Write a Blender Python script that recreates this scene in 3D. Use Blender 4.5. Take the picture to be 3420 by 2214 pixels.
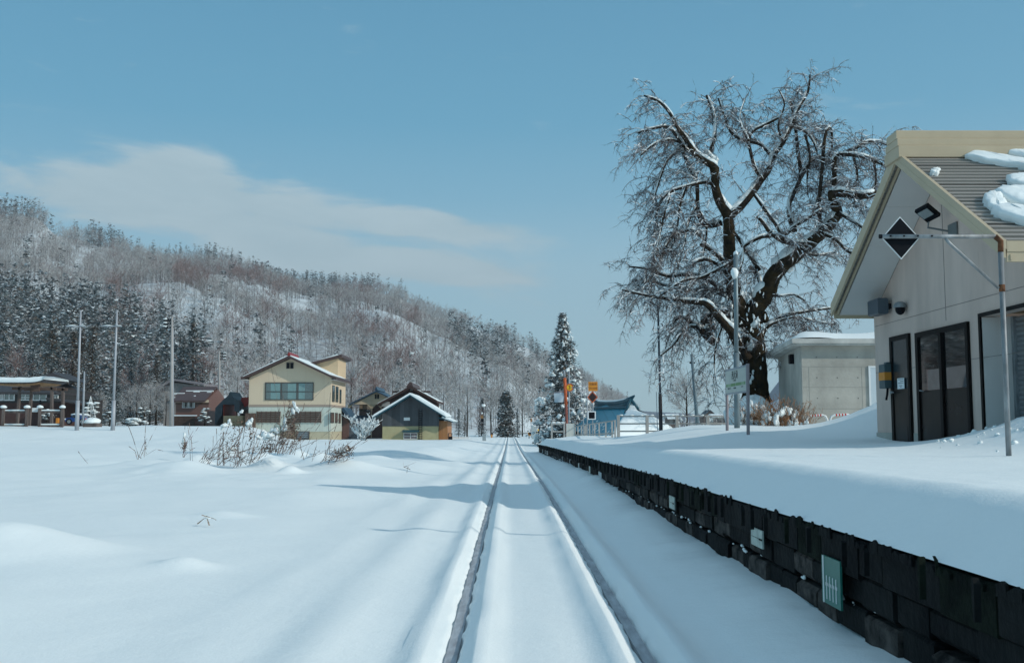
import bpy, math, random
import numpy as np
from mathutils import Vector, Matrix, Euler

# ------------------------------------------------------------------ clear, camera, sky, sun, exposure
for o in list(bpy.data.objects):
    bpy.data.objects.remove(o, do_unlink=True)
SC = bpy.context.scene
COL = SC.collection
W, H, F = 3420.0, 2214.0, 3420.0
PITCH = math.atan((1420 - 1107) / F)
YAW = math.atan(8 / F)
cam_d = bpy.data.cameras.new("camera")
cam_d.sensor_width = 36; cam_d.lens = 36; cam_d.clip_start = 0.1; cam_d.clip_end = 20000
cam = bpy.data.objects.new("camera", cam_d); COL.objects.link(cam)
cam.rotation_euler = (math.pi / 2 + PITCH, 0, -YAW)
SC.camera = cam
RC = Euler((math.pi / 2 + PITCH, 0, -YAW)).to_matrix()

SUN_TRAVEL = Vector((-1.70, 0.74, -1.0)).normalized()
to_sun = -SUN_TRAVEL
SUN_EL = math.asin(to_sun.z)
SUN_AZ = math.atan2(to_sun.x, to_sun.y)          # clockwise from +Y
sun_d = bpy.data.lights.new("sun", 'SUN')
sun_d.energy = 3.2; sun_d.angle = math.radians(0.6); sun_d.color = (1.0, 0.955, 0.87)
sun = bpy.data.objects.new("sun", sun_d); COL.objects.link(sun)
sun.rotation_euler = to_sun.to_track_quat('Z', 'Y').to_euler()
sun.location = (30, -20, 40)

world = bpy.data.worlds.new("World"); SC.world = world; world.use_nodes = True
SC.view_settings.view_transform = 'Standard'
SC.view_settings.look = 'None'
SC.view_settings.gamma = 1.0
SC.view_settings.use_curve_mapping = False
SC.view_settings.exposure = -0.17
SC.render.engine = 'CYCLES'
SC.cycles.use_denoising = True
SC.cycles.max_bounces = 5
SC.cycles.diffuse_bounces = 3
SC.cycles.glossy_bounces = 3
SC.cycles.transmission_bounces = 2


class NT:
    """small node tree writer"""
    def __init__(s, tree):
        s.t = tree; s.n = tree.nodes; s.l = tree.links
    def new(s, typ, **kw):
        n = s.n.new(typ)
        for k, v in kw.items():
            if hasattr(n, k): setattr(n, k, v)
        return n
    def link(s, a, b): s.l.new(a, b)
    def math(s, op, a, b=None, c=None, clamp=False):
        n = s.n.new('ShaderNodeMath'); n.operation = op; n.use_clamp = clamp
        for i, v in enumerate((a, b, c)):
            if v is None: continue
            if isinstance(v, (int, float)): n.inputs[i].default_value = v
            else: s.l.new(v, n.inputs[i])
        return n.outputs[0]
    def mix(s, fac, a, b, typ='MIX'):
        n = s.n.new('ShaderNodeMix'); n.data_type = 'RGBA'; n.blend_type = typ
        for sock, v in ((n.inputs[0], fac), (n.inputs[6], a), (n.inputs[7], b)):
            if isinstance(v, (int, float)): sock.default_value = v
            elif isinstance(v, (tuple, list)): sock.default_value = (*v[:3], 1)
            else: s.l.new(v, sock)
        return n.outputs[2]
    def ramp(s, fac, stops):
        n = s.n.new('ShaderNodeValToRGB')
        while len(n.color_ramp.elements) < len(stops): n.color_ramp.elements.new(0.5)
        for e, (p, c) in zip(n.color_ramp.elements, stops):
            e.position = p; e.color = (*c[:3], 1) if isinstance(c, (tuple, list)) else (c, c, c, 1)
        s.l.new(fac, n.inputs[0])
        return n.outputs[0]
    def noise(s, vec, scale, detail=4, rough=0.55, dist=0.0):
        n = s.n.new('ShaderNodeTexNoise'); n.inputs['Scale'].default_value = scale
        n.inputs['Detail'].default_value = detail; n.inputs['Roughness'].default_value = rough
        n.inputs['Distortion'].default_value = dist
        if vec is not None: s.l.new(vec, n.inputs['Vector'])
        return n.outputs['Fac']


def px_dir(px, py):
    v = RC @ Vector(((px - W / 2) / F, -(py - H / 2) / F, -1.0))
    return v
def at(px, py, Y):
    v = px_dir(px, py); k = Y / v.y
    return Vector((v.x * k, Y, v.z * k))

# --- world: Nishita sky plus soft high cloud, placed by compass direction
w = NT(world.node_tree); w.n.clear()
sky = w.new('ShaderNodeTexSky', sky_type='NISHITA', sun_disc=False)
sky.sun_elevation = SUN_EL; sky.sun_rotation = SUN_AZ
sky.altitude = 300; sky.air_density = 1.0; sky.dust_density = 0.6; sky.ozone_density = 2.2
bg = w.new('ShaderNodeBackground'); bg.inputs[1].default_value = 0.13
out = w.new('ShaderNodeOutputWorld')
tc = w.new('ShaderNodeTexCoord')
sep = w.new('ShaderNodeSeparateXYZ'); w.link(tc.outputs['Generated'], sep.inputs[0])
az = w.math('ARCTAN2', sep.outputs[0], sep.outputs[1])
el = w.math('ARCSINE', sep.outputs[2])
comb = w.new('ShaderNodeCombineXYZ'); w.link(az, comb.inputs[0]); w.link(w.math('MULTIPLY', el, 2.6), comb.inputs[1])
n1 = w.noise(comb.outputs[0], 4.2, 6, 0.55, 0.3)
cmb2 = w.new('ShaderNodeCombineXYZ'); w.link(w.math('MULTIPLY', az, 4.0), cmb2.inputs[0]); w.link(w.math('ADD', w.math('MULTIPLY', el, 17.0), w.math('MULTIPLY', az, 1.6)), cmb2.inputs[1])
n2 = w.noise(cmb2.outputs[0], 1.6, 7, 0.6, 0.5)
def blob(px, py, rx, ry, tilt=0.0, amp=1.0):
    d = px_dir(px, py).normalized(); a0 = math.atan2(d.x, d.y); e0 = math.asin(d.z)
    da = w.math('SUBTRACT', az, a0); de = w.math('SUBTRACT', el, e0)
    c, s_ = math.cos(tilt), math.sin(tilt)
    u = w.math('DIVIDE', w.math('ADD', w.math('MULTIPLY', da, c), w.math('MULTIPLY', de, s_)), rx / F)
    v = w.math('DIVIDE', w.math('SUBTRACT', w.math('MULTIPLY', de, c), w.math('MULTIPLY', da, s_)), ry / F)
    r2 = w.math('ADD', w.math('MULTIPLY', u, u), w.math('MULTIPLY', v, v))
    return w.math('MULTIPLY', w.math('POWER', 2.718, w.math('MULTIPLY', r2, -1.0)), amp)
blobs = [blob(300, 655, 300, 100, 0.0, 1.2), blob(590, 600, 130, 85, 0.0, 1.3), blob(850, 740, 480, 125, -.22, 1.2),
         blob(1480, 750, 430, 62, -.10, 1.45), blob(1050, 870, 330, 75, -.1, .8), blob(1530, 905, 300, 50, -.05, 1.5),
         blob(2000, 1250, 420, 60, 0, .55), blob(1750, 1010, 260, 45, 0, .35),
         blob(-700, 600, 500, 200, 0, 1.0), blob(4300, 700, 500, 220, 0, .9)]
acc = blobs[0]
for b in blobs[1:]: acc = w.math('ADD', acc, b)
acc = w.math('ADD', acc, w.math('MULTIPLY', w.math('SUBTRACT', n1, 0.5), 2.3))
acc = w.math('ADD', acc, w.math('MULTIPLY', w.math('SUBTRACT', n2, 0.5), 2.6))
acc = w.math('MULTIPLY', w.math('SUBTRACT', acc, 0.42), 1.35, clamp=True)
acc = w.math('MULTIPLY', w.math('SMOOTH_MIN', acc, 1.0, 0.3), 0.86)
mp = w.new('ShaderNodeMapRange'); mp.interpolation_type = 'SMOOTHSTEP'
w.link(acc, mp.inputs[0]); mp.inputs[3].default_value = 0; mp.inputs[4].default_value = 0.92
eln = w.math('DIVIDE', el, math.pi / 2, clamp=True)
def k13(c): return tuple(x / 0.13 for x in c)
gr = w.ramp(eln, [(0.0, k13((.50, .76, .86))), (.095, k13((.40, .71, .86))), (.140, k13((.225, .555, .76))), (.185, k13((.130, .455, .68))), (.30, k13((.085, .33, .54))), (1.0, k13((.06, .17, .34)))])
tinted = w.mix(0.86, sky.outputs[0], gr)
# broken bright cloud added overhead, unseen above the frame, to fill the shade
hi = w.new('ShaderNodeMapRange'); hi.interpolation_type = 'SMOOTHSTEP'; w.link(el, hi.inputs[0])
hi.inputs[1].default_value = math.radians(30); hi.inputs[2].default_value = math.radians(50)
ovh = w.math('MULTIPLY', hi.outputs[0], w.ramp(n1, [(.38, 0.0), (.62, .8)]))
cloudcol = w.mix(w.ramp(n2, [(.3, 0), (.7, 1)]), k13((.50, .65, .71)), k13((.62, .76, .81)))
skyc = w.mix(mp.outputs[0], tinted, cloudcol)
skyc = w.mix(ovh, skyc, k13((.80, .97, 1.05)))
w.link(skyc, bg.inputs[0]); w.link(bg.outputs[0], out.inputs[0])

# ------------------------------------------------------------------ materials
def mat(name, col, rough=0.7, metal=0.0, var=0.0, vscale=3.0, bump=0.0, bscale=30.0, col2=None, stretch=None, spec=0.3, obj=True):
    m = bpy.data.materials.new(name); m.use_nodes = True
    t = NT(m.node_tree); p = t.n['Principled BSDF']
    p.inputs['Roughness'].default_value = rough; p.inputs['Metallic'].default_value = metal
    p.inputs['Specular IOR Level'].default_value = spec
    tcn = t.new('ShaderNodeTexCoord'); vec = tcn.outputs['Object']
    if stretch:
        mpn = t.new('ShaderNodeMapping'); mpn.inputs['Scale'].default_value = stretch
        t.link(vec, mpn.inputs[0]); vec = mpn.outputs[0]
    c = col
    if var or col2:
        nz = t.noise(vec, vscale, 6, 0.6)
        f = t.ramp(nz, [(0.35, 0.0), (0.65, 1.0)])
        c2 = col2 if col2 else tuple(x * (1 - var) for x in col)
        c1 = col if col2 else tuple(min(1, x * (1 + var * .5)) for x in col)
        t.link(t.mix(f, c1, c2), p.inputs['Base Color'])
        t.link(t.math('ADD', t.math('MULTIPLY', nz, 0.2), rough - 0.1), p.inputs['Roughness'])
    else:
        nz = t.noise(vec, vscale * 3, 3)
        t.link(t.mix(nz, tuple(x * 1.06 for x in col), tuple(x * .92 for x in col)), p.inputs['Base Color'])
    if bump:
        b = t.new('ShaderNodeBump'); b.inputs['Strength'].default_value = bump; b.inputs['Distance'].default_value = 0.02
        t.link(t.noise(vec, bscale, 5), b.inputs['Height']); t.link(b.outputs[0], p.inputs['Normal'])
    return m

def snow_mat(name='snow', col=(0.78, 0.835, 0.835), big=True):
    m = bpy.data.materials.new(name); m.use_nodes = True
    t = NT(m.node_tree); p = t.n['Principled BSDF']
    geo = t.new('ShaderNodeNewGeometry')
    n_a = t.noise(geo.outputs['Position'], 2.5, 5, .6)
    n_b = t.noise(geo.outputs['Position'], 60.0, 3, .7)
    n_c = t.noise(geo.outputs['Position'], 9.0, 5, .65)
    t.link(t.mix(n_a, tuple(x * .975 for x in col), tuple(x * 1.02 for x in col)), p.inputs['Base Color'])
    p.inputs['Roughness'].default_value = 0.62
    p.inputs['Specular IOR Level'].default_value = 0.25
    p.inputs['Subsurface Weight'].default_value = 0.0
    h = t.math('ADD', t.math('MULTIPLY', n_b, 0.30), n_c)
    b = t.new('ShaderNodeBump'); b.inputs['Strength'].default_value = 0.22; b.inputs['Distance'].default_value = 0.03
    t.link(h, b.inputs['Height']); t.link(b.outputs[0], p.inputs['Normal'])
    return m

def siding_mat(name, col, pitch=0.3, axis=2, rough=.6, dark=.75, var=.08):
    """boards or panels: thin grooves repeated along one axis"""
    m = bpy.data.materials.new(name); m.use_nodes = True
    t = NT(m.node_tree); p = t.n['Principled BSDF']; p.inputs['Roughness'].default_value = rough
    tcn = t.new('ShaderNodeTexCoord'); s = t.new('ShaderNodeSeparateXYZ'); t.link(tcn.outputs['Object'], s.inputs[0])
    k = t.math('FRACT', t.math('DIVIDE', s.outputs[axis], pitch))
    g = t.math('LESS_THAN', k, 0.08)
    nz = t.noise(tcn.outputs['Object'], 2.2, 6, .65)
    cell = t.math('FLOOR', t.math('DIVIDE', s.outputs[axis], pitch))
    wn = t.new('ShaderNodeTexWhiteNoise', noise_dimensions='1D'); t.link(cell, wn.inputs['W'])
    f = t.math('ADD', t.math('MULTIPLY', wn.outputs[0], .5), t.math('MULTIPLY', nz, .5))
    c = t.mix(f, tuple(x * (1 + var) for x in col), tuple(x * (1 - 2 * var) for x in col))
    c = t.mix(g, c, tuple(x * dark for x in col))
    t.link(c, p.inputs['Base Color'])
    b = t.new('ShaderNodeBump'); b.inputs['Strength'].default_value = .5; b.inputs['Distance'].default_value = .01
    t.link(t.math('SUBTRACT', 1.0, g), b.inputs['Height']); t.link(b.outputs[0], p.inputs['Normal'])
    return m

def tint_mat(name, attr='tint', rough=.8):
    m = bpy.data.materials.new(name); m.use_nodes = True
    t = NT(m.node_tree); p = t.n['Principled BSDF']; p.inputs['Roughness'].default_value = rough
    p.inputs['Specular IOR Level'].default_value = .1
    a = t.new('ShaderNodeAttribute', attribute_name=attr)
    nz = t.noise(t.new('ShaderNodeNewGeometry').outputs['Position'], 1.3, 3)
    t.link(t.mix(t.math('MULTIPLY', nz, .25), a.outputs['Color'], (0.2, .2, .2)), p.inputs['Base Color'])
    return m

def glass_mat(name, col=(0.02, 0.03, 0.035), rough=.04, spec=.9):
    m = bpy.data.materials.new(name); m.use_nodes = True
    t = NT(m.node_tree); p = t.n['Principled BSDF']
    nz = t.noise(t.new('ShaderNodeTexCoord').outputs['Object'], 3, 3)
    t.link(t.mix(nz, col, tuple(x * .6 for x in col)), p.inputs['Base Color'])
    p.inputs['Roughness'].default_value = rough; p.inputs['Specular IOR Level'].default_value = spec
    p.inputs['IOR'].default_value = 2.1
    return m

SNOW = snow_mat()
RAIL = mat('rail_steel', (.40, .43, .46), .55, .1, vscale=11, stretch=(2, .35, 1), col2=(.24, .25, .27))
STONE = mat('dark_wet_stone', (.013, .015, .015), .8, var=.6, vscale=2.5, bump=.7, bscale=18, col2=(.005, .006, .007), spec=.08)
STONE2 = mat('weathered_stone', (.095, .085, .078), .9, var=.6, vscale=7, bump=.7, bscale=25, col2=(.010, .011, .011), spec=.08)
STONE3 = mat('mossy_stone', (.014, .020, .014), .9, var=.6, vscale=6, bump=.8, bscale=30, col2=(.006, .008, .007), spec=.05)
CONC = mat('fair_faced_concrete', (.40, .39, .35), .85, var=.22, vscale=1.1, bump=.25, bscale=14)
CONC_E = mat('concrete_eave', (.50, .50, .47), .85, var=.25, vscale=2, bump=.2)
CREAM = mat('cream_metal_trim', (.47, .385, .265), .5, var=.06, vscale=2)
TAUPE = mat('taupe_wall_panel', (.58, .455, .39), .8, var=.16, vscale=1.3, bump=.15, bscale=60, stretch=(1, 1, .3))
SOFFIT = mat('grey_soffit_board', (.66, .63, .60), .75, var=.05, vscale=1)
ROOFR = siding_mat('ribbed_grey_roofing', (.33, .305, .275), .115, 1, rough=.55, dark=.25, var=.10)
BLACKF = mat('black_door_frame', (.006, .005, .005), .5, spec=.08)
GLASSD = glass_mat('door_glass', (.008, .009, .010), .03, .7)
GLASSB = glass_mat('frosted_blue_glass', (.020, .035, .042), .25, .3)
STEELDARK = mat('scuffed_dark_panel', (.007, .006, .006), .30, .0, var=.5, vscale=2, spec=.12)
SHUT = mat('roller_shutter_slat', (.30, .31, .32), .45, .4, var=.1)
GALV = mat('galvanised_pipe', (.24, .26, .27), .5, .25, var=.45, vscale=9, stretch=(1, 1, .3))
RUST = mat('rust', (.13, .055, .025), .9, var=.5, vscale=20, bump=.5, bscale=80)
BLACK = mat('black_enamel', (.006, .007, .010), .5, spec=.08)
WHITEP = mat('white_paint', (.72, .75, .75), .5, var=.05)
ORANGE = mat('orange_paint', (.62, .24, .03), .55, var=.08)
REDP = mat('red_paint', (.55, .03, .02), .5, var=.1)
VERM = mat('vermilion_paint', (.55, .12, .04), .6, var=.3, vscale=8)
YEL = mat('yellow_paint', (.75, .42, .02), .5, var=.05)
GREYP = mat('grey_post', (.30, .33, .36), .6, .2, var=.15, vscale=5)
BROWNP = mat('dark_brown_post', (.06, .05, .05), .6, .1, var=.3, vscale=5)
PINKGREY = mat('aged_sign_post', (.30, .26, .27), .65, var=.15)
WOOD = mat('weathered_wood', (.12, .095, .085), .85, var=.4, vscale=5, stretch=(1, 1, .2))
WOODW = mat('warm_wood', (.35, .20, .09), .8, var=.4, vscale=4, stretch=(1, 1, .2))
BARK = mat('dark_cherry_bark', (.014, .012, .011), .95, var=.6, vscale=6, bump=.9, bscale=22, stretch=(1, 1, .4), col2=(.040, .028, .016), spec=.1)
MOSS = mat('mossy_bark', (.040, .027, .012), .95, var=.6, vscale=3.5, bump=.9, bscale=30, col2=(.010, .010, .008), spec=.1)
TWIG = tint_mat('twigs')
NEEDLE = tint_mat('foliage')

# ------------------------------------------------------------------ mesh helpers
SPLIT = {'plinth', 'rusty_elbow', 'bolt', 'carport_post', 'porch_post', 'rusty_sleeve', 'cross_arm'}
class MB:
    def __init__(s, M=None, o=(0, 0, 0)):
        s.v = []; s.f = []; s.m = []; s.M = M; s.o = Vector(o); s.cur = 0
    def p(s, x, y=None, z=None):
        q = Vector(x) if y is None else Vector((x, y, z))
        if s.M is not None: q = s.M @ q
        s.v.append(q - s.o); return len(s.v) - 1
    def face(s, ids): s.f.append(tuple(ids)); s.m.append(s.cur)
    def poly(s, pts): s.face([s.p(q) for q in pts])
    def box(s, x0, x1, y0, y1, z0, z1, bev=0.0):
        if bev:
            b = bev
            xs, ys, zs = (x0, x1), (y0, y1), (z0, z1)
            loops = []
            for z, k in ((z0, b), (z0 + b, 0), (z1 - b, 0), (z1, b)):
                loops.append([s.p(x0 + k, y0 + k, z), s.p(x1 - k, y0 + k, z), s.p(x1 - k, y1 - k, z), s.p(x0 + k, y1 - k, z)])
            s.face(loops[0][::-1]); s.face(loops[-1])
            for a, c in zip(loops, loops[1:]):
                for i in range(4): s.face([a[i], a[(i + 1) % 4], c[(i + 1) % 4], c[i]])
            return
        i = [s.p(x, y, z) for z in (z0, z1) for x, y in ((x0, y0), (x1, y0), (x1, y1), (x0, y1))]
        for q in ((3, 2, 1, 0), (4, 5, 6, 7), (0, 1, 5, 4), (1, 2, 6, 5), (2, 3, 7, 6), (3, 0, 4, 7)):
            s.face([i[k] for k in q])
    def prism(s, pts, d):
        """closed outline pts extruded by vector d"""
        d = Vector(d); a = [s.p(Vector(q)) for q in pts]; b = [s.p(Vector(q) + d) for q in pts]
        n = len(pts); s.face(a[::-1]); s.face(b)
        for i in range(n): s.face([a[i], a[(i + 1) % n], b[(i + 1) % n], b[i]])
    def tube(s, pts, r, n=8, cap=True, squash=1.0):
        pts = [Vector(q) for q in pts]
        if not isinstance(r, (list, tuple)): r = [r] * len(pts)
        rings = []
        t0 = (pts[1] - pts[0]).normalized()
        up = Vector((0, 0, 1)) if abs(t0.z) < .9 else Vector((1, 0, 0))
        u = t0.cross(up).normalized()
        for i, q in enumerate(pts):
            t = (pts[min(i + 1, len(pts) - 1)] - pts[max(i - 1, 0)])
            if t.length < 1e-9: t = t0
            t.normalize()
            u = (u - t * u.dot(t))
            if u.length < 1e-6: u = t.orthogonal()
            u.normalize(); v = t.cross(u)
            rings.append([s.p(q + (u * math.cos(2 * math.pi * k / n) + v * math.sin(2 * math.pi * k / n) * squash) * r[i]) for k in range(n)])
        for a, b in zip(rings, rings[1:]):
            for k in range(n): s.face([a[k], a[(k + 1) % n], b[(k + 1) % n], b[k]])
        if cap:
            s.face(rings[0][::-1]); s.face(rings[-1])
    def blob(s, c, rx, ry, rz, seed=0, n=10, m=6, rough=.12, flat=None):
        rr = random.Random(seed); c = Vector(c)
        ph = [rr.uniform(0, 6.28) for _ in range(4)]
        grid = []
        for j in range(m + 1):
            th = math.pi * j / m; row = []
            for i in range(n):
                a = 2 * math.pi * i / n
                k = 1 + rough * (math.sin(2 * a + ph[0]) * math.sin(th * 2 + ph[1]) + .6 * math.sin(3 * a + ph[2] + th * 3)) + rr.uniform(-rough, rough) * .35
                z = math.cos(th) * rz * k
                if flat is not None: z = max(z, -rz * flat)
                row.append(s.p(c + Vector((math.sin(th) * math.cos(a) * rx * k, math.sin(th) * math.sin(a) * ry * k, z))))
            grid.append(row)
        for j in range(m):
            for i in range(n):
                s.face([grid[j][i], grid[j + 1][i], grid[j + 1][(i + 1) % n], grid[j][(i + 1) % n]])
    def clump(s, c, rx, ry, rz, seed=0, k=5):
        """irregular lump: several unequal overlapping lobes"""
        rr = random.Random(seed * 7 + 3); c = Vector(c)
        for i in range(k):
            f = rr.uniform(.35, .75) if i else .8
            o_ = Vector((rr.gauss(0, rx * .42), rr.gauss(0, ry * .42), rr.gauss(0, rz * .42))) if i else Vector()
            s.blob(c + o_, rx * f * rr.uniform(.8, 1.2), ry * f, rz * f * rr.uniform(.7, 1.15), seed * 11 + i, 8, 5, .34)
    def islands(s):
        par = list(range(len(s.v)))
        def fd(a):
            while par[a] != a: par[a] = par[par[a]]; a = par[a]
            return a
        for f in s.f:
            r0 = fd(f[0])
            for k in f[1:]: par[fd(k)] = r0
        groups = {}
        for i, f in enumerate(s.f): groups.setdefault(fd(f[0]), []).append(i)
        return list(groups.values())
    def build_each(s, name, mats, parent=None, smooth=False):
        """every separate piece becomes a part of its own"""
        res = []
        for g in s.islands():
            ids = sorted({k for i in g for k in s.f[i]}); mp_ = {k: j for j, k in enumerate(ids)}
            q = MB(); q.v = [s.v[k] for k in ids]; q.f = [tuple(mp_[k] for k in s.f[i]) for i in g]; q.m = [s.m[i] for i in g]
            res.append(q.build(name, mats, parent, smooth))
        return res
    def build(s, name, mats, parent=None, smooth=False):
        if name in SPLIT and len(s.islands()) > 1: return s.build_each(name, mats, parent, smooth)[0]
        me = bpy.data.meshes.new(name)
        me.from_pydata([tuple(q) for q in s.v], [], s.f)
        if not isinstance(mats, (list, tuple)): mats = [mats]
        for m_ in mats: me.materials.append(m_)
        if len(mats) > 1: me.polygons.foreach_set('material_index', s.m)
        if smooth: me.polygons.foreach_set('use_smooth', [True] * len(me.polygons))
        me.validate(); me.update()
        o = bpy.data.objects.new(name, me); COL.objects.link(o)
        if parent is not None: o.parent = parent
        return o

def tag(o, label=None, cat=None, group=None, kind=None):
    if label: o['label'] = label
    if cat: o['category'] = cat
    if group: o['group'] = group
    if kind: o['kind'] = kind
    return o
def thing(name, loc, label, cat, group=None, rz=0.0):
    o = bpy.data.objects.new(name, None); COL.objects.link(o)
    o.location = loc; o.rotation_euler = (0, 0, rz); o.empty_display_size = .2
    return tag(o, label, cat, group)
def copy_tree(o, parent=None):
    c = o.copy(); COL.objects.link(c)
    if parent is not None: c.parent = parent
    for ch in [q for q in bpy.data.objects if q.parent == o]: copy_tree(ch, c)
    return c

def np_mesh(name, verts, faces, mats, parent=None, mi=None, smooth=False, tint=None):
    """verts (N,3), faces (M,k) int, optional face tint (M,3)"""
    me = bpy.data.meshes.new(name)
    k = faces.shape[1]; M = len(faces)
    me.vertices.add(len(verts)); me.vertices.foreach_set('co', np.ascontiguousarray(verts, dtype=np.float32).ravel())
    me.loops.add(M * k); me.loops.foreach_set('vertex_index', np.ascontiguousarray(faces, dtype=np.int32).ravel())
    me.polygons.add(M); me.polygons.foreach_set('loop_start', np.arange(0, M * k, k, dtype=np.int32))
    if not isinstance(mats, (list, tuple)): mats = [mats]
    for m_ in mats: me.materials.append(m_)
    if mi is not None: me.polygons.foreach_set('material_index', np.asarray(mi, dtype=np.int32))
    me.polygons.foreach_set('use_smooth', np.full(M, smooth))
    if tint is not None:
        a = me.color_attributes.new('tint', 'FLOAT_COLOR', 'CORNER')
        c = np.ones((M, k, 4), dtype=np.float32); c[:, :, :3] = tint[:, None, :]
        a.data.foreach_set('color', c.ravel())
    me.update(calc_edges=True)
    o = bpy.data.objects.new(name, me); COL.objects.link(o)
    if parent is not None: o.parent = parent
    return o
def soup(name, tris, tint, m, parent=None):
    n = len(tris)
    return np_mesh(name, tris.reshape(-1, 3), np.arange(n * 3).reshape(n, 3), m, parent, tint=tint)

def vnoise(x, y, seed=0):
    xi = np.floor(x).astype(np.int64); yi = np.floor(y).astype(np.int64)
    fx = x - xi; fy = y - yi
    fx = fx * fx * (3 - 2 * fx); fy = fy * fy * (3 - 2 * fy)
    def h(a, b):
        n = (a * 374761393 + b * 668265263 + seed * 144665) & 0x7fffffff
        n = ((n ^ (n >> 13)) * 1274126177) & 0x7fffffff
        return ((n ^ (n >> 16)) & 0xffff) / 65535.0
    return (h(xi, yi) * (1 - fx) + h(xi + 1, yi) * fx) * (1 - fy) + (h(xi, yi + 1) * (1 - fx) + h(xi + 1, yi + 1) * fx) * fy
def fbm(x, y, seed=0, oct=4):
    s = 0; a = 1; t = 0
    for i in range(oct):
        s = s + a * vnoise(x * 2 ** i, y * 2 ** i, seed + i * 7); t += a; a *= .5
    return s / t - .5
def S(t): t = np.clip(t, 0, 1); return t * t * (3 - 2 * t)

def smooth_table(xs, ys, width):
    X = np.arange(-40, 900, 1.0); Yv = np.interp(X, xs, ys)
    k = np.hanning(int(width) | 1); k /= k.sum(); pad = len(k) // 2
    Yp = np.convolve(np.pad(Yv, pad, mode='edge'), k, mode='valid')
    return lambda q: np.interp(q, X, Yp)
TRK = smooth_table([0, 9, 22, 43, 57, 77, 130, 161, 220], [-1.24, -1.246, -1.285, -1.476, -1.61, -1.75, -1.82, -1.95, -2.15], 13)
EDG = smooth_table([4.4, 9, 14, 19.8, 38.7, 63], [-.575, -.60, -.63, -.71, -.89, -1.18], 7)
WSN = smooth_table([4, 10, 15, 21.5, 31.5, 42, 63.9], [-1.10, -1.105, -1.11, -1.06, -1.19, -1.375, -1.67], 5)
TGT = smooth_table([0, 18, 21, 27, 33, 42, 64], [-.33, -.32, -.24, -.07, -.22, -.52, -.64], 5)
RX = (-0.319, 0.748)
EX = 1.85           # platform face
PEND = 63.9         # platform end

# mounds of the field (x, y, radius x, radius y, height)
def G(px, py, z=-1.15):
    v = px_dir(px, py); k = z / v.z
    return v.x * k, v.y * k
MOUNDS = []
for px, py, rx, ry, h in [(10, 1835, .75, .95, .20), (615, 1865, .22, .25, .06),
                          (520, 1560, 1.5, 1.6, .20), (610, 1575, 1.1, 1.2, .22), (660, 1545, .5, .7, .30), (900, 1560, .55, .7, .22), (965, 1572, .35, .5, .16),
                          (1060, 1545, .55, .6, .22), (1150, 1560, .9, .8, .18), (870, 1530, .6, .6, .2), (760, 1520, .7, .8, .25), (985, 1525, .6, .5, .2), (830, 1540, .8, .7, .18),
                          (1240, 1540, 1.1, 1.2, .12), (1420, 1545, 1.0, 1.2, .12), (1300, 1510, 1.6, 2.0, .12),
                          (1480, 1500, 2.0, 2.6, .14), (420, 1500, 2.5, 2.5, .12), (250, 1520, 2.5, 2.0, .12), (120, 1530, 2.2, 1.6, .10), (700, 1620, 1.6, 1.2, .05), (900, 1640, 2, 1.2, .05), (740, 1715, .35, .3, .05)]:
    x, y = G(px, py); MOUNDS.append((x, y, rx, ry, h * 1.35))

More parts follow.
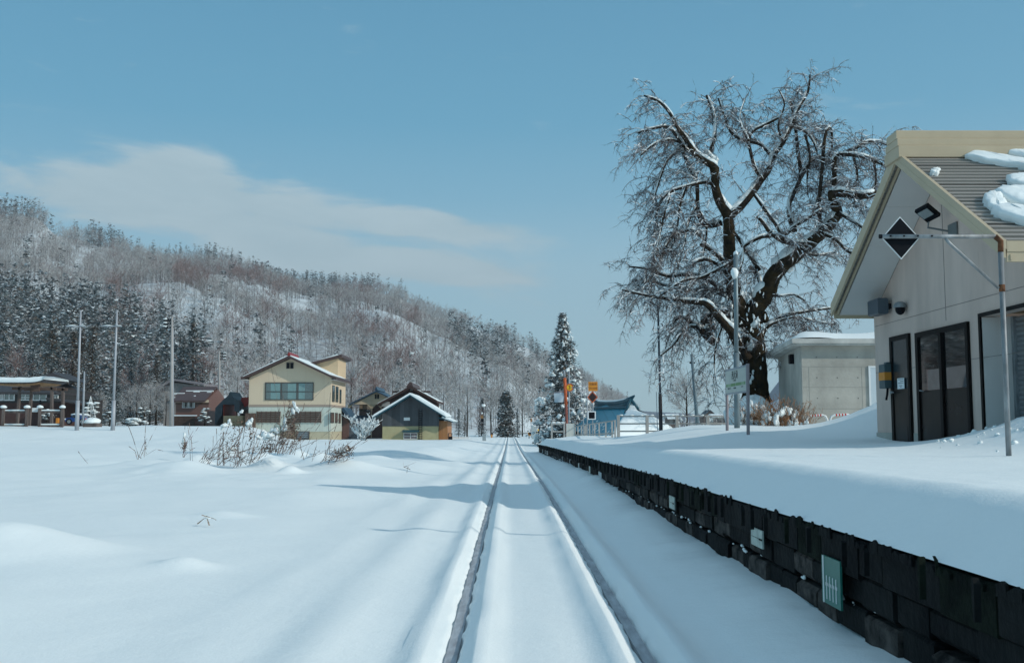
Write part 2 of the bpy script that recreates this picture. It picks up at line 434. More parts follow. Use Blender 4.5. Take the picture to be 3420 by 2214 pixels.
def ground(x, y):
    x = np.asarray(x, dtype=float); y = np.asarray(y, dtype=float)
    t = TRK(y)
    # open field left of the line
    fld = -1.13 + (np.interp(y, [0, 40, 100, 160, 400], [0, -.05, -.30, -.75, -1.0]))
    az_ = x / np.maximum(y, 1)
    left = S((-.205 - az_) / .055)
    bank = S((y - 70) / 17) * left
    fld = fld * (1 - bank) + (-.16 + .0 * y) * bank
    a = S((-x - 1.3) / 3.0)
    z = t * (1 - a) + fld * a
    # right of the line beyond the platform, low ground
    r = S((x - 3) / 5) * S((y - 66) / 10)
    z = z * (1 - r) + (-1.75) * r
    # bank of snow against the platform wall
    wb = S((x - 0.95) / .9) * (y < PEND + .5)
    z = z + wb * (WSN(y) - TRK(y)) * 1.0 + wb * .10 * fbm(x * 1.1, y * 1.6, 3) * S((x - 1.1) / .5)
    # undulation and ploughed streaks along the line
    off = S((-x - .9) / 1.2)
    z = z + off * (.15 * fbm(x * .21, y * .19, 11, 4) * np.clip(y / 12, .6, 2.2) + .012 * fbm(x * 2.2, y * .25, 5, 3))
    z = z + .018 * fbm(x * 5, y * .35, 8, 3) * S((3.2 - np.abs(x)) / 2)
    z = z + .045 * np.exp(-((x + 1.05 + .10 * fbm(x * 0, y * .12, 14, 2)) / .22) ** 2) * (.5 + vnoise(x * 2, y * .5, 15)) + .022 * np.exp(-((x + 1.75) / .3) ** 2) * (.4 + vnoise(x * 2, y * .4, 16))
    z = z + S((-x - 2) / 2) * .07 * fbm(x * .42, y * .36, 17, 4) * np.clip(y / 20, .5, 1.4)
    for mx, my, rx, ry, h in MOUNDS:
        d2 = ((x - mx) / rx) ** 2 + ((y - my) / ry) ** 2
        n_ = 1 + .5 * vnoise((x - mx) / rx * 1.7 + mx, (y - my) / ry * 1.7 + my, 21)
        z = z + h * np.exp(-d2 * n_)
    z = z + .10 * fbm(x * 1.5, y * 1.0, 31, 4) * S((y - 18) / 6) * S((40 - y) / 6) * S((-x - 3) / 2)
    z = z + .007 * fbm(x * 3.1, y * 3.1, 51, 3) * (y < 30) + .028 * fbm(x * 1.1, y * .9, 52, 3) * S((-x - 1.2) / 1.5) * (y < 60)
    # flangeway groove either side of each rail head (snow packed level with the rail top)
    for rx_ in RX:
        d = np.abs(x - rx_)
        z = z + .045 * np.exp(-((d - .16) / .08) ** 2) * (1 + .8 * vnoise(x * 9, y * 1.3, 9))
        dep = .055 * S((.056 - d + .030 * (vnoise(x * 25, y * 7.0, 19) - .5)) / .024) * (.8 + .4 * vnoise(x * 4, y * 2.2, 18)) * (y < 230)
        z = z - dep
    return z

def plat(x, y):
    x = np.asarray(x, dtype=float); y = np.asarray(y, dtype=float)
    s = x - EX
    e = EDG(y)
    th = np.interp(y, [4, 20, 40, 64], [.28, .30, .33, .36])
    u_ = np.clip((s + .045) / .40, 0, 1.6); f_ = np.where(u_ < .7, u_, .7 + .3 * (1 - np.clip(1 - (u_ - .7) / .6, 0, 1) ** 2))
    z = e + .005 + th * f_ + .012 * fbm(x * 3, y * 2.2, 46, 3) * S(s / .1)
    z = z + (TGT(y) - (e + th)) * S((s - .40) / 3.0)
    z = z + .05 * fbm(x * .5, y * .35, 41, 4) * S(s / 1.2) + .010 * fbm(x * 5, y * 5, 42, 3) * S(s / .3)
    # piles: slid off the roof by the shutter, behind the far corner, round the name board and hedge
    def g(cx, cy, rx, ry, h, rough=.0):
        d2 = ((x - cx) / rx) ** 2 + ((y - cy) / ry) ** 2
        return h * np.exp(-d2) * (1 + rough * fbm(x * 6, y * 6, 44, 4))
    z = z + g(7.35, 11.2, 1.25, 3.4, .82, .25) + g(8.8, 21.9, 1.5, 1.25, .85, .1) + g(7.2, 23.2, 2.4, 1.6, .16)
    z = z + g(6.1, 28, 2.6, 1.8, .10) + g(5.0, 21.4, .8, 1.0, .05) + g(3.3, 50, 1.2, 3.0, .12)
    end = S((y - (PEND - .5)) / .5)
    z = z - .30 * end
    return z

# ------------------------------------------------------------------ ground sheet
def grid_mesh(name, xs, ys, fn, m, smooth=True):
    X, Y = np.meshgrid(xs, ys); Z = fn(X, Y)
    v = np.stack([X.ravel(), Y.ravel(), Z.ravel()], 1)
    nx, ny = len(xs), len(ys)
    i = (np.arange(ny - 1)[:, None] * nx + np.arange(nx - 1)[None, :]).ravel()
    f = np.stack([i, i + 1, i + nx + 1, i + nx], 1)
    return np_mesh(name, v, f, m, smooth=smooth)
def seg(*parts):
    out_ = []
    for a, b, st in parts: out_.append(np.arange(a, b, st))
    return np.unique(np.round(np.concatenate(out_), 4))
gx = seg((-6000, -400, 400), (-400, -170, 20), (-170, -42, 2.0), (-42, -9, .4), (-9, -2, .12), (-2, -.46, .07), (-.46, -.18, .018), (-.18, .6, .07),
         (.60, .90, .018), (.9, 2.2, .05), (2.2, 8, .5), (8, 170, 3), (170, 400, 20), (400, 6001, 400))
ys_ = [-40, -30, -20, -10, -4, 0, 1.5]; y = 2.5
while y < 240: ys_.append(y); y += max(.06, .0052 * y)
ys_ += list(np.arange(245, 600, 15)) + list(np.arange(600, 9000, 400))
g_ = grid_mesh('snow_ground', gx, np.array(ys_), ground, SNOW)
tag(g_, kind='structure')

px_ = seg((EX - .045, EX + .8, .035), (EX + .8, 5, .09), (5, 10, .14), (10, 20, .5), (20, 62, 3)); py_ = []
y = -12.0
while y < PEND + .3: py_.append(y); y += max(.06, .005 * y)
pl = grid_mesh('platform', px_, np.array(py_ + [PEND + .3]), lambda x, y: np.where(x > 12, np.minimum(plat(x, y), -.2), plat(x, y)), SNOW)
tag(pl, kind='structure')
# far end face of the snow on the platform
ry = random.Random(5)

# ------------------------------------------------------------------ railway line
track = thing('railway_track', (.2145, 9, -1.3), 'single railway line with two dark steel rails showing through packed snow', 'railway track')
for rx_ in RX:
    mb = MB(o=track.location)
    ys2 = np.concatenate([np.arange(-30, 60, 1.0), np.arange(60, 215, 4)])
    prev = None
    prof = [(-.033, 0), (.033, 0), (.033, -.045), (.009, -.06), (.009, -.13), (-.009, -.13), (-.009, -.06), (-.033, -.045)]
    for yy in ys2:
        z0 = float(TRK(yy)) - .014
        ring = [mb.p(rx_ + a, yy, z0 + b) for a, b in prof]
        if prev:
            for k in range(8): mb.face([prev[k], prev[(k + 1) % 8], ring[(k + 1) % 8], ring[k]])
        prev = ring
    mb.build('rail', RAIL, track)

# ------------------------------------------------------------------ platform wall
pw = thing('platform_wall', (EX, 4, -1.2), 'dark wet stone platform wall with ragged coping under the snow', 'platform wall')
mb = MB(o=pw.location); y = -10.0; r = random.Random(11)
while y < PEND:
    L = r.choice([.3, .42, .6, .8]) * r.uniform(.8, 1.15) * (1 if y < 30 else 1.6); y2 = min(y + L, PEND)
    e = float(EDG((y + y2) / 2)); mb.cur = 0 if r.random() < .75 else 1
    o_ = r.uniform(-.02, .025)
    mb.box(EX - .042 + o_ * .3, EX + .25, y, y2 - r.uniform(.004, .02), e - .20 + r.uniform(-.02, .01), e - .012, bev=.008)
    ty = y
    while ty < y2:
        tw_ = r.uniform(.04, .12) * (1 if y < 30 else 2); t2 = min(ty + tw_, y2)
        if r.random() < .72:
            tz = e + r.choice([-.02, -.01, .0, .008, .015, .024]) + r.uniform(-.008, .008)
            mb.prism([(EX - .058, ty, e - .05), (EX - .058, t2, e - .05), (EX - .058, t2 - .004, tz - r.uniform(.005, .03)), (EX - .058, ty + tw_ * r.uniform(.35, .6), tz), (EX - .058, ty + .004, tz - r.uniform(.005, .03))], (.012, 0, 0))
        ty = t2
    mb.prism([(EX - .128, ty, e - .15), (EX - .128, y2 - .01, e - .15), (EX - .128, y2 - .015, tz - r.uniform(0, .03)), (EX - .128, (ty + y2) / 2, tz), (EX - .128, ty + .01, tz - r.uniform(0, .03))], (.026, 0, 0))
    y = y2
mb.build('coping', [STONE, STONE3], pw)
mb = MB(o=pw.location)
for row in range(5):
    y = -10.0 + r.uniform(0, .3)
    while y < PEND:
        L = r.uniform(.22, .55) * (1 if y < 30 else 1.5); y2 = min(y + L, PEND); e = float(EDG((y + y2) / 2)); z1 = e - .205 - row * .17
        mb.cur = 1 if r.random() < (.5 if row in (0, 1) else .25) else 0
        mb.box(EX + r.uniform(-.02, .012), EX + .3, y, y2 - r.uniform(.006, .03), z1 - .163 + r.uniform(-.01, .02), z1 + r.uniform(-.02, .01), bev=r.uniform(.012, .03))
        y = y2
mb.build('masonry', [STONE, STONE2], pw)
mb = MB(o=pw.location)      # flecks of snow caught on ledges
for k in range(260):
    yy = r.uniform(3.5, 45); e = float(EDG(yy)); row = r.choice([0, 0, 1, 1, 2, 3]); zz = e - .205 - row * .17 + r.uniform(-.01, .02)
    s_ = r.uniform(.008, .026); mb.blob((EX + r.uniform(-.005, .012), yy, zz), s_ * .6, s_ * r.uniform(1, 2.6), s_ * .5, k, 6, 4, .3)
mb.build('snow_fleck', SNOW, pw, True)
mb = MB(o=pw.location)      # snow packed in open joints at the far end
for yy, h in [(57.5, .30), (53.2, .44), (51.0, .40), (50.2, .2), (36, .18), (31.5, .20), (27.5, .24), (21.2, .22), (20.8, .12)]:
    e = float(EDG(yy)); d = .10 if yy > 40 else .06
    mb.box(EX - .012, EX + .02, yy, yy + d * 2.2, e - .22 - h, e - .22, bev=.006)
mb.build('snow_in_joints', SNOW, pw)
mb = MB(o=pw.location)      # end corner post and end wall
e = float(EDG(PEND))
mb.box(EX - .04, EX + 3.5, PEND, PEND + .22, e - .75, e - .02, bev=.02)
mb.build('end_wall', CONC, pw)

def Yon(px, py, X):
    d = px_dir(px, py); return X * d.y / d.x
def Zon(px, py, X):
    d = px_dir(px, py); return X * d.z / d.x
def text_mesh(name, s, size, m, parent, loc, rot, extr=.002, sx=1.0):
    cu = bpy.data.curves.new(name, 'FONT'); cu.body = s; cu.size = size; cu.extrude = extr
    cu.align_x = 'CENTER'; cu.align_y = 'CENTER'
    t = bpy.data.objects.new(name + '_tmp', cu); COL.objects.link(t)
    dg = bpy.context.evaluated_depsgraph_get(); dg.update()
    me = bpy.data.meshes.new_from_object(t.evaluated_get(dg))
    bpy.data.objects.remove(t, do_unlink=True)
    me.materials.clear(); me.materials.append(m)
    o = bpy.data.objects.new(name, me); COL.objects.link(o)
    o.location = Vector(loc) - (parent.location if parent else Vector()); o.rotation_euler = rot; o.scale = (sx, 1, 1)
    if parent: o.parent = parent
    return o
FACE_CAM = (math.pi / 2, 0, 0)         # text reading towards -Y
FACE_TRACK = (math.pi / 2, 0, -math.pi / 2)   # text on a face looking towards -X

# plates on the platform wall
def wall_plate(px0, px1, py_top, h, m, label, marks=None, notch=False):
    y1, y0 = EX * F / (px0 - 1702), EX * F / (px1 - 1702)
    z1 = -(py_top - 1420) * y1 / F; X = EX - .058
    t = thing('wall_plate', (X, y0, z1 - h), label, 'sign plate', 'small plates on the platform wall')
    mb = MB(o=t.location); mb.box(X - .012, X, y0, y1, z1 - h, z1)
    mb.build('plate', m, t)
    if notch:
        mb = MB(o=t.location)
        mb.box(X - .016, X - .0125, y0, y0 + .09, z1 - h * .56, z1 - h * .47)
        mb.box(X - .016, X - .0125, y0 + .11, y1 - .02, z1 - h * .5, z1 - h * .49)
        mb.build('mark', STONE, t)
    if marks:
        mb = MB(o=t.location); mb.box(X - .016, X - .0125, y1 - .045, y1 - .03, z1 - h, z1)
        for k in range(marks):
            yy = y1 - .08 - k * .055
            mb.box(X - .016, X - .0125, yy - .03, yy, z1 - h * .62, z1 - h * .55)
            mb.box(X - .016, X - .0125, yy - .018, yy - .010, z1 - h * .9, z1 - h * .4)
        mb.build('lettering', WHITEP, t)
    return t
PLG = mat('dulled_white_plate', (.38, .46, .42), .5, var=.25, vscale=12)
PLT = mat('green_plate', (.02, .15, .12), .4, var=.1)
wall_plate(2529, 2567, 1752, .125, PLG, 'dulled white plate with a notched mark on the platform wall', notch=True)
wall_plate(2768, 2830, 1842, .26, PLT, 'large green plate with white lettering on the platform wall', marks=4)
wall_plate(2250, 2267, 1650, .135, PLG, 'small pale plate on the platform wall, second from the camera among the pale ones', notch=True)
wall_plate(1975, 1979, 1550, .2, PLG, 'tiny pale plate far along the platform wall')

# ------------------------------------------------------------------ station building
XO, XW = 6.4, 7.2
YNe, ZNe = Yon(3350, 783, XO), Zon(3350, 783, XO)        # near eave, rake bottom
YFe, ZFe = Yon(2781, 1040, XO), Zon(2781, 1040, XO)      # far eave
YAp, ZAp = Yon(2985, 515, XO), Zon(2985, 515, XO)        # apex of roof surface
ZE = (ZNe + ZFe) / 2
half = (YFe - YNe) / 2; YM = (YFe + YNe) / 2
slope = (ZAp - ZE) / half
XB = XO + 9.5
st = thing('station_building', (XW, YM, -.4), 'taupe panelled station building with grey ribbed gable roof on the platform', 'station building')
O = st.location
YWF = Yon(2920, 1100, XW); YWN = YNe + (YFe - YWF)
def zroof(y): return ZAp - abs(y - YM) * slope
YD1a, YD1b = Yon(2977, 1127, XW), Yon(3041, 1113, XW)
YD2a, YD2b = Yon(3063, 1113, XW), Yon(3238, 1074, XW)
YSH = Yon(3276, 1058, XW); ZSH = Zon(3276, 1058, XW)
ZD = Zon(3063, 1113, XW)
zb = -1.3; und = .20
mb = MB(o=O)   # gable wall, with the recess of the shutter left open
def wallpiece(y0, y1, z0, T=.22):
    ysn = [y0] + ([YM] if y0 < YM < y1 else []) + [y1]
    pts = [(XW, y0, z0), (XW, y1, z0)] + [(XW, q, zroof(q) - und) for q in ysn[::-1]]
    mb.prism(pts, (T, 0, 0))
wallpiece(YSH, YWF, zb); wallpiece(YWN, YSH - .003, ZSH)
mb.box(XW, XW + .22, YWN, YWN + .55, zb, ZSH - .003)
mb.box(XW + .223, XB - .4, YWF - .2, YWF, zb, zroof(YWF) - und)        # far wall
mb.box(XW + .223, XB - .4, YWN, YWN + .2, zb, zroof(YWN) - und)       # near wall
mb.build('wall', TAUPE, st)
mb = MB(o=O)   # panel joints
seam = mat('panel_joint', (.20, .175, .16), .8)
for px in (3150,):
    ya = Yon(px, 800, XW); mb.box(XW - .004, XW + .01, ya, ya + .012, ZD + .1, zroof(ya) - und - .02)
for z in (1.02, 1.93):
    mb.box(XW - .004, XW + .01, YWN + .1, YWF - .02, z, z + .008)
mb.build('panel_joint', seam, st)
mb = MB(o=O); mb.box(XW - .02, XW + .01, YD1a + .02, YWF + .01, -.8, Zon(2940, 1444, XW)); mb.box(XW - .02, XW + .01, YD2a + .03, YD1b - .03, -.8, Zon(2940, 1444, XW))
mb.build('plinth', CONC, st)
# roof: two ribbed slopes, ridge hood, barge boards, eave fascias, soffits
rf = MB(o=O)
for sgn in (-1, 1):
    ye = YM + sgn * half; TH = .10
    n = Vector((0, sgn * slope, 1)).normalized()
    a, b = Vector((XO + .02, YM, ZAp - .01)), Vector((XO + .02, ye, ZE))
    rf.prism([a, b, b - Vector((0, 0, TH)), a - Vector((0, 0, TH))], (XB - XO, 0, 0))
    # raised courses, each a thin stepped board running along the eaves
    m_ = 26
    for k in range(m_):
        t0, t1 = k / m_, (k + .93) / m_
        p0, p1 = a.lerp(b, t0), a.lerp(b, t1)
        rf.prism([p0 + n * .004, p1 + n * .004, p1 + n * .040, p0 + n * .012], (XB - XO - .01, 0, 0))
roof = rf.build('roof', ROOFR, st)
mb = MB(o=O)
for k, (hw, z0, z1) in enumerate([(.32, -.14, .06), (.27, .06, .19), (.22, .19, .34)]):
    mb.box(XO - .07 + k * .004, XB + .02, YM - hw, YM + hw, ZAp + z0 - .02, ZAp + z1 - .024, bev=.01)
ro = mb.build('ridge_hood', CREAM, st)
mb = MB(o=O)
for sgn in (-1, 1):
    ye = YM + sgn * (half + .03)
    a, b = Vector((XO - .03, YM, ZAp + .05)), Vector((XO - .03, ye, ZE + .03))
    for d0, d1, xo in ((0, .12, 0), (.12, .235, .025)):
        mb.prism([a - Vector((0, 0, d0)), b - Vector((0, 0, d0)), b - Vector((0, 0, d1 - .003)), a - Vector((0, 0, d1 - .003))], (.055 - xo * .5, 0, 0) if not xo else (.04, 0, 0))
    # soffit-side inner board
    a2 = a + Vector((.10, 0, -.19)); b2 = b + Vector((.10, 0, -.19))
    mb.prism([a2, b2, b2 - Vector((0, 0, .07)), a2 - Vector((0, 0, .07))], (.03, 0, 0))
mb.build('barge_board', CREAM, st)
mb = MB(o=O)
for sgn in (-1, 1):
    ye = YM + sgn * (half + .03)
    y0, y1 = sorted((ye, ye - sgn * .05))
    mb.box(XO + .03, XB, y0, y1, ZE - .12, ZE + .02); mb.box(XO + .03, XB, y0 + .012, y1 + .012, ZE - .25, ZE - .1203)
    mb.build('eave_fascia', CREAM, st); mb = MB(o=O)
sof = MB(o=O)
for sgn in (-1, 1):
    ye = YM + sgn * half
    a, b = Vector((XO + .13, YM, ZAp - .17)), Vector((XO + .13, ye, ZE - .17))
    m_ = 4
    for k in range(m_):
        p0, p1 = a.lerp(b, k / m_), a.lerp(b, (k + .994) / m_)
        sof.prism([p0, p1, p1 - Vector((0, 0, .02)), p0 - Vector((0, 0, .02))], (XW - XO - .132, 0, 0))
sof.build('soffit', SOFFIT, st)
# single door
def door(y0, y1, top, panes, name):
    """frame proud of the wall; y0 near, y1 far"""
    z0 = -.72; fr = MB(o=O)
    fw = .085
    fr.box(XW - .05, XW + .02, y0, y0 + fw, z0, top); fr.box(XW - .05, XW + .02, y1 - fw * 1.3, y1, z0, top)
    fr.box(XW - .05, XW + .02, y0 + fw, y1 - fw * 1.3, top - fw, top)
    return fr
fr = door(YD1b, YD1a, Zon(2977, 1127, XW), 1, 'door')
d1 = fr.build('door', BLACKF, st)
ym0, ym1 = YD1b + .085, YD1a - .12; zt = Zon(2977, 1127, XW) - .085; zg = Zon(3010, 1298, XW)
mb = MB(o=O); mb.box(XW - .03, XW + .01, ym0, ym1, zg, zt); mb.build('door_glass', GLASSB, d1)
mb = MB(o=O); mb.box(XW - .034, XW + .01, ym0, ym1, -.72, zg - .003)
mb.box(XW - .040, XW - .0343, ym0 + .10, ym1 - .12, -.30, -.02); mb.build('kick_panel', STEELDARK, d1)
mb = MB(o=O); zh = Zon(2990, 1310, XW)
mb.tube([(XW - .05, ym1 - .02, zh), (XW - .11, ym1 - .02, zh)], .018, 8); mb.tube([(XW - .10, ym1 - .02, zh), (XW - .10, ym1 - .17, zh - .01)], [.016, .011], 8)
mb.blob((XW - .06, ym1 + .06, zh), .03, .03, .03, 1, 8, 5, .02)
mb.build('door_handle', GALV, d1, True)
# double door
top2 = Zon(3063, 1113, XW)
fr = door(YD2b, YD2a, top2, 2, 'double_door'); ymid = Yon(3147, 1100, XW)
fr.box(XW - .06, XW + .02, ymid - .05, ymid + .05, -.72, top2 - .087)
d2 = fr.build('double_door', BLACKF, st)
zg2 = Zon(3200, 1295, XW)
for a, b in ((YD2b + .085, ymid - .05), (ymid + .05, YD2a - .11)):
    mb = MB(o=O); mb.box(XW - .02, XW + .01, a, b, zg2, top2 - .087); mb.build('door_glass', GLASSD, d2)
    mb = MB(o=O); mb.box(XW - .024, XW + .01, a, b, -.72, zg2 - .003); mb.build('kick_panel', STEELDARK, d2)
mb = MB(o=O); zh = Zon(3096, 1303, XW); mb.tube([(XW - .07, YD2a - .2, zh), (XW - .07, YD2a - .36, zh - .02)], .012, 8); mb.build('door_handle', GALV, d2, True)
# shutter recess
mb = MB(o=O); mb.box(XW - .03, XW + .0, YSH - .02, YSH + .045, zb, ZSH + .05); mb.box(XW - .03, XW + .0, YWN + .5, YSH - .023, ZSH - .005, ZSH + .05)
sf = mb.build('shutter_frame', BLACKF, st)
mb = MB(o=O); mb.box(XW + .223, XW + .60, YSH - .02, YSH + .10, zb, ZSH); mb.box(XW + .004, XW + .222, YSH - .021, YSH - .006, zb, ZSH - .01)
mb.build('reveal', SOFFIT, st)
mb = MB(o=O); z = -.9
while z < ZSH - .02:
    mb.prism([(XW + .50, YWN + .55, z), (XW + .475, YWN + .55, z + .035), (XW + .50, YWN + .55, z + .068), (XW + .53, YWN + .55, z + .068), (XW + .53, YWN + .55, z)], (0, YSH - .03 - YWN - .55, 0)); z += .075
mb.build('roller_shutter', SHUT, st)
mb = MB(o=O); mb.box(XW + .44, XW + .60, YSH - .10, YSH - .021, zb, ZSH); mb.build('shutter_guide', GALV, st)

# things fixed to the station wall
def wbox(name, label, cat, px0, px1, py0, py1, depth, m, Xf=None):
    X = XW - depth; ya, yb = Yon(px0, (py0 + py1) / 2, X), Yon(px1, (py0 + py1) / 2, X)
    z1, z0 = Zon(px0, py0, X), Zon(px0, py1, X)
    t = thing(name, (XW, (ya + yb) / 2, z0), label, cat)
    return t, X, yb, ya, z0, z1
t, X, y0, y1, z0, z1 = wbox('intercom_box', 'grey intercom box with orange band hung beside the single door', 'intercom', 2936, 2955, 1218, 1298, .17, None)
mb = MB(o=t.location); mb.box(X, XW - .002, y0, y1, z0, z1, bev=.01)
mb.box(X + .05, XW - .05, y0 + .04, y0 + .16, z1, z1 + .035); mb.build('casing', mat('blue_grey_casing', (.06, .10, .11), .5), t)
zc0 = z0 + (z1 - z0) * .33; zc1 = z0 + (z1 - z0) * .66
mb = MB(o=t.location); mb.box(X - .006, XW - .003, y0 - .006, y1 + .006, zc0, zc1); mb.build('orange_band', ORANGE, t)
mb = MB(o=t.location); mb.tube([(XW - .1, y0 + .06, z0), (XW - .1, y0 + .1, z0 - .13), (XW - .09, y0 + .17, z0 - .19), (XW - .09, y0 + .17, z0 - .22)], .022, 8); mb.build('hanging_cord', BLACK, t, True)
t, X, y0, y1, z0, z1 = wbox('loudspeaker', 'dark box loudspeaker under the far eave corner of the station wall', 'loudspeaker', 2898, 2932, 1006, 1058, .28, None)
mb = MB(o=t.location); mb.box(X, XW - .08, y0, y1, z0, z1, bev=.02); mb.build('casing', mat('speaker_casing', (.07, .09, .11), .5), t)
mb = MB(o=t.location); mb.box(XW - .079, XW - .002, y0 + .05, y1 - .05, z0 + .1, z1 - .1); mb.build('bracket', BLACK, t)
yb = Yon(3008, 1027, XW - .1); zb_ = Zon(3008, 1030, XW - .1)
t = thing('bulkhead_lamp', (XW, yb, zb_), 'round hooded wall lamp above the single door of the station', 'wall lamp')
mb = MB(o=t.location); mb.blob((XW - .11, yb, zb_ + .03), .12, .11, .10, 3, 12, 8, .0, flat=.2); mb.build('hood', GALV, t, True)
mb = MB(o=t.location); mb.blob((XW - .11, yb, zb_ - .02), .09, .08, .10, 4, 12, 8, .0); mb.build('lens', BLACK, t, True)
# floodlight under the near rake
q = Vector((XW - .35, Yon(3100, 720, XW - .35), Zon(3100, 712, XW - .35)))
t = thing('floodlight', q, 'black square floodlight on a bracket high under the station gable', 'floodlight')
Mx = Matrix.Translation(q) @ Euler((math.radians(-18), math.radians(32), math.radians(20))).to_matrix().to_4x4()
mb = MB(M=Mx, o=q); mb.box(-.16, .14, -.13, .13, -.055, .05, bev=.02); mb.build('lamp_head', BLACK, t)
mb = MB(M=Mx, o=q); mb.box(-.13, .03, -.10, .10, -.063, -.056); mb.build('lens', glass_mat('lamp_lens', (.25, .26, .24), .2), t)
mb = MB(o=q); mb.tube([q + Vector((.05, .08, -.03)), q + Vector((.03, .10, -.22)), q + Vector((.35, .02, -.30))], .018, 6)
mb.box(XW - .03, XW - .003, q.y - .30, q.y + .02, q.z - .42, q.z - .20); mb.build('bracket', mat('bracket_grey', (.16, .18, .18), .5, .4), t)
# notice sheet on the single door
ya, yb = Yon(2998, 1280, XW - .05), Yon(3021, 1280, XW - .05); z1, z0 = Zon(3005, 1263, XW - .05), Zon(3005, 1299, XW - .05)
t = thing('notice_sheet', (XW - .053, (ya + yb) / 2, z0), 'white printed notice taped to the single door', 'notice')
mb = MB(o=t.location); mb.box(XW - .056, XW - .052, yb, ya, z0, z1); mb.build('paper', WHITEP, t)
mb = MB(o=t.location)
for k, (f0, f1) in enumerate([(.12, .88), (.10, .6), (.12, .88), (.3, .7), (.4, .6)]):
    zz = z1 - (z1 - z0) * (.14, .32, .48, .72, .86)[k]; L = ya - yb
    mb.box(XW - .058, XW - .0565, yb + L * f0, yb + L * f1, zz, zz + .010)
mb.build('printed_lines', mat('print_ink', (.10, .12, .14), .7), t)

# snow left on the roof: irregular slabs and clods lying on the near slope
def roof_pt(px, py):
    d = px_dir(px, py)      # intersect the ray with the near roof plane  z = ZAp - (YM - y)*slope
    k = (ZAp - YM * slope + .045) / (d.z - d.y * slope)
    return d * k
def roof_snow(outline, th, label, seed):
    pts = [roof_pt(*q) for q in outline]; r = random.Random(seed)
    c = sum(pts, Vector()) / len(pts); th *= .75; t = thing('roof_snow', c, label, 'snow slab', 'snow left on the station roof')
    n = Vector((0, -slope, 1)).normalized(); rings = []
    dens = []
    for i, p_ in enumerate(pts):
        q2 = pts[(i + 1) % len(pts)]
        for k in range(4): dens.append(p_.lerp(q2, k / 4))
    mb = MB(o=c)
    for inset, h in ((0, -.02), (-.02, th * .45), (.05, th * .85), (.16, th), (.5, th * 1.04)):
        rings.append([mb.p(p_.lerp(c, inset) + n * (h + r.uniform(-.012, .012)) + Vector((r.uniform(-.02, .02), r.uniform(-.015, .015), 0))) for p_ in dens])
    for a, b in zip(rings, rings[1:]):
        for i in range(len(a)): mb.face([a[i], a[(i + 1) % len(a)], b[(i + 1) % len(a)], b[i]])
    cc = mb.p(c + n * th * 1.05)
    for i in range(len(dens)): mb.face([rings[-1][i], rings[-1][(i + 1) % len(dens)], cc])
    mb.build('snow', SNOW, t, True)
roof_snow([(3222, 528), (3245, 514), (3300, 522), (3420, 545), (3520, 560), (3520, 590), (3400, 560), (3290, 545)], .12, 'long wedge of snow lying below the ridge of the station roof', 1)
roof_snow([(3282, 502), (3330, 492), (3420, 490), (3540, 492), (3540, 552), (3440, 535), (3330, 514)], .14, 'broad snow slab nearest the ridge of the station roof', 2)
roof_snow([(3358, 600), (3400, 594), (3520, 594), (3520, 628), (3400, 624), (3368, 616)], .13, 'thick snow slab at mid slope on the right of the station roof', 3)
roof_snow([(3106, 578), (3112, 571), (3134, 570), (3138, 578), (3128, 584), (3110, 584)], .07, 'small lone snow clod near the barge board of the station roof', 4)
roof_snow([(3280, 665), (3300, 655), (3335, 660), (3360, 690), (3350, 715), (3300, 700)], .13, 'lumpy snow clod low on the station roof, left of its neighbours', 5)
roof_snow([(3318, 648), (3345, 638), (3420, 640), (3520, 650), (3520, 700), (3400, 690), (3350, 672)], .15, 'wide lumpy snow clump above the eave of the station roof', 6)
roof_snow([(3312, 712), (3345, 700), (3420, 712), (3520, 720), (3520, 770), (3410, 750), (3335, 728)], .16, 'lowest lumpy snow mass hanging over the station eave', 7)

mb = MB(); rc_ = random.Random(61)
for k in range(110):
    x, y = (rc_.gauss(6.3, .5), rc_.uniform(8.8, 14.2)) if k < 110 else (rc_.gauss(7.4, .6), rc_.uniform(20.6, 22.5))
    if x > XW - .1 and y < 20.3: continue
    s_ = rc_.choice([.010, .016, .024, .034]) * rc_.uniform(.7, 1.2); mb.blob((x, y, float(plat(x, y)) + s_ * .3), s_ * 1.2, s_, s_ * .8, k, 7, 5, .3)
clods = mb.build('snow_crumbs', SNOW, None, True); tag(clods, 'crumbled bits of snow scattered on the piles beside the station walls', 'snow crumbs', kind='stuff')

# ------------------------------------------------------------------ diamond sign on its pipe bracket
YP = 10.0
P0, P1, P2 = at(3369, 1527, YP), at(3340, 790, YP), at(2938, 790, YP)
t = thing('bracket_post', P0, 'rusty galvanised pipe post with horizontal arm and diagonal brace on the platform', 'sign post')
Rp = .0255
mb = MB(o=P0); mb.tube([P0 + Vector((0, 0, -.4)), P0.lerp(P1, .93)], Rp, 12); mb.tube([P1 + Vector((-.05, 0, 0)), P2], Rp * .85, 12)
mb.build('pipe', GALV, t, True)
mb = MB(o=P0); mb.tube([P0.lerp(P1, .928), P1 + Vector((.004, 0, -.05)), P1 + Vector((-.05, 0, 0))], Rp * 1.06, 12)
c_ = P0.lerp(P1, .76); mb.tube([c_ + Vector((0, 0, -.03)), c_ + Vector((0, 0, .04))], Rp * 1.12, 12)
mb.build('rusty_elbow', RUST, t, True)
mb = MB(o=P0); mb.tube([at(3158, 796, YP), at(3170, 812, YP), at(3335, 962, YP)], .017, 8); mb.build('brace', GALV, t, True)
mb = MB(o=P0); mb.tube([P2 + Vector((-.004, 0, 0)), P2 + Vector((.02, 0, 0))], Rp * .9, 12)
for px in (2971, 3016, 3062, 3109): 
    q = at(px, 790, YP); mb.box(q.x - .008, q.x + .008, q.y - Rp - .006, q.y, q.z - .008, q.z + .008)
mb.build('bolt', BLACK, t)
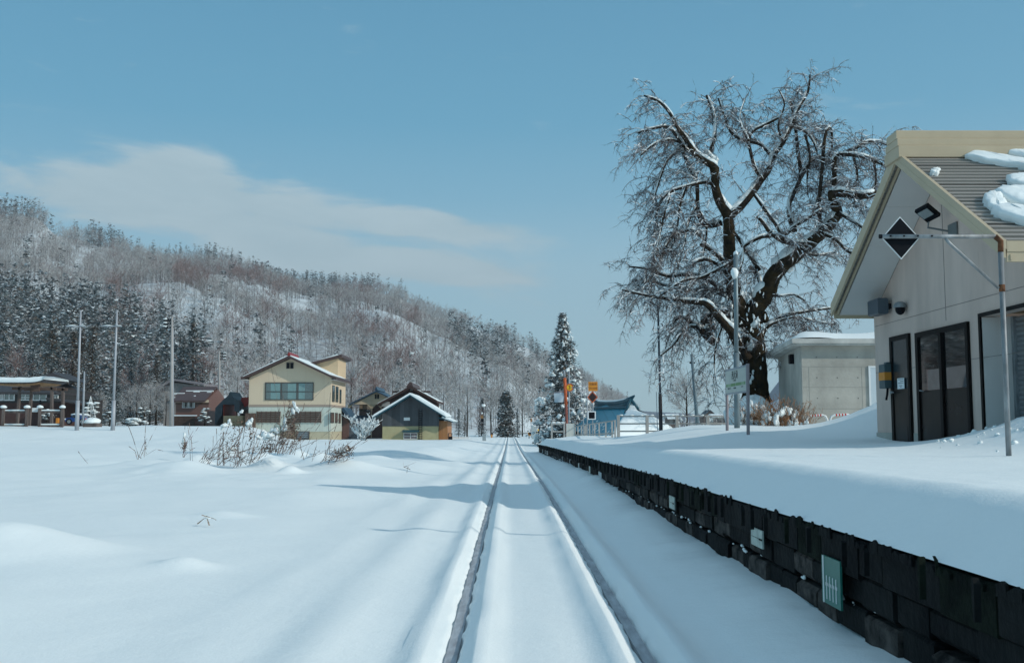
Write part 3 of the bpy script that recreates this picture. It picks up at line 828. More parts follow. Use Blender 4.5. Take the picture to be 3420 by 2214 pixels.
c_ = at(3008, 795, YP + .035); t = thing('diamond_sign', c_, 'black diamond marker board with thin white edge hung behind the pipe arm', 'marker sign')
def diamond(mb, c, r, th=.006, y=0.0):
    mb.prism([c + Vector((r, y, 0)), c + Vector((0, y, r * 1.14)), c + Vector((-r, y, 0)), c + Vector((0, y, -r * 1.14))], (0, th, 0))
mb = MB(o=c_); diamond(mb, c_, .188); mb.build('white_edge', WHITEP, t)
mb = MB(o=c_); diamond(mb, c_, .176, .004, -.0045); mb.build('black_face', BLACK, t)

# ------------------------------------------------------------------ station name board
YS1, YS2 = 21.0, 23.1
A0, B0 = at(2498, 1440, YS1), at(2428, 1432, YS2)
A1, B1 = at(2497, 1214, YS1), at(2427, 1233, YS2)
t = thing('station_name_board', (A0 + B0) / 2, 'white station name board with green stripe on two grey posts', 'station sign')
O2 = t.location
mb = MB(o=O2)
for p0, p1 in ((A0, A1), (B0, B1)):
    mb.tube([p0 + Vector((0, 0, -.4)), p1], .034, 10)
    o = mb.build('post', PINKGREY, t, True); mb = MB(o=O2)
C0, C1 = at(2496, 1309, YS1), at(2430, 1324, YS2)      # board bottom
M_ = MB(o=O2)
bx = (A1.x + B1.x) / 2
Lb = YS2 - YS1
mb = MB(o=O2); mb.box(bx - .03, bx + .03, YS1 + .02, YS2 - .02, C0.z, A1.z - .02, bev=.006); mb.build('board_frame', GREYP, t)
mb = MB(o=O2); mb.box(bx - .034, bx - .0303, YS1 + .07, YS2 - .07, C0.z + .035, A1.z - .065); bd = mb.build('board', mat('sign_face', (.44, .48, .44), .45, var=.05), t)
hB = A1.z - C0.z - .1; zc = C0.z + .035
GRN = mat('stripe_green', (.12, .25, .10), .5); GRN2 = mat('stripe_pale_green', (.24, .36, .22), .5)
mb = MB(o=O2)
def stripe(y0, y1, m, k): 
    mb.cur = k; mb.box(bx - .037 - k * .001, bx - .0343, y0, y1, zc + hB * .27, zc + hB * .40)
y0_, y1_ = YS1 + .12, YS2 - .12; LL = y1_ - y0_
stripe(y0_ + LL * .04, y0_ + LL * .20, 0, 1); stripe(y0_ + LL * .203, y0_ + LL * .49, 0, 0); stripe(y0_ + LL * .51, y0_ + LL * .72, 0, 0); stripe(y0_ + LL * .723, y0_ + LL * .93, 0, 1)
stripe(y0_, y0_ + LL * .037, 0, 0); stripe(y0_ + LL * .933, y1_, 0, 0)
mb.build('green_stripe', [GRN, GRN2], t)
ink = mat('sign_ink', (.05, .065, .06), .6)
yc = (YS1 + YS2) / 2 + .05
def btxt(s, size, yy, zf, m=ink, sx=1.0): 
    return text_mesh('lettering', s, size, m, t, (bx - .040, yy, zc + hB * zf), FACE_TRACK, .001, sx)
btxt('西大滝', .20, yc, .74, sx=1.0)
btxt('にしおおたき', .045, yc, .52)
btxt('Nishi-Otaki', .05, yc, .18); btxt('よこくら', .045, y0_ + .28, .19); btxt('しなのしらとり', .045, y1_ - .32, .19)

# tall round post behind the board
q0, q1 = at(2461, 1420, 25.5), at(2457, 850, 25.5)
t = thing('snow_marker_post', q0, 'tall pale grey round post just behind the station name board', 'post')
mb = MB(o=q0); mb.tube([q0 + Vector((0, 0, -.5)), q0.lerp(q1, .42)], .072, 12); mb.tube([q0.lerp(q1, .40), q1], .055, 12); mb.build('pole', mat('grey_green_paint', (.16, .21, .23), .45, .3, var=.12, vscale=4), t, True)
mb = MB(o=q0); mb.blob(q1 + Vector((0, 0, .02)), .06, .06, .07, 3, 8, 6); mb.blob(q0.lerp(q1, .885) + Vector((-.04, -.04, 0)), .10, .08, .14, 4, 9, 6); mb.build('snow', SNOW, t, True)

# ------------------------------------------------------------------ concrete hut beyond the station
A = at(2676, 1155, 30.0); Bc = at(2599, 1197, 35.6)
ct = thing('concrete_hut', (A.x, A.y, -.6), 'fair faced concrete hut with flat snow capped roof beside the station', 'concrete hut')
O3 = ct.location
Rr = 6.5; zt = A.z
mb = MB(o=O3); mb.prism([(A.x, A.y, -1.2), (A.x + Rr, A.y, -1.2), (A.x + Rr, Bc.y, -1.2), (Bc.x, Bc.y, -1.2)], (0, 0, zt + 1.2)); mb.build('wall', CONC, ct)
mb = MB(o=O3)
for z in (zt - .62, zt - 1.22, zt - 1.85): mb.box(A.x + .02, A.x + Rr, A.y - .004, A.y + .01, z, z + .012)
for x in (.20, 1.75, 3.4): mb.box(A.x + x, A.x + x + .010, A.y - .004, A.y + .01, -1, zt - .62)
mb.build('formwork_joint', mat('concrete_joint', (.30, .30, .27), .9), ct)
mb = MB(o=O3)
for i in range(8):
    for z in (zt - .35, zt - .95, zt - 1.55):
        x = A.x + .42 + i * .6; mb.box(x, x + .03, A.y - .006, A.y + .01, z, z + .03)
mb.build('tie_hole', mat('tie_hole_dark', (.16, .16, .15), .9), ct)
ov = .32
def slab(mb, o0, z0, z1):
    mb.prism([(A.x - o0 * 1.1, A.y - o0, z0), (A.x + Rr + o0, A.y - o0, z0), (A.x + Rr + o0, Bc.y + o0, z0), (Bc.x - o0 * 1.1, Bc.y + o0, z0)], (0, 0, z1 - z0))
mb = MB(o=O3); slab(mb, ov - .04, zt + .003, zt + .05); slab(mb, ov, zt + .053, zt + .19); mb.build('eave_slab', CONC_E, ct)
mb = MB(o=O3)
pts = []
r = random.Random(3)
xs = np.linspace(A.x - ov * 1.1, A.x + Rr + ov, 28); n_ = len(xs)
ysn = np.linspace(A.y - ov, Bc.y + ov, 18)
top = {}
for j, yy in enumerate(ysn):
    for i, xx in enumerate(xs):
        f = (yy - A.y + ov) / (Bc.y - A.y + 2 * ov); x_ = xx + (Bc.x - A.x) * f * (1 - (i / (n_ - 1)))
        ed = min(i, n_ - 1 - i, j, len(ysn) - 1 - j)
        h = (-.0, .17, .235, .25)[min(ed, 3)] + r.uniform(-.008, .008) + .03 * math.sin(i * .7)
        k = (.05, 0.03, 0, 0)[min(ed, 3)]
        top[i, j] = mb.p(x_ + (k if i < 3 else 0), yy - (.03 if j == 1 else 0), zt + .195 + h)
for j in range(len(ysn) - 1):
    for i in range(n_ - 1): mb.face([top[i, j], top[i + 1, j], top[i + 1, j + 1], top[i, j + 1]])
mb.build('roof_snow', SNOW, ct, True)
mb = MB(o=O3); q = A.lerp(Bc, .30); q.z = at(2650, 1198, q.y).z
mb.box(q.x - .14, q.x + .02, q.y - .10, q.y + .10, q.z - .16, q.z + .14, bev=.02); mb.build('wall_lamp', BLACK, ct)
q0, q1 = at(2905, 1228, A.y), at(2921, 1365, A.y)
mb = MB(o=O3); mb.box(q0.x, q0.x + .75, A.y - .03, A.y + .02, -1, q0.z); dd = mb.build('door', mat('pale_door', (.50, .58, .62), .5, var=.04), ct)
mb = MB(o=O3); mb.box(q0.x - .05, q0.x - .003, A.y - .04, A.y + .02, -1, q0.z + .05); mb.box(q0.x, q0.x + .75, A.y - .04, A.y + .02, q0.z + .003, q0.z + .05); mb.build('door_frame', WHITEP, ct)

# red and white pipe barriers in front of the hut
def barrier(px0, px1, pyt, Y, label):
    a, b = at(px0, pyt, Y), at(px1, pyt - 2, Y); t = thing('pipe_barrier', (a.x, Y, -.5), label, 'barrier', 'red and white pipe barriers')
    r = .03; L = b.x - a.x; rc = .12
    mb = MB(o=t.location)
    pts = [Vector((a.x, Y, -.8)), Vector((a.x, Y, a.z - rc)), Vector((a.x + rc * .3, Y, a.z - rc * .3)), Vector((a.x + rc, Y, a.z))]
    pts += [Vector((b.x - rc, Y, b.z)), Vector((b.x - rc * .3, Y, b.z - rc * .3)), Vector((b.x, Y, b.z - rc)), Vector((b.x + .02, Y, -.8))]
    mb.tube(pts, r, 10); mb.build('pipe', WHITEP, t, True)
    mb = MB(o=t.location); n = 4
    for k in range(n):
        f0 = (k + .25) / n * .92 + .02; f1 = f0 + .11
        mb.tube([pts[3].lerp(pts[4], f0), pts[3].lerp(pts[4], f1)], r * 1.05, 10)
    mb.tube([Vector((a.x, Y, -.32)), Vector((a.x, Y, -.12))], r * 1.4, 10)
    mb.build('red_stripe', REDP, t, True)
barrier(2693, 2762, 1388, 27.5, 'red and white pipe barrier nearer the shrub in front of the concrete hut')
barrier(2772, 2846, 1386, 27.3, 'red and white pipe barrier half buried in the snow pile, nearer the station')

# ------------------------------------------------------------------ lamp post and thin pole on the right
def pole_thing(name, label, cat, px0, py0, px1, py1, Y, r0, r1, m, group=None, parts=True):
    a, b = at(px0, py0, Y), at(px1, py1, Y)
    t = thing(name, a, label, cat, group); mb = MB(o=a); mb.tube([a + Vector((0, 0, -.5)), b], [r0, r1], 10); mb.build('pole', m, t, True)
    return t, a, b
a, b = at(2208, 1442, 35), at(2197, 1014, 35); mid = a.lerp(b, .295)
t = thing('lamp_post', a, 'dark slender lamp post with thick brown base rising from the platform', 'lamp post')
mb = MB(o=a); mb.tube([mid, b], [.040, .034], 12); mb.build('mast', mat('blue_grey_mast', (.075, .10, .13), .5, .3, var=.2), t, True)
mb = MB(o=a); mb.tube([a + Vector((0, 0, -.5)), mid + Vector((0, 0, -.1)), mid + Vector((0, 0, .02))], [.066, .062, .046], 14); mb.build('base_sleeve', BROWNP, t, True)
mb = MB(o=a); mb.tube([b + Vector((0, 0, -.06)), b + Vector((-.18, 0, -.02)), at(2172, 1010, 35)], .02, 6)
mb.tube([b + Vector((0, 0, -.45)), b + Vector((-.15, 0, -.25)), b + Vector((-.14, 0, -.15))], .012, 6); mb.build('arm', BLACK, t)
q = at(2165, 1010, 35); mb = MB(o=a); mb.blob(q, .17, .09, .04, 2, 10, 6, .0); mb.build('lamp_head', BLACK, t, True)
mb = MB(o=a); q = a.lerp(b, .865); mb.box(q.x - .07, q.x + .07, q.y - .06, q.y + .06, q.z - .012, q.z + .012); mb.tube([q + Vector((.08, 0, -.1)), q + Vector((.14, 0, -.12)), q + Vector((.14, 0, -.2))], .025, 6)
for f in (.80, .555, .295, .0): q = a.lerp(b, f); mb.tube([q, q + Vector((0, 0, .03))], .048 if f > .3 else .072, 12)
mb.build('clamp', GREYP, t)
mb = MB(o=a)
for f, s_ in ((.815, 1), (.565, 1), (1.0, 1.2)): q = a.lerp(b, f); mb.blob(q, .065 * s_, .06, .04, int(f * 100), 9, 5)
mb.build('snow', SNOW, t, True)
mb = MB(o=a); mb.tube([a + Vector((-.12, 0, -.1)), at(2192, 1308, 35)], .012, 6); mb.build('conduit', GREYP, t)
t, a, b = pole_thing('leaning_pole', 'thin blue grey pole leaning slightly, between the lamp post and the name board', 'pole', 2333, 1428, 2310, 1182, 42, .085, .06, mat('thin_pole', (.15, .21, .24), .6, .2, var=.1))
mb = MB(o=a); q = a.lerp(b, .88); mb.tube([q + Vector((-.12, 0, 0)), q + Vector((.1, 0, 0))], .04, 6); mb.build('clamp', BLACK, t)

# ------------------------------------------------------------------ railings at the end of the platform
RAILP = mat('painted_railing', (.40, .39, .37), .6, .1, var=.12, vscale=6)
t = thing('platform_fence', at(2064, 1460, 40), 'grey three rail pipe fence across the platform before the snow heap', 'fence')
mb = MB(o=t.location)
Xl = at(2064, 1460, 40).x
for py in (1390, 1415, 1440):
    z = at(2100, py, 40).z; mb = MB(o=t.location); mb.tube([(Xl, 40, z), (Xl + 8.2, 40.6, z + .02)], .028, 8); mb.build('rail', RAILP, t, True)
for px in (2066, 2162, 2262, 2365):
    q = at(px, 1462, 40); zt_ = at(px, 1386, 40).z
    mb = MB(o=t.location); mb.box(q.x - .055, q.x + .055, 39.96, 40.1, q.z - .8, zt_, bev=.01); mb.build('post', RAILP, t)
mb = MB(o=t.location)
for i in range(9):
    q = at(2075 + i * 34, 1389, 40); mb.blob(q + Vector((0, 0.02, .03)), .09, .05, .03, i, 8, 5)
mb.build('snow', SNOW, t, True)
# ramp railing receding along the platform side of the slope
t = thing('ramp_railing', at(2054, 1460, 44), 'pale railing with close upright posts running down the platform end ramp', 'railing')
na, fa = at(2054, 1404, 44.0), at(1921, 1424, 61.0)
nb, fb = at(2054, 1447, 44.0), at(1921, 1452, 61.0)
for p0, p1 in ((na, fa), (nb, fb)):
    mb = MB(o=t.location); mb.tube([p0, p1], .03, 8); mb.build('rail', RAILP, t, True)
for i, px in enumerate((2054, 2044, 2023, 2001, 1986, 1969, 1955, 1942, 1930, 1921)):
    f = (2054 - px) / (2054 - 1921); Yq = 1 / ((1 - f) / 44.0 + f / 61.0)
    top_ = at(px, 1404 + 20 * f, Yq); mb = MB(o=t.location); w_ = .035 if px != 1955 else .07
    mb.box(top_.x - w_, top_.x + w_, Yq - .03, Yq + .03, -1.4, top_.z, bev=.008); mb.build('post', RAILP, t)
# framed gate and ribbed white panel further left
t = thing('ramp_gate_frame', at(1842, 1448, 60), 'open pale frame panel at the far end of the platform', 'frame')
Y = 60.0
for px in (1843, 1885): q = at(px, 1450, Y); mb = MB(o=t.location); mb.box(q.x - .05, q.x + .05, Y, Y + .1, -1.4, at(px, 1409, Y).z, bev=.008); mb.build('post', RAILP, t)
for py in (1416, 1441): a_ = at(1843, py, Y); b_ = at(1885, py, Y); mb = MB(o=t.location); mb.box(a_.x + .05, b_.x - .05, Y + .02, Y + .08, a_.z - .035, a_.z + .035); mb.build('rail', RAILP, t)
mb = MB(o=t.location)
for px in (1848, 1864, 1880): mb.blob(at(px, 1413, Y) + Vector((0, .05, .03)), .16, .07, .05, px, 8, 5)
mb.build('snow', SNOW, t, True)
a_, b_ = at(1891, 1414, 60.5), at(1920, 1453, 60.5)
t = thing('ribbed_panel', (a_.x, 60.5, -1.2), 'white upright ribbed panel screen beside the orange pole', 'panel')
mb = MB(o=t.location); mb.box(a_.x, b_.x, 60.5, 60.56, -1.4, a_.z); mb.build('panel', siding_mat('white_ribbed', (.60, .62, .58), .055, 0, dark=.7), t)

# ------------------------------------------------------------------ signs beyond the platform end
YO = 61.5
a, b = at(1895, 1452, YO), at(1886, 1262, YO)
t = thing('orange_pole', a, 'rusty orange marker pole with grey upper mast and hanging pale cloth board', 'marker pole')
mb = MB(o=a); mb.tube([a + Vector((0, 0, -.4)), a.lerp(b, .52)], .085, 10); mb.build('lower_pole', mat('faded_red_pole', (.25, .08, .06), .7, var=.3, vscale=2), t, True)
mb = MB(o=a); mb.tube([a.lerp(b, .52), a.lerp(b, 1.0)], .095, 10); mb.build('upper_pole', VERM, t, True)
c0 = at(1884, 1236, YO); mb = MB(o=a); mb.tube([b, c0], .05, 8); mb.build('mast', GREYP, t, True)
mb = MB(o=a)   # slack cloth hung on a bar left of the pole
q0, q1, q2, q3 = at(1851, 1313, YO), at(1892, 1310, YO), at(1890, 1343, YO), at(1851, 1344, YO)
N_ = 8; gd = {}
for i in range(N_ + 1):
    for j in range(N_ + 1):
        u, v = i / N_, j / N_; p_ = q0.lerp(q1, u).lerp(q3.lerp(q2, u), v)
        gd[i, j] = mb.p(p_ + Vector((.05 * (v - .5) * (1 if u < .2 else 0), .10 * math.sin(u * 5 + v * 2.5) * v, 0)))
for i in range(N_):
    for j in range(N_): mb.face([gd[i, j], gd[i + 1, j], gd[i + 1, j + 1], gd[i, j + 1]])
mb.build('cloth_board', mat('pale_cloth', (.42, .50, .56), .6, var=.1), t, True)
mb = MB(o=a); mb.tube([at(1851, 1311, YO), at(1893, 1307, YO)], .035, 8); mb.build('cross_bar', PINKGREY, t, True)
YG = 61.0
a, b = at(1900, 1452, YG), at(1901, 1240, YG)
t = thing('thin_grey_pole', a, 'thin pale pole carrying the round yellow number sign', 'pole')
mb = MB(o=a); mb.tube([a + Vector((0, 0, -.4)), b], .045, 8); mb.build('pole', GREYP, t, True)
c_ = at(1902, 1294, YG - .12); t = thing('number_sign', c_, 'yellow and orange scalloped number three sign on the thin pole', 'number sign')
mb = MB(o=c_); n = 16
mb.prism([c_ + Vector((math.cos(2 * math.pi * k / 32) * (.22 if k % 2 else .245), 0, math.sin(2 * math.pi * k / 32) * (.22 if k % 2 else .245))) for k in range(32)][::-1], (0, .03, 0)); mb.build('red_rim', VERM, t)
mb = MB(o=c_); mb.prism([c_ + Vector((math.cos(2 * math.pi * k / 24) * .165, -.006, math.sin(2 * math.pi * k / 24) * .165)) for k in range(24)][::-1], (0, .005, 0)); mb.build('yellow_disc', YEL, t)
text_mesh('number', '3', .30, mat('sign_black', (.02, .02, .02), .5), t, c_ + Vector((0, -.012, 0)), FACE_CAM, .002)
YQ = 58.0
a, b = at(1978, 1460, YQ), at(1981, 1272, YQ)
t = thing('sign_mast', a, 'slim grey mast carrying the orange board and the diamonds', 'pole')
mb = MB(o=a); mb.tube([a + Vector((0, 0, -.4)), b], .035, 8); mb.build('pole', GREYP, t, True)
q0, q1 = at(1965, 1275, YQ - .08), at(1996, 1306, YQ - .08)
t = thing('orange_board', (q0.x, YQ - .08, q1.z), 'square orange notice board with two dark lines of characters', 'notice board')
mb = MB(o=t.location); mb.box(q0.x, q1.x, YQ - .1, YQ - .07, q1.z, q0.z, bev=.006); mb.build('board', ORANGE, t)
cm = (Vector(q0) + Vector(q1)) / 2
dk = mat('orange_board_ink', (.22, .07, .02), .6)
text_mesh('lettering', '気動車', .15, dk, t, (cm.x, YQ - .104, cm.z + .12), FACE_CAM, .002); text_mesh('lettering', '停止目標', .115, dk, t, (cm.x, YQ - .104, cm.z - .11), FACE_CAM, .002)
c_ = at(1979, 1326, YQ - .08); t = thing('orange_diamond_sign', c_, 'dark diamond sign with orange edge below the orange board', 'marker sign')
mb = MB(o=c_); diamond(mb, c_, .30, .02, 0); mb.build('orange_edge', VERM, t)
mb = MB(o=c_); diamond(mb, c_, .235, .005, -.006); mb.build('dark_face', mat('dark_brown_face', (.03, .015, .014), .5), t)
q0, q1 = at(1963, 1373, YQ - .1), at(1990, 1401, YQ - .1)
t = thing('square_sign', (q0.x, YQ - .1, q1.z), 'black square sign with white border in front of the teal roof', 'marker sign')
mb = MB(o=t.location); mb.box(q0.x, q1.x, YQ - .12, YQ - .09, q1.z, q0.z, bev=.004); mb.build('white_border', WHITEP, t)
mb = MB(o=t.location); mb.box(q0.x + .055, q1.x - .06, YQ - .125, YQ - .1203, q1.z + .055, q0.z - .055); mb.build('black_face', BLACK, t)
# gallows shaped grey frame between them
Yf = 60.2
a, b, c_ = at(1961, 1452, Yf), at(1961, 1293, Yf), at(1908, 1294, Yf)
t = thing('gallows_frame', a, 'thin grey pipe gallows with braced arm left of the sign mast', 'pipe frame')
mb = MB(o=a); mb.tube([a + Vector((0, 0, -.4)), b], .04, 8); mb.build('post', GREYP, t, True)
mb = MB(o=a); mb.tube([b, c_], .032, 8); mb.build('arm', GREYP, t, True)
mb = MB(o=a); mb.tube([at(1928, 1297, Yf), at(1960, 1333, Yf)], .022, 6); mb.build('brace', GREYP, t)
t, a, b = pole_thing('thin_stake', 'thin grey stake standing between the gallows frame and the conifer', 'pole', 1948, 1452, 1948, 1335, 62, .03, .03, GREYP)

# small equipment beside the line beyond the platform
def small_signal(px, py0, py1, Y, label, parts_):
    a = at(px, py0, Y); t = thing('signal_post', a, label, 'signal'); b = at(px, py1, Y)
    mb = MB(o=a); mb.tube([a + Vector((0, 0, -.5)), b], .06, 8); mb.build('post', parts_[0], t, True)
    return t, a, b
t, a, b = small_signal(1613, 1462, 1330, 110, 'dark line side signal mast with snowy box left of the rails', (BLACK,))
for py, s_, m_ in ((1392, .17, WOODW), (1402, .15, BLACK)): q = at(1611, py, 110); mb = MB(o=a); mb.box(q.x - s_, q.x + s_ * .6, 109.7, 109.95, q.z - s_ * 1.1, q.z + s_, bev=.02); mb.build('lamp_unit', m_, t)
mb = MB(o=a); mb.box(a.x - .05, a.x + .32, 109.7, 110.2, a.z - .45, a.z + .42, bev=.03); mb.build('cabinet', mat('cabinet_grey', (.28, .33, .35), .5, var=.05), t)
mb = MB(o=a); mb.box(at(1604, 1, 110).x, at(1620, 1, 110).x, 109.95, 110.1, at(1, 1456, 110).z, at(1, 1454.5, 110).z); mb.build('cross_arm', BLACK, t)
mb = MB(o=a); mb.blob(at(1615, 1354, 110), .24, .18, .16, 4); mb.blob(at(1610, 1380, 110), .1, .1, .12, 5); mb.build('snow', SNOW, t, True)
t, a, b = small_signal(1641, 1457, 1444, 150, 'low orange and black crossing lamp left of the rails', (BLACK,))
mb = MB(o=a); q = at(1643, 1448, 149.9); mb.box(q.x - .22, q.x + .18, 149.7, 149.9, q.z - .2, q.z + .16); mb.build('lamp_unit', BROWNP, t)
mb = MB(o=a); mb.box(q.x - .15, q.x + .1, 149.6, 149.695, q.z - .55, q.z - .12); mb.build('orange_base', ORANGE, t)
t, a, b = small_signal(1767, 1456, 1444, 150, 'low orange and black crossing lamp right of the rails', (BLACK,))
mb = MB(o=a); q = at(1768, 1448, 149.9); mb.box(q.x - .22, q.x + .2, 149.7, 149.9, q.z - .3, q.z + .2); mb.build('lamp_unit', ORANGE, t)
mb = MB(o=a); mb.box(q.x - .05, q.x + .22, 149.6, 149.695, q.z - .1, q.z + .22); mb.build('dark_hood', BLACK, t)
a_, b_ = at(1776, 1423, 140), at(1789, 1457, 140)
t = thing('relay_cabinet', (a_.x, 140, b_.z), 'tall pale grey equipment cabinet with snow on top right of the rails', 'cabinet')
mb = MB(o=t.location); mb.box(a_.x, b_.x, 140, 140.5, b_.z - .5, a_.z, bev=.02); mb.build('casing', mat('relay_grey', (.40, .46, .46), .5, var=.05), t)
mb = MB(o=t.location); mb.blob(((a_.x + b_.x) / 2, 140.25, a_.z + .02), .36, .33, .14, 3); mb.build('snow', SNOW, t, True)
t, a, b = small_signal(1791, 1457, 1396, 138, 'dark crossing signal with red hood and yellow lamps beside the relay cabinet', (GREYP,))
q = at(1791, 1414, 138); mb = MB(o=a); mb.box(q.x - .12, q.x + .12, 137.7, 137.9, q.z - .22, q.z + .2, bev=.02); mb.build('lamp_unit', BLACK, t)
mb = MB(o=a); q = at(1792, 1403, 138); mb.box(q.x - .05, q.x + .06, 137.7, 137.9, q.z - .12, q.z + .12); mb.build('red_hood', REDP, t)
mb = MB(o=a); q = at(1797, 1436, 138); mb.blob((q.x, 137.8, q.z), .13, .06, .13, 2, 10, 6, 0); mb.blob((q.x - .08, 137.8, q.z - .42), .14, .07, .2, 2, 10, 6, 0); mb.build('yellow_lamp', YEL, t, True)
t, a, b = small_signal(1774, 1450, 1398, 165, 'small orange marker post far beyond the relay cabinet', (GREYP,))
q = at(1774, 1402, 165); mb = MB(o=a); mb.box(q.x - .12, q.x + .12, 164.8, 164.94, q.z - .3, q.z + .25); mb.build('orange_plate', ORANGE, t)
# low rail-side fence far left of the line
t = thing('low_picket_fence', at(1505, 1460, 112), 'low snow covered picket fence between the barn and the signal mast', 'fence')
mb = MB(o=t.location)
for i in range(17):
    q = at(1508 + i * 3.6, 1466, 112); mb.box(q.x - .035, q.x + .035, 112, 112.05, q.z - .5, q.z + .28 + .05 * math.sin(i * 2.1))
mb.build('picket', WHITEP, t)
mb = MB(o=t.location); a_, b_ = at(1505, 1459, 112.06), at(1570, 1459, 112.06); mb.box(a_.x, b_.x, 112.055, 112.1, a_.z - .03, a_.z + .04); mb.build('rail', WHITEP, t)

# ------------------------------------------------------------------ hall with the teal hipped roof beyond the platform
TEAL = siding_mat('teal_metal_roof', (.036, .26, .36), .45, 0, rough=.38, dark=.6, var=.1)
TEALD = mat('dark_teal_trim', (.014, .075, .105), .4, var=.2)
hl = thing('temple_hall', at(2090, 1455, 80), 'temple hall with curved teal metal roof, its near slope under thick snow', 'temple hall')
R0, R1 = at(1994, 1349, 88), at(2104, 1352, 79)
CN, CF, CR = at(2020, 1478, 72), at(1906, 1432, 88), at(2290, 1449, 77)
def sag(A_, B_, C_, D_, nu, nv, k, th):   # A ridge far, B ridge near, C eave near, D eave far
    mb = MB(o=hl.location); g = {}
    for i in range(nu + 1):
        for j in range(nv + 1):
            u, v = i / nu, j / nv; p_ = A_.lerp(B_, u).lerp(D_.lerp(C_, u), v)
            p_ = p_ + Vector((0, 0, -k * math.sin(math.pi * v) + th)); g[i, j] = mb.p(p_)
    for i in range(nu):
        for j in range(nv): mb.face([g[i, j], g[i + 1, j], g[i + 1, j + 1], g[i, j + 1]])
    return mb, g
mb, g = sag(R0, R1, CN, CF, 14, 10, .25, 0); mb.build('roof_slope', TEAL, hl, True)
BK = Vector((CR.x - .2, 96, CR.z)); R0b = Vector(R0)
mb = MB(o=hl.location)
mb.poly([R0, R1, CR, BK]); mb.build('far_roof_slope', TEAL, hl)
# near hip slope carrying the snow
mb = MB(o=hl.location); nu, nv = 16, 12; g = {}
A2 = at(2095, 1375, 77.5); B2 = at(2122, 1372, 77.5); rr = random.Random(8)
for i in range(nu + 1):
    for j in range(nv + 1):
        u, v = i / nu, j / nv; p_ = A2.lerp(B2, u).lerp(CN.lerp(CR, u), v ** .9)
        p_ += Vector((0, 0, .12 + .42 * math.sin(math.pi * min(1, v * 1.05)) * math.sin(math.pi * (.08 + .84 * u)) - (.25 if i in (0, nu) or j == nv else 0)))
        g[i, j] = mb.p(p_)
for i in range(nu):
    for j in range(nv): mb.face([g[i, j], g[i + 1, j], g[i + 1, j + 1], g[i, j + 1]])
mb.build('roof_snow', SNOW, hl, True)
mb = MB(o=hl.location)   # gable triangle and its white plaster
ga, gb, gc = at(2108, 1337, 78.6), at(2086, 1384, 77.8), at(2130, 1372, 77.8)
mb.prism([ga, gb, gc], (0, .2, 0)); mb.build('gable', WHITEP, hl)
mb = MB(o=hl.location)
mb.tube([at(2108, 1334, 78.4), at(2120, 1352, 78.3), at(2133, 1366, 78.2)], [.11, .13, .08], 8); mb.tube([at(2108, 1334, 78.4), at(2097, 1356, 78.2), at(2085, 1386, 78)], [.11, .12, .08], 8)
pts = [at(1990, 1341, 88), at(2003, 1346, 87), at(2030, 1347, 85), at(2060, 1346, 82), at(2088, 1341, 80), at(2104, 1334, 79), at(2119, 1321, 78.3)]
ridge_pts = pts
for k in range(3): mb.tube([p_ + Vector((0, .1, -.28 * k)) for p_ in pts[:-1]] + ([pts[-1]] if k == 0 else []), [.17, .18, .18, .18, .2, .22, .06][:6 + (k == 0)], 8)
mb.build('ridge', TEALD, hl, True)
mb = MB(o=hl.location); mb.tube([p_ + Vector((0, 0, .17)) for p_ in pts[:-1]], [.08, .13, .13, .13, .11, .05], 8, squash=.7); mb.build('ridge_snow', SNOW, hl, True)
mb = MB(o=hl.location); a_, b_ = at(1982, 1366, 87.5), at(2093, 1362, 78.6)
mb.tube([a_ + Vector((0, -.1, .05)), b_ + Vector((0, -.1, .05))], .10, 6); mb.build('roof_step', TEALD, hl)
mb = MB(o=hl.location); r = random.Random(2)   # remaining streaks of snow on the teal slope
for i in range(26):
    u, v = r.uniform(.15, .95), r.uniform(.38, .95); p_ = R0.lerp(R1, u).lerp(CF.lerp(CN, u), v) + Vector((0, 0, -.25 * math.sin(math.pi * v) + .03))
    dr = (CN - R1).normalized()
    L = r.uniform(.15, .5) * (1.8 if v > .7 else 1)
    mb.tube([p_, p_ + dr * L], [.05, .09], 6, squash=.5)
mb.build('snow_streak', SNOW, hl, True)
mb = MB(o=hl.location); mb.prism([(CN.x + .6, 74, -3), (CR.x - .6, 78, -3), (CR.x - .6, 94, -3), (CF.x + 1, 90, -3)], (0, 0, 2.0)); mb.build('wall', mat('hall_wall', (.4, .38, .33), .8), hl)

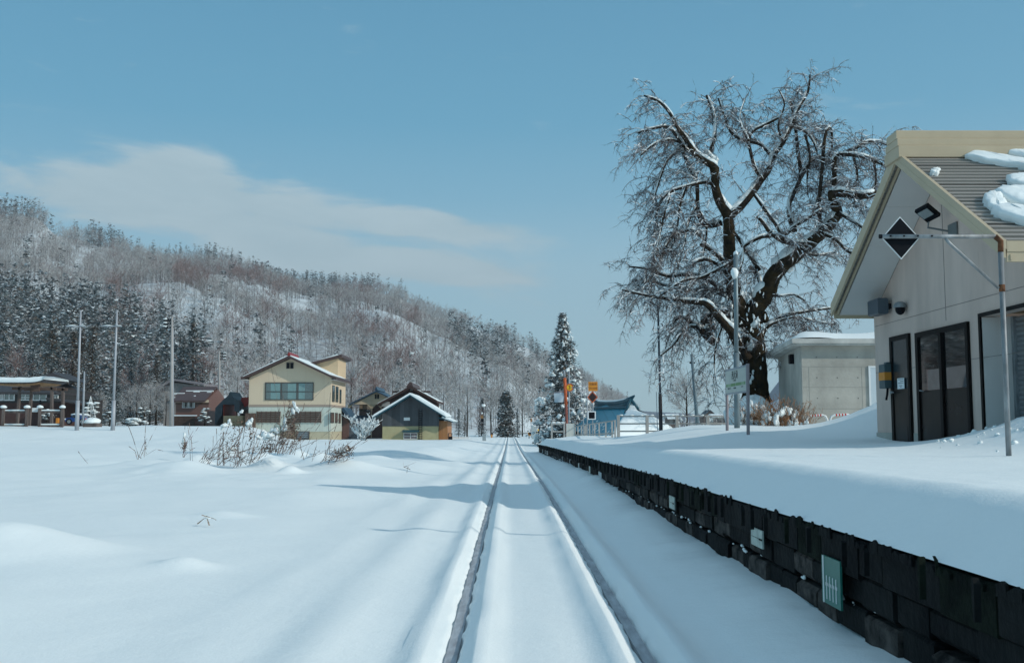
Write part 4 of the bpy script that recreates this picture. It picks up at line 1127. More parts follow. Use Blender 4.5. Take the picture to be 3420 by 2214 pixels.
# distant low houses beyond the bare round tree
def far_house(px0, px1, pyb, pye, pyr, Y, wall_m, roof_m, label, depth=7, snow=True, gable_front=False, win=True):
    a, b = at(px0, pyb, Y), at(px1, pyb, Y); ze, zr = at(px0, pye, Y).z, at(px0, pyr, Y).z
    t = thing('house', (a.x, Y, a.z), label, 'house'); o = t.location
    mb = MB(o=o); mb.box(a.x, b.x, Y, Y + depth, a.z - 1.5, ze)
    if gable_front: mb.prism([(a.x, Y, ze + .002), (b.x, Y, ze + .002), ((a.x + b.x) / 2, Y, zr - .1)], (0, depth, 0))
    mb.build('wall', wall_m, t); ov = .5
    mb = MB(o=o)
    if gable_front:
        xm = (a.x + b.x) / 2
        for s_ in (-1, 1):
            xe = xm + s_ * ((b.x - a.x) / 2 + ov); sl = (zr - ze) / ((b.x - a.x) / 2); zee = zr - sl * abs(xe - xm)
            mb.prism([(xm, Y - ov, zr), (xe, Y - ov, zee), (xe, Y - ov, zee + .18), (xm, Y - ov, zr + .18)], (0, depth + 2 * ov, 0))
    else:
        ym = Y + depth / 2
        for s_ in (-1, 1):
            ye = ym + s_ * (depth / 2 + ov); zee = ze - .1
            mb.prism([(a.x - ov, ym, zr), (a.x - ov, ye, zee), (a.x - ov, ye, zee + .2), (a.x - ov, ym, zr + .2)], (b.x - a.x + 2 * ov, 0, 0))
    mb.build('roof', roof_m, t)
    if win:
        for k in range(2):
            xx = a.x + (b.x - a.x) * (.28 + .4 * k); zz = a.z + (ze - a.z) * .5
            mb = MB(o=o); mb.box(xx - .6, xx + .6, Y - .05, Y + .02, zz - .5, zz + .5); mb.build('window', GLASSD, t)
    return t
WW = mat('far_white_wall', (.50, .48, .42), .8, var=.1); BW = mat('far_brown_wall', (.16, .12, .10), .8, var=.2); DR = mat('far_dark_roof', (.10, .12, .14), .6, var=.2)
far_house(2385, 2440, 1418, 1392, 1384, 260, WW, SNOW, 'far white walled house with snowy roof right of the round bare tree')
far_house(2352, 2392, 1416, 1388, 1370, 300, BW, DR, 'far dark roofed house beside the thin leaning pole', gable_front=True)
far_house(2236, 2268, 1418, 1398, 1384, 240, BW, SNOW, 'far house with snowy roof seen between the lamp post and the round bare tree')
far_house(2440, 2490, 1420, 1396, 1386, 280, BW, SNOW, 'far brown house with snowy roof hidden behind the name board')

# ------------------------------------------------------------------ village on the left
def front(px0, pyb, Y):
    """returns (root position, functions from picture to local facade coordinates)"""
    o = at(px0, pyb, Y)
    return o, (lambda px, py: (lambda q: (q.x, q.z))(at(px, py, Y)))
def window(parent, o, q, px0, py0, px1, py1, Y, frame_m, glass_m, nv=1, nh=0, d=.08, name='window', curtains=None, fw=.07):
    x0, z1 = q(px0, py0); x1, z0 = q(px1, py1)
    fr = MB(o=o)
    fr.box(x0, x1, Y - d, Y + .03, z1 - fw, z1); fr.box(x0, x1, Y - d, Y + .03, z0, z0 + fw)
    n = nv
    for k in range(n + 1):
        xx = x0 + (x1 - x0 - fw) * k / n; fr.box(xx, xx + fw, Y - d + .003, Y + .03, z0 + fw, z1 - fw)
    for k in range(nh): zz = z0 + (z1 - z0) * (k + 1) / (nh + 1) - fw / 2; fr.box(x0 + fw, x1 - fw, Y - d + .006, Y + .03, zz - fw * .4, zz + fw * .4)
    w_ = fr.build(name, frame_m, parent)
    g2 = MB(o=o); g2.box(x0 + fw, x1 - fw, Y - .02, Y + .028, z0 + fw, z1 - fw); g2.build('pane', glass_m, w_)
    if curtains:
        c = MB(o=o)
        for f0, f1 in curtains:
            xx = x0 + (x1 - x0) * f0; xe = x0 + (x1 - x0) * f1; st_ = .12
            while xx < xe: c.box(xx, xx + st_ * .7, Y - .026, Y - .0203, z0 + fw, z1 - fw); xx += st_
        c.build('curtain', mat('curtain', (.20, .34, .34), .9), w_)
    return w_
CREAMW = siding_mat('cream_render', (.64, .52, .375), 1.9, 0, rough=.8, dark=.95, var=.03)
CREAMW2 = siding_mat('peach_render', (.62, .47, .30), 2.6, 2, rough=.8, dark=.95, var=.03)
PALEW = siding_mat('pale_green_siding', (.55, .60, .53), .38, 0, rough=.7, dark=.85, var=.04)
BANDM = mat('brown_band', (.34, .27, .22), .7)
BEIGE = mat('beige_plinth', (.50, .45, .32), .85, var=.08)
ROOFB = mat('brown_metal_roof', (.075, .045, .042), .5, var=.12)
ROOFRED = mat('red_ridge_metal', (.25, .03, .03), .5)
BRONZE = mat('bronze_frame', (.06, .06, .055), .5)
GL = glass_mat('house_glass', (.05, .09, .09), .08, .6)
LATT = mat('brown_lattice', (.10, .065, .05), .8, var=.25, vscale=6)

Y = 105.0
o, q = front(828, 1466, Y); bh = thing('beige_house', o, 'large two storey cream house with brown gable roof and three bay window', 'house')
xl, zg = q(828, 1466); xr, _ = q(1104, 1466); D = 9.0
z_f = q(0, 1441)[1]; z_b0, z_b1 = q(0, 1359)[1], q(0, 1351)[1]; zev = q(0, 1262)[1]; zap = q(966, 1190)[1]; xm = (xl + xr) / 2
mb = MB(o=o); mb.box(xl + .03, xr - .03, Y + .03, Y + D, zg - 1.5, z_f); mb.build('plinth', BEIGE, bh)
mb = MB(o=o); mb.box(xl, xr, Y, Y + D, z_f + .003, z_b0); mb.build('lower_wall', PALEW, bh)
mb = MB(o=o); mb.box(xl - .03, xr + .03, Y - .03, Y + D + .03, z_b0 + .003, z_b1); mb.build('band', BANDM, bh)
mb = MB(o=o); sl = (zap - zev) / (xr - xm + .6)
mb.prism([(xl, Y, z_b1 + .003), (xr, Y, z_b1 + .003), (xr, Y, zap - sl * (xr - xm) - .25), (xm, Y, zap - .25), (xl, Y, zap - sl * (xr - xm) - .25)], (0, D, 0)); mb.build('upper_wall', CREAMW, bh)
mb = MB(o=o); ov = 1.0
for s_ in (-1, 1):
    xe = xm + s_ * (xr - xm + .62); ze_ = zap - sl * abs(xe - xm)
    mb.prism([(xm, Y - ov, zap), (xe, Y - ov, ze_), (xe, Y - ov, ze_ - .22), (xm, Y - ov, zap - .22)], (0, D + 2 * ov, 0))
rf_ = mb.build('roof', ROOFB, bh)
mb = MB(o=o); mb.prism([(xm - .18, Y - ov - .02, zap + .003), (xm + .18, Y - ov - .02, zap + .003), (xm + .02, Y - ov - .02, zap + .36), (xm - .02, Y - ov - .02, zap + .36)], (0, 4.5, 0)); mb.build('ridge_cap', ROOFRED, rf_)
mb = MB(o=o)
for s_ in (-1, 1):
    xe = xm + s_ * (xr - xm + .60); ze_ = zap - sl * abs(xe - xm); f = .96 if s_ < 0 else .86
    a_, b_ = Vector((xm + s_ * .05, Y - ov + .02, zap + .004)), Vector((xm, Y - ov + .02, zap)).lerp(Vector((xe, Y - ov + .02, ze_ + .004)), f)
    mb.prism([a_, b_, b_ + Vector((0, 0, .05)), a_ + Vector((0, 0, .10))], (0, D + ov, 0))
mb.build('roof_snow', SNOW, rf_)
mb = MB(o=o); 
for s_ in (-1, 1):
    xe = xm + s_ * (xr - xm + .60); ze_ = zap - sl * abs(xe - xm) - .23; x2 = xm + s_ * (xr - xm + .003)
    mb.prism([(xe, Y - ov + .1, ze_), (x2, Y - ov + .1, ze_ + .02), (x2, Y - ov + .1, ze_ + .05), (xe, Y - ov + .1, ze_ + .03)], (0, D + ov, 0)); mb.build('soffit', SOFFIT, bh); mb = MB(o=o)
window(bh, o, q, 886, 1277, 1047, 1336, Y, BRONZE, GL, 3, 1, curtains=[(.12, .30), (.47, .63), (.70, .82)], fw=.09)
for px in (957, 970): window(bh, o, q, px, 1211, px + 10.5, 1231, Y, BRONZE, BLACK, 1, 0, name='vent', fw=.04)
def lattice(parent, o, q, px0, py0, px1, py1, Y, frames=True):
    x0, z1 = q(px0, py0); x1, z0 = q(px1, py1); mb = MB(o=o); mb.box(x0, x1, Y - .03, Y + .02, z0, z1); b_ = mb.build('lattice_window', mat('pale_shutter', (.34, .32, .28), .7), parent)
    mb = MB(o=o); n = 5
    for k in range(n): zz = z0 + (z1 - z0) * (k + .2) / n; mb.box(x0, x1, Y - .13, Y - .09, zz, zz + (z1 - z0) / n * .62)
    for k in range(6): xx = x0 + (x1 - x0 - .1) * k / 5; mb.box(xx, xx + .1, Y - .16, Y - .133, z0 - .02, z1 + .02)
    mb.build('slat', LATT, b_)
lattice(bh, o, q, 858, 1374, 937, 1411, Y); lattice(bh, o, q, 985, 1374, 1073, 1411, Y)
mb = MB(o=o); x0, z1 = q(826, 1380); x1, z0 = q(853, 1466); mb.box(x0, x1, Y - .8, Y - .035, z0 - .3, z1); mb.build('porch', LATT, bh)
mb = MB(o=o); x0, z1 = q(958, 1395); x1, z0 = q(988, 1466)
for k in range(14): mb.box(x0, x1, Y - .6, Y - .5, z0 + (z1 - z0) * k / 14, z0 + (z1 - z0) * (k + .6) / 14)
mb.build('stacked_boards', LATT, bh)
window(bh, o, q, 990, 1440, 1033, 1467, Y - .001, BRONZE, glass_mat('snow_board', (.35, .42, .46), .5, .2), 1, 3, name='cellar_window')
def sidewin(parent, o, X, pa, pb, py0, py1, Yc, m=GL, name='side_window', slat=False):
    """opening on the flank wall at x = X between picture columns pa, pb"""
    ya, yb = Yon(pa, 1300, X), Yon(pb, 1300, X)
    zt_, zb2 = at(pa, py0, ya).z, at(pa, py1, ya).z
    ya, yb = sorted((ya, yb))
    mb = MB(o=o); mb.box(X - .02, X + .06, ya, yb, zb2, zt_); b_ = mb.build(name, BRONZE, parent)
    mb = MB(o=o); mb.box(X + .0603, X + .066, ya + .12, yb - .12, zb2 + .1, zt_ - .1); mb.build('pane', m, b_)
for pa, pb, y0_, y1_ in ((1109, 1117, 1286, 1341), (1121, 1129, 1290, 1342), (1134, 1139, 1300, 1346)): sidewin(bh, o, xr, pa, pb, y0_, y1_, Y)
for pa, pb, y0_, y1_ in ((1105, 1116, 1377, 1412), (1120, 1128, 1378, 1412), (1132, 1138, 1380, 1413)): sidewin(bh, o, xr, pa, pb, y0_, y1_, Y, LATT, 'side_lattice')
# tall rear part with a single pitch roof
Y2 = Y + 7.0
a_, b_, c_ = at(1030, 1260, Y2), at(1128, 1260, Y2), at(1030, 1218, Y2)
ztr = at(1128, 1197, Y2).z; ztl = at(1030, 1222, Y2).z
mb = MB(o=o); mb.prism([(a_.x, Y2, z_b1), (b_.x, Y2, z_b1), (b_.x, Y2, ztr), (a_.x, Y2, ztl)], (0, 5.5, 0)); mb.build('tower_wall', CREAMW2, bh)
mb = MB(o=o); sl2 = (ztr - ztl) / (b_.x - a_.x); xe = b_.x + .5
mb.prism([(a_.x - .3, Y2 - .7, ztl - sl2 * .3 + .003), (xe, Y2 - .7, ztr + sl2 * .5 + .003), (xe, Y2 - .7, ztr + sl2 * .5 + .30), (a_.x - .3, Y2 - .7, ztl - sl2 * .3 + .25)], (0, 7.2, 0)); tr_ = mb.build('tower_roof', ROOFB, bh)
mb = MB(o=o); mb.prism([(a_.x + .2, Y2 - .68, ztl + .27), (xe - .4, Y2 - .68, ztr + sl2 * .1 + .3), (xe - .5, Y2 - .68, ztr + sl2 * .1 + .40), (a_.x + .4, Y2 - .68, ztl + .33)], (0, 7, 0)); mb.build('roof_snow', SNOW, tr_)

# --- dark gabled barn
Y = 104.0
o, q = front(1279, 1464, Y); br = thing('barn', o, 'low barn with dark boarded gable over a cream wall and snowy roof', 'barn')
DBOARD = siding_mat('dark_gable_board', (.075, .085, .095), .42, 0, rough=.8, dark=.8, var=.3)
MUST = mat('mustard_plaster', (.42, .38, .22), .85, var=.12, vscale=1.5)
xl, zg = q(1277, 1466); xr, _ = q(1464, 1466); D = 9.0; zw = q(0, 1423)[1]; xm, zap = q(1373, 1319); xr2, zre = q(1490, 1391); xl2, zle = q(1250, 1393)
mb = MB(o=o); mb.box(xl, xr, Y, Y + D, zg - 1.5, zw); mb.build('lower_wall', MUST, br)
sl = (zap - zre) / (xr2 - xm)
mb = MB(o=o); mb.prism([(xl - .05, Y - .05, zw + .003), (xr + .05, Y - .05, zw + .003), (xr + .05, Y - .05, zap - sl * (xr + .05 - xm) - .16), (xm, Y - .05, zap - .16), (xl - .05, Y - .05, zap - sl * (xm - xl + .05) - .16)], (0, D, 0)); mb.build('gable_wall', DBOARD, br)
mb = MB(o=o); ms = MB(o=o); ov = 1.25
for s_, xe in ((-1, xl2), (1, xr2)):
    ze_ = zap - sl * abs(xe - xm)
    mb.prism([(xm, Y - ov, zap), (xe, Y - ov, ze_), (xe, Y - ov, ze_ - .14), (xm, Y - ov, zap - .14)], (0, D + 2 * ov, 0))
    if True: ms.prism([(xm, Y - ov - .03, zap + .003), (xe, Y - ov - .03, ze_ + .003), (xe + s_ * .06, Y - ov - .03, ze_ + .12), (xe - s_ * .2, Y - ov - .03, ze_ + sl * .2 + .24), (xm, Y - ov - .03, zap + .20)], (0, D + ov, 0))
rf_ = mb.build('roof', TEALD, br); ms.build('roof_snow', SNOW, rf_)
x0, z1 = q(1349, 1394); x1, z0 = q(1369, 1404); mb = MB(o=o); mb.box(x0, x1, Y - .10, Y - .053, z0, z1); mb.build('white_plate', WHITEP, br)
w1 = window(br, o, q, 1348, 1445, 1394, 1466, Y, WHITEP, glass_mat('barn_glass', (.16, .13, .14), .3, .3), 2, 1, fw=.05)
x0, z1 = q(1345, 1438); x1, z0 = q(1400, 1443); mb = MB(o=o); mb.prism([(x0, Y - .5, z0), (x1, Y - .5, z0), (x1, Y - .003, z1), (x0, Y - .003, z1)], (0, 0, .08)); mb.build('window_hood', TEALD, w1)
mb = MB(o=o); x0, _ = q(1411, 0); x1, _ = q(1421, 0); zt_ = q(0, 1366)[1]
for xx in (x0, x1): mb.box(xx - .025, xx + .025, Y - .16, Y - .11, zg - .3, zt_)
for k in range(13): zz = zg + (zt_ - zg) * k / 13; mb.box(x0 + .026, x1 - .026, Y - .15, Y - .12, zz, zz + .05)
mb.build('ladder', BLACK, br)
mb = MB(o=o); x0, z1 = q(1464, 1402); x1, _ = q(1494, 1402); mb.box(x0 + .06, x1, Y + .3, Y + D - 1, zg - 1, z1 - .1)
mb.build('lean_to_wall', siding_mat('orange_boards', (.34, .15, .05), .3, 0, dark=.8), br)
xa, za = q(1466, 1393); xb2, zb2 = q(1514, 1408); mb = MB(o=o); mb.prism([(xa, Y - .8, za), (xb2, Y - .8, zb2), (xb2, Y - .8, zb2 - .1), (xa, Y - .8, za - .1)], (0, D, 0)); lr = mb.build('lean_to_roof', TEALD, br)
mb = MB(o=o); mb.prism([(xa + .3, Y - .83, za - .05), (xb2, Y - .83, zb2 + .004), (xb2 + .06, Y - .83, zb2 + .1), (xb2 - .4, Y - .83, zb2 + .30), (xa + .5, Y - .83, za + .13)], (0, D, 0)); mb.build('roof_snow', SNOW, lr)
mb = MB(o=o); x0, z0 = q(1496, 1466); x1, z1 = q(1509, 1448)
for xx in (x0, x1 - .05): mb.box(xx, xx + .06, Y + .5, Y + .56, z0 - .3, z1)
mb.box(x0, x1, Y + .4, Y + 1.2, z1, z1 + .05); mb.box(x0, x1, Y + .45, Y + 1.1, z0 - .1, z0 + .25); mb.build('rack', BLACK, br)

# --- traditional house with timbered gable behind the barn
Y = 118.0
o, q = front(1290, 1460, Y); tm = thing('timbered_house', o, 'traditional house with wide dark roof and timbered white gable behind the barn', 'house')
TIMB = mat('dark_timber', (.055, .030, .026), .8, var=.3); PLAST = mat('white_plaster', (.62, .62, .58), .85, var=.06)
DROOF = mat('slate_blue_roof', (.12, .14, .16), .5, var=.15)
xm, zap = q(1374, 1290); xr2, zre = q(1462, 1338); xl2, _ = q(1258, 1340); xl, zb2 = q(1280, 1460); xr, _ = q(1450, 1460); D = 10; sl = (zap - zre) / (xr2 - xm); ov = 1.3
mb = MB(o=o); mb.prism([(xl, Y, zb2 - 1), (xr, Y, zb2 - 1), (xr, Y, zap - sl * (xr - xm) - .25), (xm, Y, zap - .25), (xl, Y, zap - sl * (xm - xl) - .25)], (0, D, 0)); mb.build('wall', PLAST, tm)
mb = MB(o=o)
for k, py in enumerate((1345, 1338, 1330, 1323, 1312)):
    z = q(0, py)[1]; hw = max(.3, (zap - .3 - z) / sl); mb.box(max(xm - hw, xl) + .1, min(xm + hw, xr) - .1, Y - .08, Y - .003, z, z + .16)
for px in (1300, 1318, 1337, 1356, 1374, 1393, 1412, 1430, 1447):
    x, _ = q(px, 0); zt_ = zap - sl * abs(x - xm) - .35; mb.box(x - .07, x + .07, Y - .12, Y - .083, q(0, 1350)[1], zt_)
mb.box(xm - 2.2, xm + 2.2, Y - .16, Y - .123, q(0, 1311)[1], q(0, 1305)[1])
for s_ in (-1, 1): mb.prism([(xm + s_ * .15, Y - .2, zap - .3), (xm + s_ * 3.2, Y - .2, zap - .3 - sl * 3.05), (xm + s_ * 3.2, Y - .2, zap - .85 - sl * 3.05), (xm + s_ * .15, Y - .2, zap - .8)], (0, .035, 0))
mb.build('timber_frame', TIMB, tm)
mb = MB(o=o); mb.box(xl - .02, xr + .02, Y - .06, Y - .003, zb2, q(0, 1353)[1]); mb.build('lower_boards', TIMB, tm)
mb = MB(o=o); ms = MB(o=o)
for s_, xe in ((-1, xl2 + .3), (1, xr2)):
    ze_ = zap - sl * abs(xe - xm)
    mb.prism([(xm, Y - ov, zap), (xe, Y - ov, ze_), (xe, Y - ov, ze_ - .26), (xm, Y - ov, zap - .26)], (0, D + 2 * ov, 0))
    ms.prism([(xm + s_ * .8, Y - ov + .02, zap + .004 - sl * .8), (xe, Y - ov + .02, ze_ + .004), (xe, Y - ov + .02, ze_ + .06), (xm + s_ * .8, Y - ov + .02, zap + .05 - sl * .8)], (0, D, 0))
rf_ = mb.build('roof', TIMB, tm); ms.build('roof_snow', SNOW, rf_)
mb = MB(o=o); x0, z0 = q(1340, 1296); mb.prism([(xm - .5, Y - ov + .0, zap - .1), (xm + .3, Y - ov, zap - .1), (xm + .15, Y - ov, zap + .42), (xm - .1, Y - ov, zap + .45)], (-.0, D, 0)); mb.build('ridge_cap', ROOFB, rf_)
mb = MB(o=o)
for k in range(9): x, z = q(1277 + k * 3, 1350); mb.box(x, x + .04, Y - .5, Y - .42, q(0, 1358)[1], q(0, 1342)[1])
mb.build('window_grille', WHITEP, tm)

# --- cream and brown house with the blue roof
Y = 122.0
o, q = front(1185, 1460, Y); hs = thing('gabled_house', o, 'cream gabled house with blue roof edge and brown lower wall left of the timbered house', 'house')
BLUER = mat('blue_metal_roof', (.035, .075, .12), .45, var=.15); BRW = siding_mat('brown_siding', (.13, .07, .06), .3, 2, dark=.8)
xm, zap = q(1259, 1304); xl2, zle = q(1170, 1348); xl, zb2 = q(1181, 1460); xr, _ = q(1337, 1460); sl = (zap - zle) / (xm - xl2); D = 8; ov = .8
zm = q(0, 1350)[1]
mb = MB(o=o); mb.prism([(xl, Y, zm), (xr, Y, zm), (xr, Y, zap - sl * (xr - xm) - .2), (xm, Y, zap - .2), (xl, Y, zap - sl * (xm - xl) - .2)], (0, D, 0)); mb.build('upper_wall', CREAMW, hs)
mb = MB(o=o); mb.box(xl + .5, xr, Y + .8, Y + D, zb2 - 1, zm - .003); mb.build('recessed_wall', BRW, hs)
mb = MB(o=o)
for px in (1183, 1186, 1258):
    x, _ = q(px, 0); mb.box(x - .05, x + .05, Y, Y + .1, zb2 - .5, zm - .004)
for px, s_ in ((1183, 1), (1258, -1), (1258, 1), (1290, -1)):
    x, _ = q(px, 0); mb.prism([(x, Y + .02, zm - .005), (x + s_ * .55, Y + .02, zm - .005), (x, Y + .02, zm - .6)], (0, .05, 0))
mb.build('porch_post', CREAM, hs)
mb = MB(o=o)
for s_, xe in ((-1, xl2), (1, q(1337, 0)[0])):
    ze_ = zap - sl * abs(xe - xm); mb.prism([(xm, Y - ov, zap), (xe, Y - ov, ze_), (xe, Y - ov, ze_ - .16), (xm, Y - ov, zap - .16)], (0, D + 2 * ov, 0))
rf_ = mb.build('roof', BLUER, hs); mb = MB(o=o); mb.prism([(xm - .2, Y - ov - .02, zap + .003), (xm + .2, Y - ov - .02, zap + .003), (xm, Y - ov - .02, zap + .45)], (0, D, 0)); mb.build('ridge_cap', BLUER, rf_)
for px in (1252, 1260): window(hs, o, q, px, 1317, px + 6, 1332, Y, BRONZE, BLACK, 1, 0, name='vent', fw=.04)
x0, z1 = q(1198, 1352); x1, z0 = q(1243, 1373); mb = MB(o=o); mb.box(x0, x1, Y + .70, Y + .797, z0, z1); mb.build('window', GLASSD, hs)
x0, z1 = q(1186, 1398); mb = MB(o=o); mb.prism([(x0, Y - 1.2, z1 - .25), (q(1262, 0)[0], Y - 1.2, z1 - .25), (q(1262, 0)[0], Y + .75, z1 + .3), (x0, Y + .75, z1 + .3)], (0, 0, .1)); mb.build('porch_roof', BLUER, hs)

# --- blue roofed shed right beside the beige house
Y = 112.0
o, q = front(1144, 1440, Y); sh = thing('blue_roofed_shed', o, 'small brown shed with steep blue roof tucked beside the cream house', 'shed')
x0, z1 = q(1144, 1385); x1, z0 = q(1164, 1440); mb = MB(o=o); mb.box(x0, x1, Y, Y + 4, z0 - 1, z1); mb.build('wall', BRW, sh)
a0, a1, a2 = q(1140, 1365), q(1158, 1376), q(1180, 1402); mb = MB(o=o)
mb.prism([(a0[0], Y - .6, a0[1]), (a0[0] + .3, Y - .6, a0[1] + .15), (a2[0], Y - .6, a2[1]), (a2[0] - .25, Y - .6, a2[1] - .1)], (.0, 5, .0)); rf_ = mb.build('roof', BLUER, sh)
x0, z0 = q(1163, 1440); x1, z1 = q(1180, 1402); mb = MB(o=o); mb.box(x0 + .003, x1, Y + .5, Y + 3, z0 - 1, z1); mb.build('side_panel', DROOF, sh)

# --- brown wooden house left
Y = 112.0
o, q = front(585, 1425, Y); bw = thing('brown_house', o, 'small brown wooden house with plain dark roof dotted with snow', 'house')
xl, zb2 = q(585, 1430); xr, _ = q(695, 1430); ze_ = q(0, 1334)[1]; zt_ = q(0, 1293)[1]; D = 7.0
BR2 = siding_mat('reddish_brown_boards', (.17, .085, .065), .3, 2, dark=.8)
mb = MB(o=o); mb.prism([(xl, Y, zb2 - 1), (xl, Y + D, zb2 - 1), (xl, Y + D, ze_), (xl, Y + D / 2, zt_ - .15), (xl, Y, ze_)], (xr - xl, 0, 0)); mb.build('wall', BR2, bw)
mb = MB(o=o); mb.box(xl - .03, xr + .03, Y - .05, Y - .003, q(0, 1350)[1], ze_ - .04); mb.build('dark_band', LATT, bw)
mb = MB(o=o); mb.box(xl, xr + .02, Y - .08, Y - .053, ze_ - .32, ze_ - .04); mb.build('cream_band', CREAMW, bw)
mb = MB(o=o); zq = q(0, 1391)[1]; mb.box(xl, xr - 1.2, Y - .9, Y - .82, zb2 - .5, zq)
for k in range(26): x = xl + (xr - 1.2 - xl) * k / 26; mb.box(x, x + .05, Y - .96, Y - .903, zb2 - .5, zq + .05)
mb.build('slatted_screen', LATT, bw)
mb = MB(o=o); mb.box(xl - .1, xr - 1.0, Y - 1.0, Y - .75, zq + .06, zq + .16); mb.build('snow', SNOW, bw)
window(bw, o, q, 610, 1338, 651, 1362, Y - .06, WHITEP, GLASSD, 2, 0, fw=.05)
mb = MB(o=o); xo = xl - .3; xo2 = q(722, 0)[0] + .2
for s_ in (-1, 1):
    ym = Y + D / 2; ye = ym + s_ * (D / 2 + .8); sl = (zt_ - ze_) / (D / 2); zz = zt_ - sl * (D / 2 + .8)
    mb.prism([(xo, ym, zt_), (xo, ye, zz), (xo, ye, zz + .18), (xo, ym, zt_ + .2)], (xo2 - xo, 0, 0))
rf_ = mb.build('roof', ROOFB, bw)
mb = MB(o=o); r = random.Random(4)
for px, py, L in ((607, 1315, 1.2), (640, 1307, 3.0), (667, 1310, .7), (712, 1311, .5), (618, 1328, .2), (680, 1323, .2)):
    f = (py - 1293) / 42; x, _ = q(px, 0); yy = Y + D / 2 - f * (D / 2 + .5); zz = zt_ + .22 - f * (zt_ - ze_ + .1) * 1.1
    mb.box(x, x + L, yy - .15, yy + .12, zz - .12, zz + .03, bev=.02)
mb.build('roof_snow', SNOW, rf_)
# --- grey neighbour behind trees
Y = 124.0
o, q = front(520, 1420, Y); gh = thing('pale_house', o, 'pale walled house with grey gable roof half hidden by bare trees', 'house')
xl, zb2 = q(545, 1425); xr, _ = q(600, 1425); xm, zap = q(585, 1272)
mb = MB(o=o); mb.prism([(xl, Y, zb2 - 1), (xr + 3, Y, zb2 - 1), (xr + 3, Y, q(0, 1290)[1]), (xm, Y, zap - .2), (xl, Y, q(0, 1295)[1])], (0, 8, 0)); mb.build('wall', mat('grey_white_wall', (.27, .25, .235), .85, var=.15), gh)
mb = MB(o=o); x0, z0 = q(494, 1318); mb.prism([(x0, Y - .8, z0), (xm, Y - .8, zap), (xm, Y - .8, zap + .25), (x0, Y - .8, z0 + .2)], (0, 9, 0)); mb.prism([(xm + .003, Y - .8, zap), (xr + 3, Y - .8, q(0, 1288)[1]), (xr + 3, Y - .8, q(0, 1288)[1] + .2), (xm + .003, Y - .8, zap + .25)], (0, 9, 0)); mb.build('roof', mat('grey_roof', (.22, .20, .21), .6, var=.1), gh)
mb = MB(o=o); x0, z1 = q(560, 1330); x1, z0 = q(582, 1345); mb.box(x0, x1, Y - .05, Y - .003, z0, z1); mb.build('window', GLASSD, gh)
# --- red and black sheds
Y = 108.0
o, q = front(745, 1440, Y); rs = thing('red_shed', o, 'red and tan shed with steep black peaked roof between the brown and cream houses', 'shed')
x0, z0 = q(745, 1440); x1, z1 = q(800, 1388); xm, zap = q(769, 1308)
mb = MB(o=o); mb.box(x0, x1 + .3, Y, Y + 5, z0 - 1, z1); mb.build('lower_wall', mat('tan_boards', (.42, .30, .18), .8, var=.1), rs)
mb = MB(o=o); zr_ = q(0, 1350)[1]; mb.box(x0 - .02, q(782, 0)[0], Y - .03, Y + 5, z1 + .003, zr_); mb.build('red_wall', mat('red_sheet', (.42, .05, .025), .6, var=.1), rs)
mb = MB(o=o); pk = [q(*p_) for p_ in ((720, 1362), (748, 1333), (762, 1322), (769, 1308), (776, 1322), (792, 1336), (802, 1350), (800, 1380), (783, 1372), (783, 1350), (745, 1351), (742, 1385), (718, 1420), (720, 1362))[:-1]]
mb.prism([(x, Y - .1, z) for x, z in pk][::-1], (0, 4, 0)); mb.build('roof', mat('black_sheet', (.035, .05, .06), .55, var=.2), rs)
Y = 109.5
o, q = front(800, 1420, Y); r2_ = thing('red_lean_to', o, 'dark lean-to with bright red sloping roof against the cream house', 'shed')
a0, a1, a2, a3 = q(807, 1327), q(829, 1327), q(829, 1352), q(797, 1368)
mb = MB(o=o); mb.prism([(a0[0], Y, a0[1]), (a1[0], Y, a1[1]), (a2[0], Y, a2[1]), (a3[0], Y, a3[1])][::-1], (0, .8, 0)); mb.build('roof', mat('red_roof', (.32, .04, .03), .5, var=.1), r2_)
x0, z1 = q(799, 1370); x1, z0 = q(829, 1420); mb = MB(o=o); mb.box(x0, x1, Y + .3, Y + 3, z0 - 1, z1); mb.build('wall', LATT, r2_)

# --- traditional house at far left with carport
Y = 104.0
o, q = front(0, 1400, Y); fh = thing('farmhouse', o, 'wide low farmhouse with dark hipped roof and white framed windows behind the roofed gate', 'house')
DKR = mat('dark_tile_roof', (.045, .040, .042), .55, var=.15, vscale=4)
xl, zb2 = q(-260, 1405); xr, _ = q(232, 1405); z_e = q(0, 1300)[1]; zlow = q(0, 1345)[1]
mb = MB(o=o); mb.box(xl, xr - 1, Y, Y + 8, zb2 - 1.2, zlow); mb.build('lower_wall', mat('red_brown_wall', (.065, .034, .030), .8, var=.15), fh)
mb = MB(o=o); mb.box(xl, xr - 1, Y - .04, Y + 8, zlow + .003, z_e); mb.build('upper_wall', mat('dark_wall', (.035, .035, .035), .7, var=.2), fh)
mb = MB(o=o); zt1 = q(0, 1268)[1]
e0 = [(xl - 1, Y - 1.2, z_e - .2), (q(256, 0)[0], Y - 1.2, z_e - .35), (q(256, 0)[0], Y + 9, z_e - .3), (xl - 1, Y + 9, z_e - .2)]
t0 = [(xl + 2, Y + 3, zt1), (q(178, 0)[0], Y + 3, zt1), (q(178, 0)[0], Y + 6, zt1), (xl + 2, Y + 6, zt1)]
E = [mb.p(*p_) for p_ in e0]; T = [mb.p(*p_) for p_ in t0]; E2 = [mb.p(p_[0], p_[1], p_[2] - .2) for p_ in e0]
for k in range(4): mb.face([E[k], E[(k + 1) % 4], T[(k + 1) % 4], T[k]]); mb.face([E2[k], E2[(k + 1) % 4], E[(k + 1) % 4], E[k]])
mb.face(T); mb.face(E2[::-1]); lowr = mb.build('lower_roof', DKR, fh)
